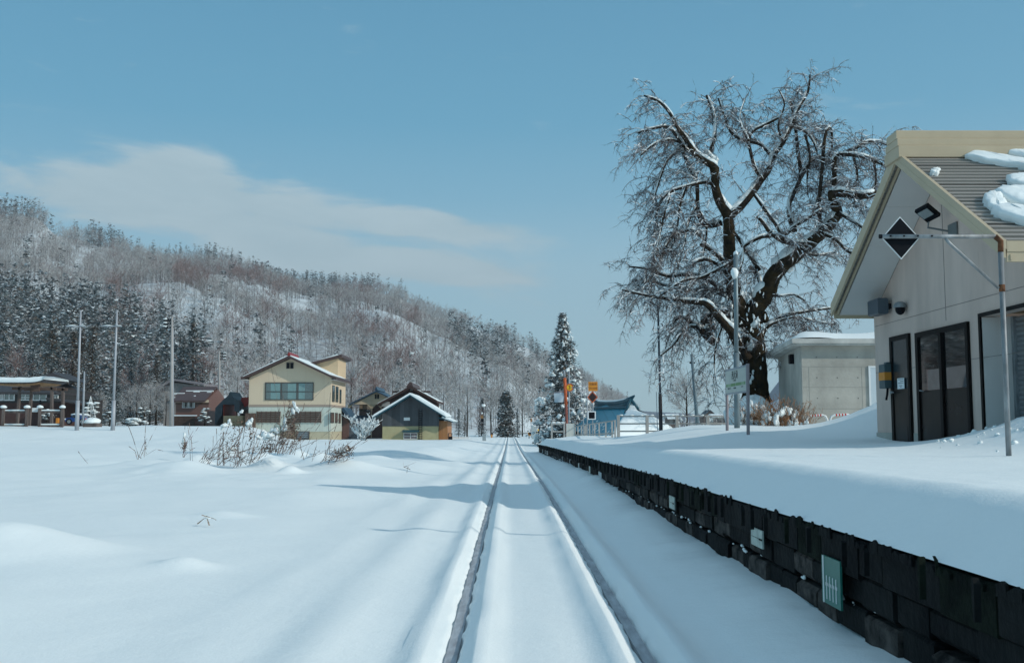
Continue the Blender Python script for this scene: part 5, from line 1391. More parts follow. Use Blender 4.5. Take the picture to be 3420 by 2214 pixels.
mb = MB(o=o); pk = q(122, 1238); s0, s1 = q(66, 1268), q(182, 1268); Yu = Y + 3.2
A_ = [mb.p(pk[0], Yu + .4, pk[1]), mb.p(pk[0] + .6, Yu + 3, pk[1])]; Bq = [mb.p(s0[0] - .4, Yu - .3, s0[1]), mb.p(s1[0] + .5, Yu - .3, s1[1]), mb.p(s1[0] + .5, Yu + 4, s1[1]), mb.p(s0[0] - .4, Yu + 4, s0[1])]
r1_ = mb.p(q(172, 0)[0], Yu + .6, q(0, 1254)[1])
mb.face([Bq[0], Bq[1], A_[0]]); mb.face([Bq[1], Bq[2], A_[1], A_[0]]); mb.face([Bq[2], Bq[3], A_[1]]); mb.face([Bq[3], Bq[0], A_[0], A_[1]]); mb.face(Bq[::-1]); mb.build('gable_roof', DKR, fh)
for a_ in ((-130, 1306, -80, 1338), (-60, 1306, -20, 1338), (0, 1306, 11, 1338), (15, 1304, 50, 1338), (64, 1315, 108, 1337), (112, 1314, 157, 1338), (175, 1318, 196, 1338)): window(fh, o, q, *a_, Y - .05, WHITEP, GL, 2, 1 if a_[0] == 64 else 0, fw=.09)
x0, z1 = q(190, 1330); x1, z0 = q(300, 1345); mb = MB(o=o)
mb.prism([(x0, Y - 2.5, z1), (x1 - .5, Y - 2.5, z0), (x1 - .5, Y - 2.5, z0 - .15), (x0, Y - 2.5, z1 - .2)], (0, 6, 0)); mb.build('carport_roof', DKR, fh)
mb = MB(o=o); xp, _ = q(225, 0); mb.box(xp - .06, xp + .06, Y - 2.4, Y - 2.28, zb2 - .8, q(0, 1338)[1]); xp, _ = q(292, 0); mb.box(xp - .06, xp + .06, Y - 2.4, Y - 2.28, zb2 - .8, q(0, 1346)[1]); mb.build('carport_post', BLACK, fh)
mb = MB(o=o); x0, z1 = q(232, 1332); x1, z0 = q(262, 1405); mb.box(x0, x1, Y + 3.6, Y + 6, z0 - .8, z1); mb.build('carport_shade', mat('shade_wall', (.03, .026, .025), .9), fh)  # near-black box gives the carport's dark gap, shade put into its colour
x0, z1 = q(108, 1362); x1, z0 = q(130, 1376); mb = MB(o=o); mb.box(x0, x1, Y - .3, Y - .003, z0, z1, bev=.03); mb.build('wall_unit', WHITEP, fh)
mb = MB(o=o); x0, z1 = q(210, 1396); x1, z0 = q(216, 1404); mb.box(x0, x1, Y - 1.6, Y - 1.2, z0 - .3, z1, bev=.03); mb.build('orange_crate', ORANGE, fh)

# --- blue car under the carport
Y = 99.0
a_ = at(217, 1411, Y); b_ = at(286, 1411, Y); Lc = b_.x - a_.x; hc = at(0, 1386, Y).z - at(0, 1411, Y).z
car = thing('parked_car', (a_.x + Lc / 2, Y, a_.z), 'small blue car parked by the farmhouse carport, snow hiding its wheels', 'car')
oc = car.location; hl2 = Lc / 2
CARB = mat('blue_car_paint', (.015, .06, .22), .3, .2)
bodyprof = [(-1, .12), (-1, .52), (-.86, .60), (-.5, .64), (-.36, .95), (-.22, 1.06), (.38, 1.06), (.60, .72), (.98, .62), (1, .3), (1, .12)]
mb = MB(o=oc); Wc = 1.55
def cr(x, z): return (oc.x + x * hl2, z * hc + oc.z)
mb.prism([(cr(x, z)[0], Y, cr(x, z)[1]) for x, z in bodyprof[::-1]], (0, Wc, 0)); cb = mb.build('body', CARB, car)
mb = MB(o=oc)
for pr in ([(-.40, .66), (-.30, .93), (-.19, .99), (.02, .99), (.02, .66)], [(.06, .66), (.06, .99), (.35, .99), (.53, .72)]):
    mb.prism([(cr(x, z)[0], Y - .012, cr(x, z)[1]) for x, z in pr[::-1]], (0, .012, 0))
mb.build('window', GLASSD, car)
for xw in (-.62, .64):
    cx, cz = cr(xw, .14); mb = MB(o=oc); mb.tube([(cx, Y - .02, cz), (cx, Y + .18, cz)], .29, 18); wh = mb.build('wheel', BLACK, car)
    mb = MB(o=oc); mb.tube([(cx, Y - .03, cz), (cx, Y - .021, cz)], .17, 14); mb.build('rim', GALV, wh)
for x in (-.985, .985):
    cx, cz = cr(x, .48); mb = MB(o=oc); mb.box(cx - .07, cx + .05, Y - .01, Y + .25, cz - .08, cz + .06, bev=.02); mb.build('headlight' if x < 0 else 'tail_light', WHITEP if x < 0 else REDP, car)
mb = MB(o=oc); mb.blob((oc.x + .05 * hl2, Y + .8, oc.z + 1.07 * hc), .9, .7, .12, 4, 14, 6); mb.build('snow', SNOW, car, True)

# --- bell shelter / gate with its snowy curved roof
Y = 88.0
o, q = front(110, 1428, Y); gt = thing('roofed_gate', o, 'open wooden gate shelter with curved roof under a thick snow slab', 'gate')
for px in (54, 170):
    for dy in (0, 2.2):
        x, z0 = q(px, 1430); zt_ = q(0, 1290)[1]; mb = MB(o=o)
        mb.prism([(x - .10, Y + dy, z0 - .5), (x + .10, Y + dy, z0 - .5), (x + .09 + (.1 if px < 100 else -.1), Y + dy, zt_), (x - .09 + (.1 if px < 100 else -.1), Y + dy, zt_)], (0, .26, 0)); mb.build('pillar', WOOD, gt)
mb = MB(o=o); x0, z1 = q(40, 1293); x1, z0 = q(186, 1302); mb.box(x0, x1, Y + .0, Y + .2, z0, z1); mb.box(x0, x1, Y + 2.2, Y + 2.4, z0, z1)
x0, z1 = q(104, 1285); x1, z0 = q(134, 1308); mb.box(x0, x1, Y - .12, Y - .003, z0, z1); mb.build('beam', LATT, gt)
def roofarc(off0, off1, x0, x1, y0, y1, mm, name, parent, th0=.0):
    mb = MB(o=o); n = 14; xs_ = np.linspace(x0, x1, n); L = []
    for i, x in enumerate(xs_):
        u = (i / (n - 1) - .5) * 2; cz = (.26 if u > 0 else .10) * abs(u) ** 5
        yb_ = zb0 + cz; L.append((x, yb_ + off0, yb_ + off1))
    for a1_, b1_ in zip(L, L[1:]):
        mb.prism([(a1_[0], y0, a1_[1]), (b1_[0], y0, b1_[1]), (b1_[0], y0, b1_[2]), (a1_[0], y0, a1_[2])], (0, y1 - y0, 0))
    return mb.build(name, mm, parent)
zb0 = q(0, 1287)[1]; x0, _ = q(8, 0); x1, _ = q(222, 0)
roofarc(0, .10, x0 + .5, x1 - .4, Y - 1.1, Y + 3.4, WOODW, 'eave_boards', gt)
rf_ = roofarc(.103, .2, x0 + .3, x1 - .1, Y - 1.3, Y + 3.6, DKR, 'roof', gt)
mb = MB(o=o); n = 20; xs_ = np.linspace(x0 + .5, x1, n); g = {}
for i, x in enumerate(xs_):
    u = (i / (n - 1) - .5) * 2; cz = (.26 if u > 0 else .10) * abs(u) ** 5
    for j, (yy, hh) in enumerate([(Y - 1.35, .205), (Y - 1.44, .40), (Y - 1.38, .58), (Y - 1.1, .66), (Y + 1.2, .72), (Y + 2.4, .66), (Y + 3.5, .5), (Y + 3.6, .2)]):
        e_ = 1 if 0 < i < n - 1 else .55; g[i, j] = mb.p(x, yy, zb0 + cz + .2 + (hh - .2) * e_ * (.93 + .07 * math.sin(i * 1.3)))
for i in range(n - 1):
    for j in range(7): mb.face([g[i, j], g[i + 1, j], g[i + 1, j + 1], g[i, j + 1]])
mb.face([g[0, j] for j in range(7, -1, -1)]); mb.face([g[n - 1, j] for j in range(8)]); mb.build('roof_snow', SNOW, rf_, True)
# post and rail fence with caps
def fpost(px, label, Y=86.5, pyt=1362):
    a = at(px, 1430, Y); t = thing('fence_post', a, label, 'fence post', 'snow capped posts round the roofed gate')
    zt_ = at(px, pyt, Y).z; mb = MB(o=a); mb.box(a.x - .10, a.x + .10, Y - .10, Y + .10, a.z - .6, zt_, bev=.015); mb.build('post', WOOD, t)
    mb = MB(o=a); mb.blob((a.x, Y, zt_ + .06), .27, .25, .17, px, 12, 7, .08, flat=.45); mb.build('snow_cap', SNOW, t, True)
for px, l in ((9, 'snow capped wooden post nearest the left edge by the roofed gate'), (88, 'snow capped wooden post right of the left gate pillar'), (131, 'snow capped wooden post left of the right gate pillar'), (206, 'snow capped wooden post right of the right gate pillar')): fpost(px, l)
def frail(pxa, pxb, label):
    Yr = 86.6; a, b = at(pxa, 1373, Yr), at(pxb, 1373, Yr); t = thing('fence_rail', (a.x, Yr, a.z), label, 'fence rail', 'rails between the snow capped posts')
    mb = MB(o=t.location)
    for py in (1374, 1421): z = at(0, py, Yr).z; mb.box(a.x, b.x, Yr - .05, Yr + .05, z - .12, z + .04)
    mb.build('rail', WOOD, t)
    mb = MB(o=t.location)
    for py in (1374, 1421): z = at(0, py, Yr).z; mb.box(a.x + .05, b.x - .05, Yr - .07, Yr + .07, z + .043, z + .16, bev=.03)
    mb.build('snow', SNOW, t)
frail(13, 84, 'snowy wooden rails left of the roofed gate opening'); frail(135, 202, 'snowy wooden rails right of the roofed gate opening')

# --- lamp posts and utility poles on the left
def tall_lamp(px0, px1, label, Y=82):
    a, b = at(px0, 1423, Y), at(px1, 1036, Y); t = thing('street_lamp', a, label, 'street lamp', 'tall pale square lamps')
    mid = a.lerp(b, .22); mb = MB(o=a); mb.tube([a + Vector((0, 0, -.5)), mid], [.17, .15], 10); mb.build('base', mat('pale_pole', (.36, .38, .41), .55, .2, var=.08), t, True)
    mb = MB(o=a); mb.tube([mid, b], [.11, .07], 8); mb.build('mast', bpy.data.materials['pale_pole'], t, True)
    mb = MB(o=a); q = a.lerp(b, .862); mb.box(q.x - 1.15, q.x + .40, Y - .10, Y + .10, q.z - .05, q.z + .02, bev=.01); mb.build('arm', GREYP, t)
    mb = MB(o=a); mb.blob((q.x - .70, Y, q.z + .03), .42, .12, .06, 3, 12, 6); mb.blob((q.x + .2, Y, q.z + .03), .2, .12, .04, 4, 12, 6); mb.build('snow', SNOW, t, True)
tall_lamp(257, 270, 'tall slim lamp pole with cross arm, left one of two near the roofed gate'); tall_lamp(377, 391, 'tall slim lamp pole with snowy cross arm, right one of two near the roofed gate')
t, a, b = pole_thing('thin_pole', 'thin pale pole standing between the two tall lamps', 'pole', 277, 1400, 282, 1240, 92, .11, .07, GREYP)
def util(px0, py0, px1, py1, Y, label, side=-1, r=.16):
    a, b = at(px0, py0, Y), at(px1, py1, Y); t = thing('utility_pole', a, label, 'utility pole')
    mb = MB(o=a); mb.tube([a + Vector((0, 0, -.5)), b], [r, r * .6], 10); mb.build('pole', mat('concrete_pole', (.33, .32, .31), .8, var=.1) if 'concrete_pole' not in bpy.data.materials else bpy.data.materials['concrete_pole'], t, True)
    mb = MB(o=a); s_ = MB(o=a)
    for k in range(3):
        z = b.z - .35 - .33 * k
        mb.box(b.x + side * .75, b.x + .1, Y - .05, Y + .05, z - .035, z + .035)
        for xx in (.68, .35, .15): mb.box(b.x + side * xx - .04, b.x + side * xx + .04, Y - .04, Y + .04, z + .035, z + .16)
        s_.blob((b.x + side * .62, Y, z + .15), .22, .10, .06, k, 8, 5)
    mb.build('cross_arm', BLACK, t); s_.build('snow', SNOW, t, True)
util(572, 1424, 575, 1058, 92, 'tall concrete utility pole with snowy insulator arms left of the brown house')
t, a, b = pole_thing('support_pole', 'second bare pole close beside the tall utility pole', 'pole', 577, 1424, 577, 1095, 93, .12, .09, GREYP)
util(731, 1430, 733, 1172, 118, 'utility pole between the brown house and the red shed', 1, .18)

# small stone planter with snow and rope cone
Y = 86
a = at(300, 1424, Y); t = thing('planter', a, 'low square planter filled with snow beside the right tall lamp', 'planter')
x0, x1 = at(276, 1424, Y).x, at(322, 1424, Y).x; zt_ = at(0, 1413, Y).z
mb = MB(o=a); mb.box(x0, x1, Y, Y + 1.2, a.z - .5, zt_, bev=.03); mb.build('box', WOOD, t)
mb = MB(o=a); mb.blob(((x0 + x1) / 2, Y + .6, zt_ + .1), .68, .7, .36, 7, 14, 8, .12, flat=.3); mb.build('snow', SNOW, t, True)

# ------------------------------------------------------------------ vegetation generators
HAZE = .00024
RNG = np.random.default_rng(7)
C_SNOW = np.array((.74, .82, .86)); C_BARK = np.array((.055, .046, .042)); C_FROST = np.array((.47, .475, .47))
C_RED = np.array((.235, .145, .130)); C_GREY = np.array((.235, .205, .185)); C_NEED = np.array((.045, .068, .072)); C_NEEDB = np.array((.095, .072, .052))

def rand_tris(c, size, flat=1.0, rng=RNG):
    n = len(c); o_ = rng.normal(size=(n, 3, 3)) * np.asarray(size).reshape(-1, 1, 1) * .62; o_[:, :, 2] *= flat
    return c[:, None, :] + o_
def thin_tris(a, b, w, rng=RNG):
    d = b - a; s_ = np.cross(d, rng.normal(size=d.shape)); s_ /= np.linalg.norm(s_, axis=1, keepdims=True) + 1e-9
    w = np.asarray(w).reshape(-1, 1)
    return np.stack([a - s_ * w, a + s_ * w, b], 1)

def conifer_arrays(h, R, nb, m, sz, snow, rng, brown=.2, power=.85, low=.06, clump=1.0):
    t = rng.random(nb) ** 1.15; az_ = rng.random(nb) * 2 * math.pi
    lob = 1 + .22 * np.sin(az_ * 2 + rng.random() * 6) + .15 * np.sin(t * 17 + rng.random() * 6)
    L = (R * (1 - t) ** power * (.55 + .5 * rng.random(nb)) + .02 * h) * lob; z0 = h * (low + (1 - low) * t)
    s_ = (np.arange(m) + .5) / m * .8 + .2
    P = np.zeros((nb, m, 3)); P[..., 0] = (np.cos(az_) * L)[:, None] * s_; P[..., 1] = (np.sin(az_) * L)[:, None] * s_
    P[..., 2] = z0[:, None] + L[:, None] * (.10 * s_ - .42 * s_ ** 2)
    P = P.reshape(-1, 3) + rng.normal(size=(nb * m, 3)) * sz * .35
    tri = rand_tris(P, sz * (.7 + .6 * rng.random(len(P))), .55, rng)
    pick = rng.random(nb)[:, None].repeat(m, 1).ravel()
    need = np.where((pick < brown)[:, None], C_NEEDB, C_NEED) * (.6 + .9 * rng.random(len(P)))[:, None]
    # snow lies on top of the outer part of the boughs
    w = rng.random(len(P)) < snow * (.35 + .9 * np.tile(s_, nb))
    Q = P[w] + np.array((0, 0, sz * .30)); ts = rand_tris(Q, sz * clump * (.45 + .5 * rng.random(len(Q))), .40, rng)
    tint = np.concatenate([need, C_SNOW * (.86 + .14 * rng.random(len(Q)))[:, None]])
    return np.concatenate([tri, ts]), tint
def bare_arrays(h, R, nl, nt, w, rng, frost=.6, col=C_GREY, up=.5):
    top = np.array((rng.normal() * .04 * h, rng.normal() * .04 * h, h * .86)); zero = np.zeros(3)
    trunk = thin_tris(np.array([[0, 0, 0.], [0, 0, 0.]]), np.array([top, top * .96]), [w * 1.2, w * 1.0], rng)
    t = .22 + .72 * rng.random(nl); az_ = rng.random(nl) * 6.283; L = R * (1.15 - t * .75) * (.6 + .5 * rng.random(nl))
    a = top * t[:, None]; d = np.stack([np.cos(az_), np.sin(az_), .75 + up * rng.random(nl)], 1); b = a + d * L[:, None] * .8
    limb = thin_tris(a, b, w * .75, rng)
    f = .25 + .75 * rng.random((nl, nt)); A_ = (a[:, None] + (b - a)[:, None] * f[..., None]).reshape(-1, 3)
    dd = d[:, None].repeat(nt, 1).reshape(-1, 3) * .7 + rng.normal(size=(nl * nt, 3)) * .62; dd[:, 2] += .18
    B_ = A_ + dd * (R * .36 * (.5 + .7 * rng.random((len(A_), 1))))
    tw = thin_tris(A_, B_, w * .50, rng)
    ct = col * (.75 + .5 * rng.random((len(tw), 1))); fr = rng.random(len(tw)) < frost; ct[fr] = C_FROST * (.8 + .45 * rng.random((fr.sum(), 1)))
    cl = np.where(rng.random((nl, 1)) < frost * .6, C_FROST, C_BARK * 1.5)
    return np.concatenate([trunk, limb, tw]), np.concatenate([np.tile(C_BARK * 1.4, (2, 1)), cl, ct])

# ------------------------------------------------------------------ hills: built as a range, ridge by distance, with spurs
SKX = [-1400, -600, 0, 100, 160, 240, 350, 480, 560, 650, 760, 800, 900, 960, 1100, 1250, 1330, 1420, 1500, 1600, 1700, 1760, 1830, 1870, 1950, 2010, 2080, 2100, 2140, 2200, 2330, 2400, 2500, 2550, 2600, 2700, 3000, 3420, 4400]
SKY = [560, 640, 690, 700, 762, 780, 812, 850, 862, 872, 890, 912, 940, 950, 950, 962, 984, 1034, 1062, 1096, 1132, 1152, 1200, 1230, 1262, 1308, 1345, 1358, 1372, 1376, 1382, 1394, 1398, 1340, 1276, 1240, 1190, 1150, 1120]
def ridgeD(px): return np.interp(px, [-1400, 0, 900, 1700, 2000, 2100, 2140, 2500, 2560, 3420], [520, 640, 760, 880, 1000, 1100, 2200, 2400, 1500, 1300])
def footY(px): return np.interp(px, [-1400, 0, 600, 1300, 1700, 1900, 2100, 2200, 3420], [150, 155, 165, 185, 230, 330, 500, 800, 700])
R3 = np.array(RC)
def dirs(px, py):
    v = np.stack([(px - W / 2) / F, -(py - H / 2) / F, -np.ones_like(px)], -1) @ R3.T
    return v
def hill_pt(px, t):
    """point on the range for picture column px and 0..1 from foot to ridge"""
    px = np.asarray(px, float); t = np.asarray(t, float)
    D = ridgeD(px); Y0 = footY(px); d = dirs(px, np.interp(px, SKX, SKY) + np.interp(px, [0, 400, 1700, 2080], [30, 14, 12, 0])); zr = D * d[..., 2] / d[..., 1]
    Y = Y0 + (D - Y0) * t
    dd = dirs(px, np.full_like(px, 1330.)); x = Y * dd[..., 0] / dd[..., 1]
    tt = np.clip(t, 0, 1); z = -1.9 + (zr + 1.9) * (tt ** 1.12)
    amp = np.clip((zr + 1.9) * .17, 0, 18); env = np.sin(np.pi * np.clip(t, 0, 1)) ** .7
    # spurs run down towards the viewer's right
    s_ = x + .55 * Y
    z = z + amp * env * (2.2 * fbm(s_ / 95.0, Y / 260.0, 61, 3) + .7 * fbm(x / 28.0, Y / 40.0, 62, 3))
    z = z - np.clip(t - 1, 0, 9) * zr * 1.2
    return np.stack([x, Y, z], -1)
cols = np.arange(-1400, 4401, 16.0); rows = np.concatenate([np.linspace(0, 1, 72), [1.05, 1.15, 1.3]])
PXg, Tg = np.meshgrid(cols, rows); hp = hill_pt(PXg, Tg)
nx, ny = len(cols), len(rows); i_ = (np.arange(ny - 1)[:, None] * nx + np.arange(nx - 1)[None, :]).ravel()
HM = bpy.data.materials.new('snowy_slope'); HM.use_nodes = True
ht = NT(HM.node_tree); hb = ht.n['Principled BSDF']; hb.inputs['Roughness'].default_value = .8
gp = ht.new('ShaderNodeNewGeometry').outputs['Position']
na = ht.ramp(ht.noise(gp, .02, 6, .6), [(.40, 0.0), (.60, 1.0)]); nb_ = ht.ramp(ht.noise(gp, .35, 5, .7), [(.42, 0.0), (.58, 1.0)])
hmix = ht.new('ShaderNodeMix', data_type='RGBA'); ht.link(ht.mix(ht.math('MULTIPLY', na, ht.math('ADD', .35, ht.math('MULTIPLY', nb_, .65))), (.66, .72, .74), (.26, .25, .25)), hmix.inputs[6]); ht.link(ht.mix(nb_, (.08, .11, .15), (.17, .20, .24)), hmix.inputs[7]); hsep = ht.new('ShaderNodeSeparateXYZ'); ht.link(gp, hsep.inputs[0]); hr_ = ht.new('ShaderNodeMapRange'); hr_.inputs[1].default_value = 1050; hr_.inputs[2].default_value = 1250; ht.link(hsep.outputs[1], hr_.inputs[0]); ht.link(hr_.outputs[0], hmix.inputs[0]); ht.link(hmix.outputs[2], hb.inputs['Base Color'])  # far slopes: dark wooded tone with the blue of distance put into the colour
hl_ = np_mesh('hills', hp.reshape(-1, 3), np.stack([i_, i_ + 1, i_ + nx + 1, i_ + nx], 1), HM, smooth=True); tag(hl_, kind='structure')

NV = 10; rg = np.random.default_rng(21)
con_v = [conifer_arrays(1.0, .17, 38, 3, .046, .80, rg, brown=.2, clump=1.0) for _ in range(NV)]
bar_v = [bare_arrays(1.0, .34, 9, 8, .0050, rg, frost=.62) for _ in range(NV)]
red_v = [bare_arrays(1.0, .34, 10, 9, .0056, rg, frost=.2, col=C_RED) for _ in range(NV)]
def scatter(N):
    px = rg.uniform(-420, 2135, N); t = rg.random(N) ** .8
    P = hill_pt(px, t)
    az2 = (P[:, 0] - 0) / P[:, 1]; py = 1420 - P[:, 2] / P[:, 1] * F
    nz = fbm(px / 210.0, py / 110.0, 71, 4); nz2 = fbm(px / 150.0 + 9, py / 80.0, 72, 3); nz3 = fbm(px / 120 + py / 90.0, py / 260.0 - px / 500, 73, 3)
    lowleft = (px < 690) & (py > 1010 + px * .22)
    pc = np.where(lowleft, .55, np.where(nz > .22, .45, .02)); pc = np.where((t > .90) & (px < 1480), np.where(nz2 > -.03, .50, .12), pc)
    pc = np.where((np.abs(px - 980) < 150) & (t > .82), .85, pc)
    pc = np.where((np.abs(px - 1630 + (1190 - py) * .8) < 100) & (np.abs(py - 1190) < 45), .6, pc)
    pc = pc * np.where(lowleft, 1, .8); con = rg.random(N) < pc
    red = (~con) & (((nz2 > .03) & (px > 350) & (px < 1400) & (py > 930)) | (rg.random(N) < .10))
    # lit clearings down the spurs
    thin = ((nz3 > .13) & (px > 600) & (t < .93) & ~con) | ((nz3 > .20) & ~con)
    keep = (~thin) | (rg.random(N) < .25); keep &= (py < 1462)
    return P[keep], con[keep], red[keep], px[keep]
P_, con, red, pxk = scatter(10500)
def bake(name, sel, variants, hmin, hmax, label_kind, mtl, far_drop=0.0):
    P = P_[sel]; N = len(P); hs_ = rg.uniform(hmin, hmax, N); T = []; K = []; vi = rg.integers(0, len(variants), N); rot = rg.random(N) * 6.283
    for v in range(len(variants)):
        ii = np.where(vi == v)[0]; tr, ti = variants[v]
        c, s_ = np.cos(rot[ii]), np.sin(rot[ii])
        x = tr[None, ..., 0] * c[:, None, None] - tr[None, ..., 1] * s_[:, None, None]; y = tr[None, ..., 0] * s_[:, None, None] + tr[None, ..., 1] * c[:, None, None]
        q = np.stack([x, y, np.broadcast_to(tr[None, ..., 2], x.shape)], -1) * hs_[ii][:, None, None, None] + (P[ii] - np.array((0, 0, .4)))[:, None, None, :]
        T.append(q.reshape(-1, 3, 3)); k = np.broadcast_to(ti, (len(ii),) + ti.shape) * (.8 + .35 * rg.random((len(ii), 1, 1))); K.append(np.clip(k.reshape(-1, 3), 0, .9))
    o = soup(name, np.concatenate(T), np.concatenate(K), mtl); tag(o, kind='stuff'); return o
bake('conifer_forest', con, con_v, 10, 17, '', NEEDLE)
bake('frosted_woodland', (~con) & (~red), bar_v, 9, 13, '', TWIG)
bake('reddish_woodland', red, red_v, 9, 13, '', TWIG)

# ------------------------------------------------------------------ individual conifers and bare trees behind the village
def tree_thing(name, px, pyb, Y, label, cat, crown_mesh, trunk_mesh, s, group=None, zoff=0):
    p_ = at(px, pyb, Y); t = thing(name, p_, label, cat, group, rz=RNG.uniform(0, 6.28))
    for nm, me in (('trunk', trunk_mesh), ('crown', crown_mesh)):
        o = bpy.data.objects.new(nm, me); COL.objects.link(o); o.parent = t; o.scale = (s, s, s)
    return t
def mesh_of(fn):
    o = fn(); me = o.data; bpy.data.objects.remove(o, do_unlink=True); return me
def trunk_m(h, r, m=BARK):
    def f():
        mb = MB(); mb.tube([(0, 0, -1), (.05, .02, h * .4), (0, 0, h * .95)], [r, r * .7, r * .12], 7); return mb.build('trunk', m, None, True)
    return mesh_of(f)
rg2 = np.random.default_rng(33)
near_con = []
for k in range(5):
    a_ = conifer_arrays(12.0, 2.2, 300, 8, .24, (1.1, .8, 1.0, .6, 1.2)[k], rg2, brown=(.15, .6, .2, .85, .1)[k], clump=.85)
    near_con.append(mesh_of(lambda: soup('crown', a_[0], a_[1], NEEDLE)))
tr12 = trunk_m(12, .22)
r = random.Random(17)
cands = []
for k in range(32):
    cands.append((r.uniform(-120, 640), 1408, r.uniform(128, 168), r.uniform(.75, 1.22)))
cands.sort(key=lambda c: -c[2])
for k, (px, pb, Y_, s_) in enumerate(cands):
    if 500 < px < 600: s_ *= .75
    tree_thing('conifer', px, pb + 10, Y_, 'snow dusted conifer in the dense dark stand behind the farmhouse and brown house', 'conifer', near_con[k % 5], tr12, s_, 'conifers behind the village')
def bare_mesh(h, R, nl, nt, w, frost, col, seed, sub=5):
    g = np.random.default_rng(seed)
    T, K = bare_arrays(h, R, nl, nt, w, g, frost, col)
    # a further order of fine twigs
    tw = T[2 + nl:]; a = tw[:, :2].mean(1); b = tw[:, 2]; f = g.random((len(tw), sub, 1)); A_ = (a[:, None] + (b - a)[:, None] * f).reshape(-1, 3)
    d = (b - a)[:, None].repeat(sub, 1).reshape(-1, 3) * .45 + g.normal(size=(len(A_), 3)) * .11 * R
    t2 = thin_tris(A_, A_ + d, w * .38, g); k2 = col * (.75 + .5 * g.random((len(t2), 1))); fr = g.random(len(t2)) < frost; k2[fr] = C_FROST * (.85 + .5 * g.random((fr.sum(), 1)))
    T = np.concatenate([T[2:], t2]); K = np.concatenate([K[2:], k2])
    return mesh_of(lambda: soup('crown', T, np.clip(K, 0, .9), TWIG))
bare_meshes = [bare_mesh(9, 3.2, 26, 9, .045, .6, C_GREY, 41), bare_mesh(9, 3.0, 24, 9, .045, .15, C_RED, 42), bare_mesh(9, 2.7, 26, 9, .045, .75, C_GREY, 43)]
tr9 = trunk_m(8.4, .15)
bl = [('frosty bare tree beside the tall utility pole, nearer the pale house', 0, 520, 1415, 122, .55), ('reddish bare tree rising above the brown house roof', 1, 672, 1425, 135, 1.15), ('reddish bare tree behind the gap left of the brown house', 1, 640, 1425, 140, .95),
      ('frosty bare tree above the red shed', 2, 790, 1425, 130, .85), ('pale frosty tree between the conifers and the pale house', 0, 455, 1415, 120, .5), ('frosty tree close behind the right tall lamp', 2, 425, 1412, 115, .42), ('frosty bare tree hiding the pale house wall', 0, 553, 1418, 112, .42), ('frosty bare tree touching the left eave of the pale house', 2, 500, 1416, 118, .5),
      ('reddish bare tree over the cream house left eave', 1, 835, 1430, 150, 1.0), ('frosty tree filling the gap right of the cream house', 2, 1170, 1440, 140, 1.05), ('reddish tree above the gabled house roof', 1, 1245, 1440, 145, .95),
      ('reddish tree right behind the cream house tower', 1, 1205, 1440, 150, 1.1), ('frosty tree left behind the timbered house', 0, 1310, 1440, 150, 1.0), ('frosty bare tree right of the timbered house', 0, 1480, 1450, 140, .75),
      ('frosty bare tree behind the low picket fence', 2, 1560, 1455, 160, .95), ('frosty tree left of the round snowy conifer clump', 0, 1640, 1456, 190, 1.0), ('frosty tree right of the round snowy conifer clump', 2, 1745, 1456, 190, 1.0),
      ('frosty tree behind the relay cabinet', 0, 1800, 1456, 180, .9), ('low reddish thicket tree near the dark signal mast', 1, 1600, 1456, 170, .55), ('frosty tree behind the carport', 2, 330, 1410, 112, .38),
      ('reddish bare tree among the conifers at the far left', 1, 55, 1408, 140, 1.15), ('reddish bare tree among the conifers above the gate', 1, 215, 1408, 145, 1.05), ('reddish bare tree among the conifers behind the right tall lamp', 1, 440, 1408, 150, .9)]
for l, k, px, pb, Y_, s_ in bl: tree_thing('bare_tree', px, pb, Y_, l, 'tree', bare_meshes[k], tr9, s_)
small_con = [('small dark conifer right of the barn lean-to', 1532, 1456, 135, .30), ('narrow small conifer left of the picket fence', 1552, 1456, 140, .24), ('conifer standing beside the dark signal mast', 1608, 1456, 175, .55), ('slim snowy conifer right of the round snowy clump', 1728, 1456, 185, .42)]
for l, px, pb, Y_, s_ in small_con: tree_thing('small_conifer', px, pb, Y_, l, 'conifer', near_con[3 if 'narrow' in l else 0], tr12, s_)
# round clump
a_ = conifer_arrays(7.6, 2.3, 420, 6, .36, .42, np.random.default_rng(5), brown=.35, power=.30, low=.02, clump=1.1)
tree_thing('round_conifer', 1690, 1458, 170, 'round snow clotted conifer clump straight ahead at the end of the line', 'conifer', mesh_of(lambda: soup('crown', a_[0], a_[1], NEEDLE)), trunk_m(7, .2), .95)

# the tall conifer beyond the platform, with its own shape and clods of snow
hc = np.random.default_rng(12); p_ = at(1880, 1456, 92)
t = thing('tall_conifer', p_, 'tall pointed conifer heavily clotted with snow, standing beyond the platform end', 'conifer')
Hh = (at(1882, 1052, 92) - p_).z
mb = MB(); mb.tube([(0, 0, -1), (.05, 0, Hh * .5), (.05, 0, Hh * .97)], [.26, .16, .03], 8); mb.build('trunk', BARK, t, True)
def prof_R(f): return np.interp(f, [0, .08, .2, .32, .40, .5, .62, .75, .88, 1.0], [3.0, 3.3, 3.1, 3.1, 2.0, 1.9, 1.5, 1.15, .7, .14])
nb = 620; f = hc.random(nb) ** 1.1; az_ = hc.random(nb) * 6.283; lob = 1 + .25 * np.sin(az_ * 3 + f * 25) + .15 * hc.normal(size=nb)
L = prof_R(f) * np.clip(lob, .4, 1.35) * (.65 + .35 * hc.random(nb)); m = 9; s_ = (np.arange(m) + .6) / m
P = np.stack([(np.cos(az_) * L)[:, None] * s_, (np.sin(az_) * L)[:, None] * s_, (f * Hh)[:, None] + L[:, None] * (.12 * s_ - .5 * s_ ** 2)], -1).reshape(-1, 3)
P = np.repeat(P, 3, 0) + hc.normal(size=(len(P) * 3, 3)) * .10
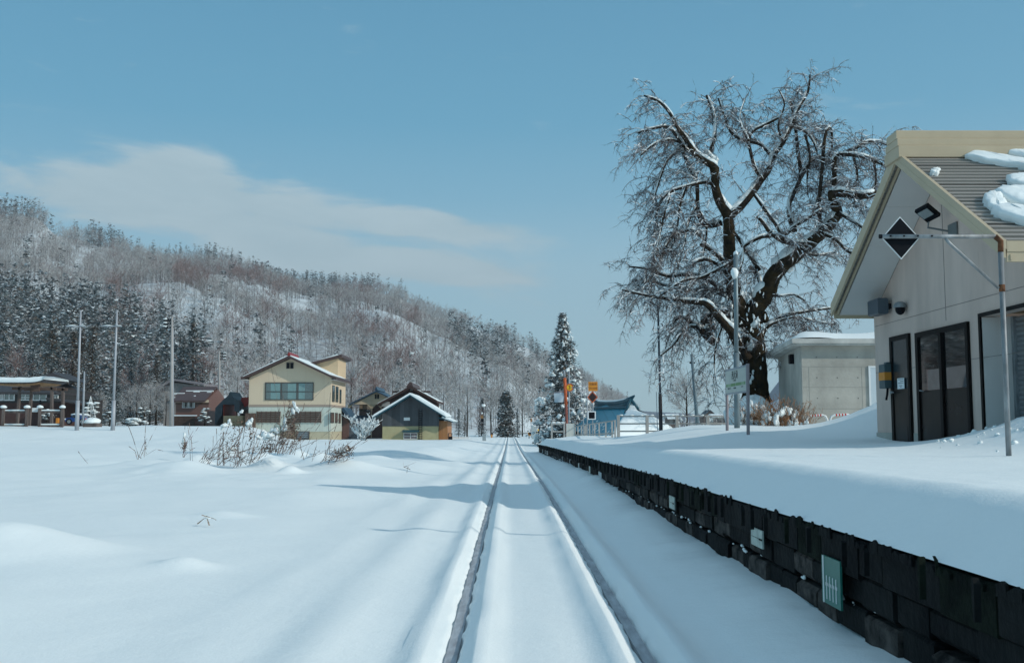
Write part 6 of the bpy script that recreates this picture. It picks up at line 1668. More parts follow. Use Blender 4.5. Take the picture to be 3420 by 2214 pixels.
tri = rand_tris(P, .15 * (.6 + .8 * hc.random(len(P))), .6, hc); tint = np.where(hc.random((len(P), 1)) < .35, C_NEEDB, C_NEED) * (.6 + .9 * hc.random((len(P), 1)))
w_ = hc.random(len(P)) < .55; Q = P[w_] + np.array((0, 0, .09)); ts = rand_tris(Q, .12 * (.6 + .8 * hc.random(len(Q))), .5, hc)
soup('crown', np.concatenate([tri, ts]), np.concatenate([tint, np.tile(C_SNOW, (len(Q), 1))]), NEEDLE, t)
mb = MB(); rr = random.Random(9)
for k in range(330):
    ff = rr.random() ** 1.05; R_ = float(prof_R(ff)) * rr.uniform(.45, 1.02); a = rr.uniform(0, 6.283); sz = rr.uniform(.09, .24) * (1.15 - .5 * ff)
    if ff < .45 and rr.random() < .25: sz *= 1.6
    mb.clump((math.cos(a) * R_, math.sin(a) * R_, ff * Hh - R_ * .30 + .12), sz, sz, sz * .9, k, 4)
mb.build('snow_clods', SNOW, t, True)

# ------------------------------------------------------------------ the big cherry tree
YT = 35.0
base = at(2545, 1345, YT); ct_ = thing('cherry_tree', base, 'huge old bare cherry tree with mossy dark limbs and snow laden hanging twigs', 'tree')
rt = random.Random(77); limbs = []
def limb(pts, r0, r1, d0=0.0, d1=0.0, moss=False, nseg=3, snow=1.0):
    """picture points -> real points at the depth of the tree; r in picture pixels; d0..d1 depth offset in metres"""
    n = len(pts); P = []
    for i, (x, y) in enumerate(pts):
        f = i / (n - 1); dd = d0 + (d1 - d0) * f + rt.uniform(-.12, .12) * (0 < i); jx = 0 if i in (0, n - 1) else min(4, r0 * .35); x += rt.uniform(-jx, jx); y += rt.uniform(-jx, jx)
        P.append((at(x, y, YT + dd), (r0 + (r1 - r0) * f) * (1.2 if r0 < 14 else 1.0) * YT / F))
    # smooth
    out_ = []
    for i in range(n - 1):
        p0 = P[max(i - 1, 0)][0]; p1 = P[i][0]; p2 = P[i + 1][0]; p3 = P[min(i + 2, n - 1)][0]
        for k in range(nseg):
            u = k / nseg
            q = .5 * ((2 * p1) + (-p0 + p2) * u + (2 * p0 - 5 * p1 + 4 * p2 - p3) * u * u + (-p0 + 3 * p1 - 3 * p2 + p3) * u ** 3)
            rr_ = P[i][1] * (1 - u) + P[i + 1][1] * u
            out_.append((q, rr_ * rt.uniform(.93, 1.07)))
    out_.append(P[-1]); limbs.append((out_, moss, snow)); return out_
limb([(2548, 1352), (2538, 1320), (2530, 1271), (2525, 1207), (2521, 1150), (2510, 1093), (2519, 1043), (2542, 1005)], 36, 30, 0, 0, True, snow=.3)
limb([(2490, 1340), (2497, 1290), (2502, 1230), (2480, 1190), (2455, 1178)], 18, 15, .2, .1, True, snow=.6)
limb([(2515, 1300), (2505, 1220), (2500, 1160), (2495, 1100), (2480, 1050)], 26, 22, -.1, .1, True, snow=.5)
limb([(2500, 1200), (2468, 1160), (2440, 1110), (2423, 1086), (2395, 1050), (2363, 1018), (2320, 1010), (2270, 1008), (2198, 994), (2140, 982), (2077, 968)], 17, 2.0, -.3, -1.2)
limb([(2480, 1080), (2430, 1052), (2385, 1045), (2362, 1058), (2352, 1093), (2362, 1122), (2390, 1142)], 20, 17, .2, .3, True)
limb([(2500, 1090), (2480, 1050), (2462, 1000), (2448, 950), (2441, 906), (2435, 848), (2433, 770), (2425, 719), (2405, 673), (2388, 618), (2390, 567), (2363, 542), (2328, 522), (2306, 495), (2285, 458), (2261, 423), (2238, 380), (2200, 340), (2150, 320)], 27, 2.5, 0, -.8, True, snow=.9)
limb([(2437, 722), (2468, 697), (2507, 649), (2546, 602), (2569, 567), (2581, 528), (2616, 478), (2643, 423), (2665, 368), (2695, 305), (2705, 250)], 12, 2.5, -.2, .6)
limb([(2542, 1010), (2550, 992), (2565, 968), (2581, 926), (2616, 883), (2659, 845), (2705, 813), (2744, 776), (2780, 745), (2797, 711), (2782, 678), (2776, 640)], 32, 12, 0, -1.0, True, snow=1.2)
limb([(2776, 650), (2810, 648), (2856, 655), (2900, 652), (2925, 645)], 12, 7, -1, -1.3, snow=1.8)
limb([(2782, 690), (2785, 600), (2789, 530), (2817, 515), (2875, 522), (2918, 536), (2953, 552)], 7, 4, -1, -1.2)
limb([(2789, 530), (2820, 505), (2856, 499), (2887, 478), (2941, 474), (2975, 490)], 5, 3, -1, -.8)
limb([(2744, 776), (2735, 690), (2745, 560), (2752, 470), (2765, 432), (2778, 440), (2779, 495)], 6, 3, -.8, -.4)
limb([(2705, 818), (2655, 815), (2612, 805), (2573, 778), (2552, 752), (2536, 731)], 8, 4, -.6, -1.2)
limb([(2612, 790), (2590, 750), (2565, 719), (2540, 680), (2518, 649)], 5, 4, -.9, -.6)
limb([(2612, 800), (2650, 760), (2700, 730), (2745, 700)], 5, 3, -.9, -1.2)
limb([(2573, 790), (2540, 795), (2500, 815), (2485, 830), (2480, 870), (2470, 905)], 5, 2.5, -.9, -1.0)
limb([(2655, 775), (2637, 719), (2639, 673), (2674, 595), (2668, 517), (2659, 470), (2655, 400), (2640, 340)], 8, 4, .4, .9)
limb([(2674, 595), (2700, 550), (2740, 525), (2790, 522)], 6, 3, .5, 0)
limb([(2535, 905), (2510, 860), (2487, 832), (2468, 800), (2450, 775)], 7, 4, .5, .9)
limb([(2446, 910), (2429, 894), (2405, 862), (2370, 834), (2339, 817)], 9, 4, 0, -.6, snow=1.5)
limb([(2446, 925), (2415, 898), (2390, 878), (2351, 868), (2312, 880)], 7, 3, -.1, -.8, snow=1.5)
limb([(2412, 745), (2378, 752), (2345, 745), (2333, 704), (2330, 618), (2316, 587), (2295, 548), (2275, 497), (2262, 440)], 8, 4, .1, .5)
limb([(2390, 622), (2351, 610), (2293, 626), (2240, 641), (2205, 680), (2190, 730)], 5, 2.5, -.2, -.6)
limb([(2341, 790), (2310, 770), (2270, 780), (2235, 805), (2205, 860)], 4, 2.5, -.4, -.9)
limb([(2352, 1108), (2325, 1094), (2305, 1078), (2290, 1058)], 9, 5, 0, -.4, snow=1.4)
limb([(2325, 1092), (2300, 1090), (2280, 1108), (2256, 1146), (2230, 1170), (2206, 1188)], 4, 1.8, -.4, -.9)
limb([(2298, 1068), (2270, 1062), (2252, 1075), (2246, 1098)], 3.5, 2, -.4, -.8)
limb([(2540, 1140), (2552, 1112), (2566, 1089), (2609, 1057), (2663, 1046), (2734, 1036), (2795, 1028)], 6, 2, .2, 1.0)
limb([(2566, 1089), (2600, 1075), (2660, 1060), (2720, 1075), (2790, 1085)], 4, 1.6, .3, 1.2)
limb([(2565, 975), (2600, 990), (2650, 985), (2690, 1005)], 3, 1.6, 0, .5)
limb([(2388, 600), (2370, 520), (2385, 450), (2380, 380), (2360, 320)], 8, 4, .2, .9)
limb([(2328, 522), (2290, 500), (2240, 430), (2190, 430), (2130, 445)], 5, 2.5, -.3, -1)
limb([(2306, 495), (2250, 470), (2190, 480), (2140, 520)], 4, 2, -.3, -1.2)
limb([(2546, 602), (2520, 560), (2505, 500), (2500, 470), (2515, 440), (2560, 415), (2600, 395)], 5, 3, 0, -.4)
limb([(2581, 528), (2555, 500), (2530, 480), (2480, 470), (2440, 440), (2420, 390), (2400, 330)], 5, 3, .2, .8)
limb([(2800, 712), (2840, 735), (2880, 760), (2905, 800)], 5, 2.5, -1, -1.6)
limb([(2744, 780), (2790, 800), (2830, 840), (2850, 845)], 5, 2.5, -.8, -1.3)
limb([(2659, 850), (2700, 850), (2740, 855), (2790, 845)], 4, 2.2, -.3, .4)
limb([(2480, 1060), (2440, 1000), (2400, 960), (2350, 930), (2290, 920), (2230, 925), (2160, 900), (2100, 890)], 8, 2, .3, -.6)
limb([(2460, 1010), (2420, 985), (2370, 970), (2300, 975), (2240, 960), (2170, 940), (2110, 935)], 6, 2, .4, .8)
limb([(2510, 1000), (2540, 960), (2530, 920), (2500, 890)], 8, 5, .6, 1.1)
limb([(2440, 880), (2400, 900), (2340, 930), (2280, 940), (2210, 985)], 5, 2, -.4, -1.3)
for pts_ in ([(2240, 641), (2222, 700), (2205, 780), (2188, 860)], [(2293, 626), (2270, 690), (2262, 770), (2240, 840)], [(2330, 690), (2300, 740), (2285, 820), (2262, 900)], [(2333, 704), (2360, 760), (2350, 850), (2330, 930)], [(2275, 497), (2230, 540), (2200, 610), (2180, 680)],
             [(2851, 525), (2865, 590), (2850, 640), (2860, 700)], [(2918, 536), (2925, 600), (2915, 650)], [(2787, 600), (2740, 640), (2720, 700), (2728, 760)], [(2689, 450), (2705, 520), (2695, 600), (2700, 660)], [(2260, 770), (2225, 820), (2190, 905), (2150, 950)], [(2400, 960), (2340, 1000), (2290, 1060), (2240, 1100)], [(2430, 1052), (2400, 1120), (2385, 1190), (2390, 1260)], [(2616, 478), (2600, 420), (2620, 350), (2600, 300)], [(2500, 470), (2470, 400), (2490, 330)]):
    limb(pts_, 4.0, 1.2, rt.uniform(-.8, .4), rt.uniform(-1.2, .6))
limb([(2643, 423), (2690, 440), (2720, 480), (2735, 540)], 4, 2, .6, .2)
bk = MB(o=base); mo = MB(o=base); sn = MB(o=base)
for P, moss, snw in limbs:
    big = P[0][1] > .13
    (mo if moss else bk).tube([p for p, _ in P], [r_ for _, r_ in P], 9 if big else 6)
    run = []
    for i, (p, r_) in enumerate(P):
        t_ = (P[min(i + 1, len(P) - 1)][0] - P[max(i - 1, 0)][0]).normalized()
        flat = math.sqrt(max(0, 1 - t_.z ** 2)); k = flat * snw
        if k > .22 and rt.random() > .05:
            th = min(.12, .45 * r_ + .055) * min(1.5, k + .25)
            up = (Vector((0, 0, 1)) - t_ * t_.z)
            up = up.normalized() if up.length > .05 else Vector((.5, -.5, 0)).normalized()
            run.append((p + up * (r_ * .55 + th * .45), max(.018, min(r_ * .78, r_ * .5 + th * .7)) * rt.uniform(.8, 1.15)))
        else:
            if len(run) > 2: sn.tube([a for a, _ in run], [.006] + [b for _, b in run[1:-1]] + [.006], 6)
            run = []
    if len(run) > 2: sn.tube([a for a, _ in run], [.006] + [b for _, b in run[1:-1]] + [.006], 6)
# burls and snow sitting in the forks and on the mossy knobs
for px, py, s_ in ((2548, 1058, .20), (2372, 1100, .22), (2368, 1060, .16), (2388, 1135, .17), (2500, 1050, .2), (2560, 985, .26)): mo.blob(at(px, py, YT + .05), s_, s_, s_, px, 10, 7, .25)
for k in range(190):
    px, py = (rt.uniform(2395, 2555), rt.uniform(950, 1330)) if k < 105 else (rt.uniform(2340, 2560), rt.uniform(960, 1130))
    if py > 1180 and px < 2480: continue
    s_ = rt.uniform(.012, .050); sn.clump(at(px, py, YT - .33 + rt.uniform(-.1, .25)), s_, s_ * .6, s_ * rt.uniform(.8, 2.6), k, 3)
for px, py, s_, zz in ((2385, 530, .20, 1), (2362, 512, .15, 1), (2510, 1150, .2, 1.6), (2525, 1080, .16, 1.6), (2660, 868, .22, .8), (2630, 900, .20, .8), (2680, 790, .16, .8), (2600, 912, .16, .8), (2365, 1290 - 250, .14, 1)): sn.clump(at(px, py, YT - .2), s_, s_ * .8, s_ * .8 * zz, px, 6)
mo.build('trunk', MOSS, ct_, True); bk.build('limb', BARK, ct_, True); sn.build('limb_snow', SNOW, ct_, True)
# secondary branches, drooping, each order finer
sec = []; segA = []; segB = []; segW = []; segK = []
cc = at(2500, 800, YT)
gg = np.random.default_rng(99)
def wander(p, d, L, n, droop, jit):
    pts = [p]; st_ = L / n
    for k in range(n):
        d = (d + Vector((rt.gauss(0, jit), rt.gauss(0, jit), rt.gauss(0, jit) - droop))).normalized(); pts.append(pts[-1] + d * st_)
    return pts
tb = MB(o=base)
def put(pts, w0, w1, kcol):
    for i in range(len(pts) - 1):
        f = i / (len(pts) - 1); segA.append(pts[i]); segB.append(pts[i + 1]); segW.append(w0 + (w1 - w0) * f); segK.append(kcol)
ntw = 0
for P, moss, _ in limbs:
    big = P[0][1] > .28
    Ltot = 0
    for i in range(1, len(P)):
        p0, r0 = P[i - 1]; p1, r1 = P[i]; Ls = (p1 - p0).length
        if r1 > .19 and p1.z < at(0, 1160, YT).z: continue
        dens = 6.2 if r1 < .10 else 3.2
        for k in range(int(Ls * dens + rt.random())):
            p = p0.lerp(p1, rt.random()); outd = (p - cc); outd.y *= .6; outd.normalize()
            axis = (p1 - p0).normalized()
            d = (outd * .8 + Vector((rt.gauss(0, .8), rt.gauss(0, .7), rt.gauss(.15, .6))) + axis * .3).normalized()
            L = rt.uniform(.45, 1.55); left = p.x < at(2330, 800, YT).x
            pts = wander(p, d, L, 7, .17 if not left else .26, .13); kc = rt.random()
            put(pts, .015, .007, kc)
            for q in range(int(L * 9)):
                a = pts[rt.randint(1, 7)]; dd = (d * .3 + Vector((rt.gauss(0, .8), rt.gauss(0, .8), rt.gauss(-.2, .6)))).normalized(); L2 = rt.uniform(.18, .65)
                p2 = wander(a, dd, L2, 4, .20, .14); put(p2, .008, .004, kc * .5 + rt.random() * .5); ntw += 1
A_ = np.array([tuple(q) for q in segA]); B_ = np.array([tuple(q) for q in segB]); Wd = np.array(segW); Kc = np.array(segK)
# fine hair twigs
n3 = 2; idx = gg.integers(0, len(A_), len(A_) * n3); a3 = A_[idx] + (B_[idx] - A_[idx]) * gg.random((len(idx), 1)); d3 = gg.normal(size=a3.shape) * .10 + np.array((0, 0, -.05)) + (B_[idx] - A_[idx]) * .6
b3 = a3 + d3
def quads(a, b, w, off):
    d = b - a; s_ = np.cross(d, gg.normal(size=d.shape)); s_ /= np.linalg.norm(s_, axis=1, keepdims=True) + 1e-9; w = w[:, None]
    t1 = np.stack([a - s_ * w, a + s_ * w, b + s_ * w * .8], 1); t2 = np.stack([a - s_ * w, b + s_ * w * .8, b - s_ * w * .8], 1)
    return np.concatenate([t1, t2]) + off
q1 = quads(A_, B_, Wd, -np.array(base)); q3 = thin_tris(a3, b3, .0055, gg) - np.array(base)
def kcol(k, n):
    dark = np.array((.060, .050, .050)); br = np.array((.19, .16, .155)); c = np.where((k < .5)[:, None], dark, br) * (.7 + .6 * gg.random((n, 1)))
    return c
c1 = np.tile(kcol(Kc, len(A_)), (2, 1)); c3 = kcol(Kc[idx], len(idx))
soup('twigs', np.concatenate([q1, q3]), np.concatenate([c1, c3]), TWIG, ct_)
# snow lying along the twigs
hz = np.abs((B_ - A_)[:, 2]) / (np.linalg.norm(B_ - A_, axis=1) + 1e-9); w_ = (hz < .8) & (gg.random(len(A_)) < .80)
up = np.array((0, 0, .012)); qs = quads(A_[w_] + up, B_[w_] + up, Wd[w_] * 1.25 + .005, -np.array(base))
soup('twig_snow', qs, np.tile(C_SNOW * .98, (len(qs), 1)), TWIG, ct_)
print('cherry twigs', ntw, len(A_))

# rock and snow heap at its foot
q = at(2520, 1395, 33.0); t = thing('boulder', q, 'snow covered dark boulder at the foot of the cherry tree', 'boulder')
mb = MB(o=q); mb.blob(q + Vector((0, 0, -.05)), .75, .6, .62, 5, 12, 8, .18); mb.build('rock', STONE2, t, True)
mb = MB(o=q); mb.blob(q + Vector((0, -.08, .22)), .72, .6, .42, 6, 14, 8, .22); mb.blob(q + Vector((-.45, -.1, .0)), .5, .5, .42, 8, 12, 8, .22); mb.build('snow', SNOW, t, True)

# ------------------------------------------------------------------ hedge of orange brown stems under snow
def shrub(name, px, pyb, Y, label, wpx, hpx, n, col, seed, cat='shrub', snowy=16, lean=.35, top=None):
    g_ = random.Random(seed); b_ = at(px, pyb, Y); t = thing(name, b_, label, cat); wr = wpx / 2 * Y / F; hr = hpx * Y / F; ks = np.random.default_rng(seed)
    A, B, Wt = [], [], []
    for k in range(n):
        x0 = g_.uniform(-.75, .75) * wr; y0 = g_.uniform(-.5, .5) * wr * .7; d = Vector((x0 / wr * lean + g_.gauss(0, .30), g_.gauss(-.05, .2), 1)).normalized(); p = Vector((x0, y0, -.25)); L = (hr + .25) * g_.uniform(.55, 1.12) * math.sqrt(max(.2, 1 - (x0 / wr) ** 2 * .7)); nn = 4
        for j in range(nn):
            q2 = p + d * L / nn; A.append(tuple(p)); B.append(tuple(q2)); Wt.append(.009 * (1 - j * .18)); p = q2; d = (d + Vector((g_.gauss(0, .14), g_.gauss(0, .12), 0))).normalized()
            if j > 0:
                for _ in range(2):
                    q3_ = p + (d + Vector((g_.gauss(0, .6), g_.gauss(0, .5), g_.gauss(0, .3)))).normalized() * g_.uniform(.06, .2); A.append(tuple(p)); B.append(tuple(q3_)); Wt.append(.005)
    A = np.array(A); B = np.array(B); q1 = quads(A, B, np.array(Wt), 0); c = np.tile(col * (.6 + .8 * ks.random((len(A), 1))), (2, 1)); soup('stems', q1, np.clip(c, 0, .8), TWIG, t)
    mb = MB()
    for k in range(snowy):
        x0 = g_.uniform(-.85, .85) * wr; s_ = g_.uniform(.05, .14) * (hr / .8); zz = g_.uniform(.05, .8) * hr * math.sqrt(max(.1, 1 - (x0 / wr) ** 2))
        mb.clump((x0, g_.uniform(-.6, .1) * wr * .6, zz), s_ * .62, s_ * .62, s_ * g_.uniform(.6, 1.4), k + seed, 6)
    if snowy: mb.build('snow', SNOW, t, True)
    return t
C_OR = np.array((.30, .15, .07))
shrub('hedge_bush', 2520, 1428, 27.5, 'snow choked orange brown bush behind the name board posts', 130, 88, 130, C_OR, 1, snowy=46)
shrub('hedge_bush', 2615, 1438, 27.0, 'broad orange brown bush with deep snow beside the striped barrier', 180, 96, 210, C_OR, 2, snowy=44)
def low_thing(*a, **k): return shrub(*a, **k)
for i, (px, pyb, Y_, wp, hp_, l) in enumerate([(2290, 1432, 60, 110, 48, 'bare thicket at the foot of the round bare tree'), (2380, 1428, 52, 90, 34, 'low bare thicket right of the thin leaning pole'), (2445, 1425, 50, 90, 44, 'dark bare bush left behind the name board')]):
    shrub('thicket', px, pyb, Y_, l, wp, hp_, 110, np.array((.13, .11, .11)), 30 + i, cat='thicket', snowy=10)
m_ = bare_mesh(4.2, 2.3, 34, 10, .022, .45, np.array((.22, .19, .18)), 51, 6)
tree_thing('round_bare_tree', 2295, 1432, 75, 'rounded bare tree with pale frosty twigs right of the dark lamp post', 'tree', m_, trunk_m(3.8, .10), .92)
# small bare tree thick with snow in front of the gabled house
b_ = at(1210, 1466, 100); t = thing('snowy_small_tree', b_, 'small stubby bare tree thickly coated in snow between the cream house and the barn', 'tree'); mb = MB(); ms = MB(); g_ = random.Random(6)
def tw(p, d, L, r_, dep):
    pts = [p]; 
    for k in range(4): d = (d + Vector((g_.gauss(0, .22), g_.gauss(0, .22), .10))).normalized(); pts.append(pts[-1] + d * L / 4)
    mb.tube(pts, [r_ * (1 - .12 * k) for k in range(5)], 5); ms.tube([q + Vector((0, 0, r_ * .8 + .01)) for q in pts], [r_ * .7 + .014] * 5, 5)
    if dep < 3:
        for k in range(4): tw(pts[g_.randint(1, 4)], (d + Vector((g_.gauss(0, .9), g_.gauss(0, .5), g_.gauss(.3, .4)))).normalized(), L * .58, r_ * .55, dep + 1)
for a in range(5): tw(Vector((g_.uniform(-.2, .2), 0, -.3)), Vector((math.cos(a * 1.3) * .8, .2, 1)).normalized(), 1.8, .065, 0)
mb.build('trunk', BARK, t, True); ms.build('snow', SNOW, t, True)
# pruned garden pine and small garden trees by the farmhouse
def garden(px, pyb, Y_, wp, hp_, l, seed, name='garden_shrub', pads=14):
    g_ = random.Random(seed); b_ = at(px, pyb, Y_); t = thing(name, b_, l, 'shrub'); wr = wp / 2 * Y_ / F; hr = hp_ * Y_ / F; ks = np.random.default_rng(seed)
    mb = MB(); mb.tube([(0, 0, -.5), (.1, 0, hr * .5), (-.1, 0, hr * .9)], [.10, .07, .03], 6); mb.build('stem', BARK, t, True)
    mb = MB(); C = []
    for k in range(pads):
        a = g_.uniform(0, 6.28); f = g_.random(); R_ = wr * math.sqrt(1 - f * .75) * g_.uniform(.2, 1); c = Vector((math.cos(a) * R_, math.sin(a) * R_ * .7, hr * (.22 + .75 * f)))
        s_ = wr * g_.uniform(.18, .34); mb.blob(c, s_, s_, s_ * .38, k + seed, 9, 6, .2, flat=.4); C += [tuple(c + Vector((g_.gauss(0, s_ * .6), g_.gauss(0, s_ * .6), -s_ * .3 + g_.gauss(0, s_ * .25)))) for _ in range(60)]
    mb.build('snow', SNOW, t, True); C = np.array(C); soup('foliage', rand_tris(C, .09, .7, ks), np.where(ks.random((len(C), 1)) < .5, C_NEED * 1.6, C_GREY * .9) * (.6 + .8 * ks.random((len(C), 1))), NEEDLE, t)
garden(305, 1412, 101, 62, 70, 'layered garden pine with rounded snow pads right of the blue car', 3, 'garden_pine', 20)
garden(365, 1414, 103, 50, 40, 'low rounded garden shrub under snow behind the right tall lamp', 4)
garden(478, 1418, 100, 46, 70, 'snowy clipped garden tree left of the tall utility pole', 5)
garden(450, 1420, 98, 90, 22, 'low line of snow covered shrubs along the garden', 6, pads=22)
garden(682, 1424, 106, 44, 62, 'small tiered tree with snowy pads before the brown house', 8, pads=16)
garden(156, 1412, 96, 50, 46, 'snowy cone shaped shrub behind the right gate pillar', 9)
# rope cone over the planter shrub
q = at(300, 1412, 88); t = thing('rope_cone', q, 'cone of pale support ropes over the snowy planter shrub', 'rope cone'); mb = MB(o=q); tp = at(303, 1322, 88)
for a in range(7): mb.tube([tp, q + Vector((math.cos(a * .9) * .62, math.sin(a * .9) * .5, 0))], .012, 4)
mb.build('ropes', WHITEP, t)

# ------------------------------------------------------------------ dead weeds standing in the field snow
def weeds(l, stems, Y, seed, leafy=(), snowy=(), extra=0, spread=60, ht_=120, col=np.array((.17, .12, .10))):
    g_ = random.Random(seed); ks = np.random.default_rng(seed); bx_ = sum(s[0][0] for s in stems) / len(stems); by_ = max(s[0][1] for s in stems)
    b_ = at(bx_, by_, Y); t = thing('dead_weeds', b_, l, 'weeds', 'dead weeds standing in the snowy field'); A, B, Wt = [], [], []
    st_ = [list(s) for s in stems]
    for k in range(extra):
        x0 = bx_ + g_.uniform(-.5, .5) * spread; y0 = by_ + g_.uniform(-14, 4); st_.append([(x0, y0), (x0 + g_.gauss(26, 24), y0 - ht_ * g_.choice([.3, .45, .6, 1.0, 1.5]) * g_.uniform(.8, 1.15))])
    for s in st_:
        yo = g_.uniform(-.25, .25); P = [at(x, y, Y + yo) for x, y in s]
        if len(P) == 2: m2 = P[0].lerp(P[1], .5) + Vector((g_.gauss(0, .03), g_.gauss(0, .04), 0)); P = [P[0], m2, P[1]]
        P = [P[0] - (P[1] - P[0]).normalized() * .12] + P[1:]
        w0 = g_.uniform(.006, .010)
        for i in range(len(P) - 1):
            for k in range(3):
                A.append(tuple(P[i].lerp(P[i + 1], k / 3) - b_)); B.append(tuple(P[i].lerp(P[i + 1], (k + 1) / 3) - b_)); Wt.append(w0)
                if g_.random() < (.22 if len(stems) != 3 or Y > 20 else 0): a0 = P[i].lerp(P[i + 1], k / 3); A.append(tuple(a0 - b_)); B.append(tuple(a0 - b_ + Vector((g_.gauss(0, .09), g_.gauss(0, .06), g_.uniform(.02, .14))))); Wt.append(.003)
    A = np.array(A); B = np.array(B); q_ = quads(A, B, np.array(Wt), 0); soup('stalks', q_, np.tile(col * (.5 + 1.0 * ks.random((len(A), 1))), (2, 1)), TWIG, t)
    C = []
    for (px, py, rx, ry, n) in leafy:
        for _ in range(int(n * .6)): C.append(tuple(at(g_.gauss(px, rx / 2), g_.gauss(py, ry / 2), Y + g_.gauss(0, .08)) - b_))
    if C: C = np.array(C); soup('dry_leaves', rand_tris(C, .035, 1, ks), np.array((.12, .075, .05)) * (.5 + 1.2 * ks.random((len(C), 1))), TWIG, t)
    mb = MB(o=b_)
    for k, (px, py, rx, ry) in enumerate(snowy): mb.clump(at(px, py, Y - .05), rx * Y / F * .75, rx * Y / F * .55, ry * Y / F * .8, seed * 5 + k, 6)
    if snowy: mb.build('snow', SNOW, t, True)
    return t
weeds('two thin forked stalks at the left end of the weeds', [[(482, 1512), (484, 1460), (487, 1414)], [(484, 1508), (500, 1470), (526, 1418)], [(460, 1514), (445, 1465), (428, 1420)], [(500, 1512), (520, 1500), (545, 1505)], [(455, 1520), (430, 1490)]], 30, 1, leafy=[(486, 1490, 4, 22, 30)], extra=3, spread=30, ht_=60)
weeds('dark purple plume stalk capped with snow', [[(612, 1512), (616, 1470), (618, 1416)], [(608, 1512), (596, 1480)], [(618, 1510), (622, 1480), (606, 1452)]], 28, 2, leafy=[(616, 1487, 8, 26, 170)], snowy=[(617, 1455, 6, 14), (612, 1470, 5, 10)], extra=3, spread=22, ht_=50, col=np.array((.14, .08, .09)))
weeds('pair of tall thin straight stalks rising from a snow cone', [[(644, 1548), (640, 1480), (632, 1412)], [(636, 1546), (634, 1470), (626, 1415)]], 26.5, 3, leafy=[(642, 1548, 7, 5, 30)])
weeds('slanting brown stalks with snowy tips in front of the red shed', [[(706, 1508), (730, 1470), (762, 1432)], [(702, 1512), (740, 1475), (772, 1440)], [(730, 1512), (736, 1470), (748, 1440)], [(765, 1515), (775, 1470), (786, 1425)], [(770, 1510), (800, 1450), (830, 1390)], [(745, 1552), (755, 1510), (762, 1470)], [(716, 1500), (760, 1480), (800, 1455)]], 29, 4, leafy=[(770, 1470, 30, 34, 160), (800, 1420, 20, 30, 160)], snowy=[(753, 1420, 15, 10), (766, 1408, 9, 12), (742, 1432, 8, 7), (775, 1500, 14, 10), (806, 1376, 9, 6)], extra=26, spread=120, ht_=85)
weeds('snow draped stalks left of the stacked boards', [[(798, 1545), (808, 1480), (818, 1430)], [(832, 1508), (836, 1450), (828, 1410)], [(845, 1512), (850, 1460), (840, 1385)], [(860, 1500), (855, 1440), (870, 1400)], [(780, 1515), (850, 1495), (900, 1480)]], 28.5, 5, leafy=[(838, 1440, 14, 46, 200)], snowy=[(832, 1412, 11, 13), (826, 1425, 9, 8), (840, 1402, 8, 8), (866, 1460, 16, 10), (880, 1448, 14, 12)], extra=24, spread=90, ht_=90)
weeds('thick leaning brown weed plume under a tall snow cap', [[(930, 1502), (955, 1440), (985, 1370)], [(918, 1495), (950, 1430), (975, 1350)], [(945, 1500), (965, 1440), (990, 1380)], [(925, 1490), (960, 1400), (980, 1345)], [(940, 1495), (972, 1430), (1000, 1395)], [(936, 1424), (922, 1310), (906, 1226)], [(960, 1430), (945, 1330), (918, 1232)], [(955, 1440), (1010, 1370), (1100, 1275)], [(985, 1490), (1050, 1420), (1095, 1330)]], 27.5, 6,
      leafy=[(972, 1400, 22, 50, 620), (945, 1460, 18, 40, 320), (985, 1440, 18, 40, 260)], snowy=[(984, 1352, 8, 18), (978, 1370, 10, 15), (988, 1362, 8, 10), (952, 1408, 9, 22), (946, 1430, 8, 14), (905, 1452, 24, 13), (888, 1462, 18, 11), (922, 1436, 14, 12), (996, 1372, 6, 8)], extra=34, spread=90, ht_=110)
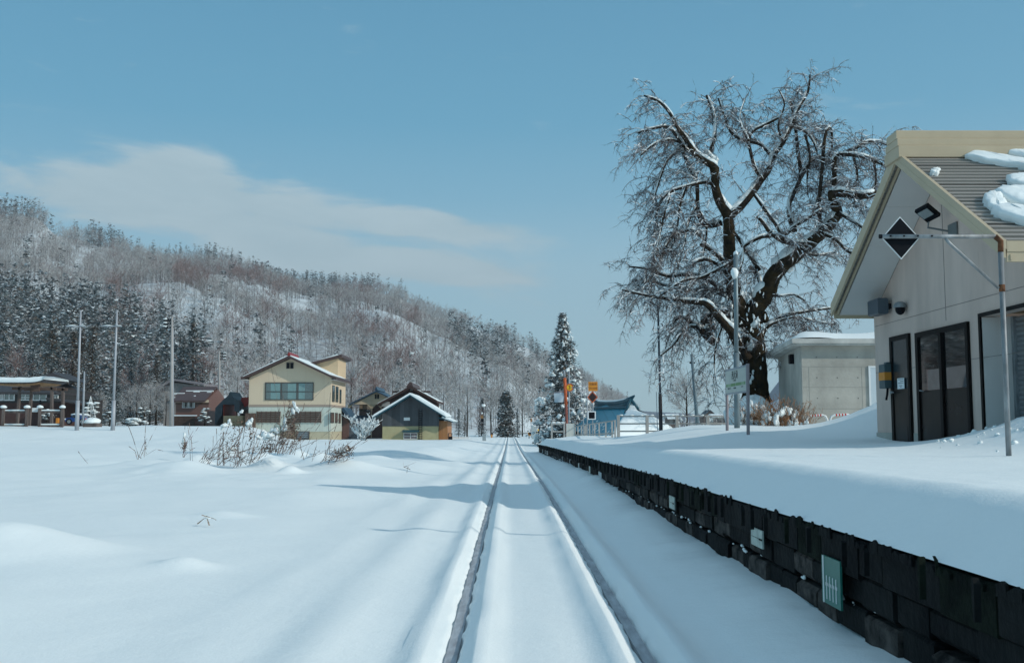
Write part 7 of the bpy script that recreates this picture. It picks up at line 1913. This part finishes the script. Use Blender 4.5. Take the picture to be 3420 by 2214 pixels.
weeds('tangle of low broken stalks among the snow humps', [[(745, 1530), (800, 1524), (850, 1545)], [(700, 1530), (760, 1536), (800, 1550)], [(760, 1515), (860, 1500), (950, 1480)], [(880, 1510), (940, 1495), (985, 1490)]], 27.5, 7, leafy=[(900, 1480, 24, 22, 200), (880, 1500, 40, 12, 160), (770, 1500, 50, 15, 100)], extra=26, spread=220, ht_=45)
weeds('thin crossing stalks before the cream house right corner', [[(1090, 1525), (1100, 1480), (1112, 1440)], [(1085, 1522), (1110, 1460), (1130, 1400)], [(1000, 1495), (1060, 1470), (1120, 1425)], [(1100, 1500), (1096, 1400), (1104, 1310)], [(980, 1480), (1060, 1400), (1150, 1330)]], 28, 8, extra=8, spread=90, ht_=70)
weeds('dark twiggy heap dusted with snow at the right end of the weeds', [[(1102, 1532), (1140, 1500), (1176, 1472)], [(1110, 1530), (1150, 1512), (1185, 1490)], [(1178, 1502), (1205, 1484), (1228, 1470)], [(1105, 1535), (1130, 1515), (1165, 1505)], [(1120, 1528), (1180, 1490), (1235, 1452)]], 28, 9, leafy=[(1140, 1512, 34, 14, 360), (1160, 1498, 20, 12, 160)], snowy=[(1135, 1508, 12, 7), (1120, 1518, 9, 5), (1158, 1500, 9, 5), (1150, 1516, 10, 5)], extra=24, spread=90, ht_=36)
weeds('little sprig of dry stalk in the flat snow left of the track', [[(674, 1737), (684, 1729), (696, 1728)], [(694, 1738), (693, 1731)], [(706, 1729), (716, 1732), (722, 1736)]], 12.2, 10, snowy=[(694, 1729, 14, 3)], col=np.array((.28, .22, .17)))
weeds('tiny weed tip poking from the snow near the barn', [[(1356, 1562), (1360, 1556)], [(1362, 1562), (1363, 1554)]], 24, 11)
weeds('single bent stalk on the far left of the field', [[(285, 1538), (270, 1520), (256, 1500)]], 30, 12)

# ------------------------------------------------------------------ thin winter air
HZ = bpy.data.materials.new('haze'); HZ.use_nodes = True; hz = NT(HZ.node_tree); hz.n.clear()
ho = hz.new('ShaderNodeOutputMaterial'); hv = hz.new('ShaderNodeVolumePrincipled')
hv.inputs['Color'].default_value = (.88, .93, 1.0, 1); hv.inputs['Density'].default_value = HAZE; hv.inputs['Anisotropy'].default_value = .2
hz.link(hv.outputs[0], ho.inputs['Volume'])
mb = MB(); mb.box(-3000, 3000, -60, 2900, -14, 420); hzo = mb.build('haze', HZ); tag(hzo, kind='stuff')
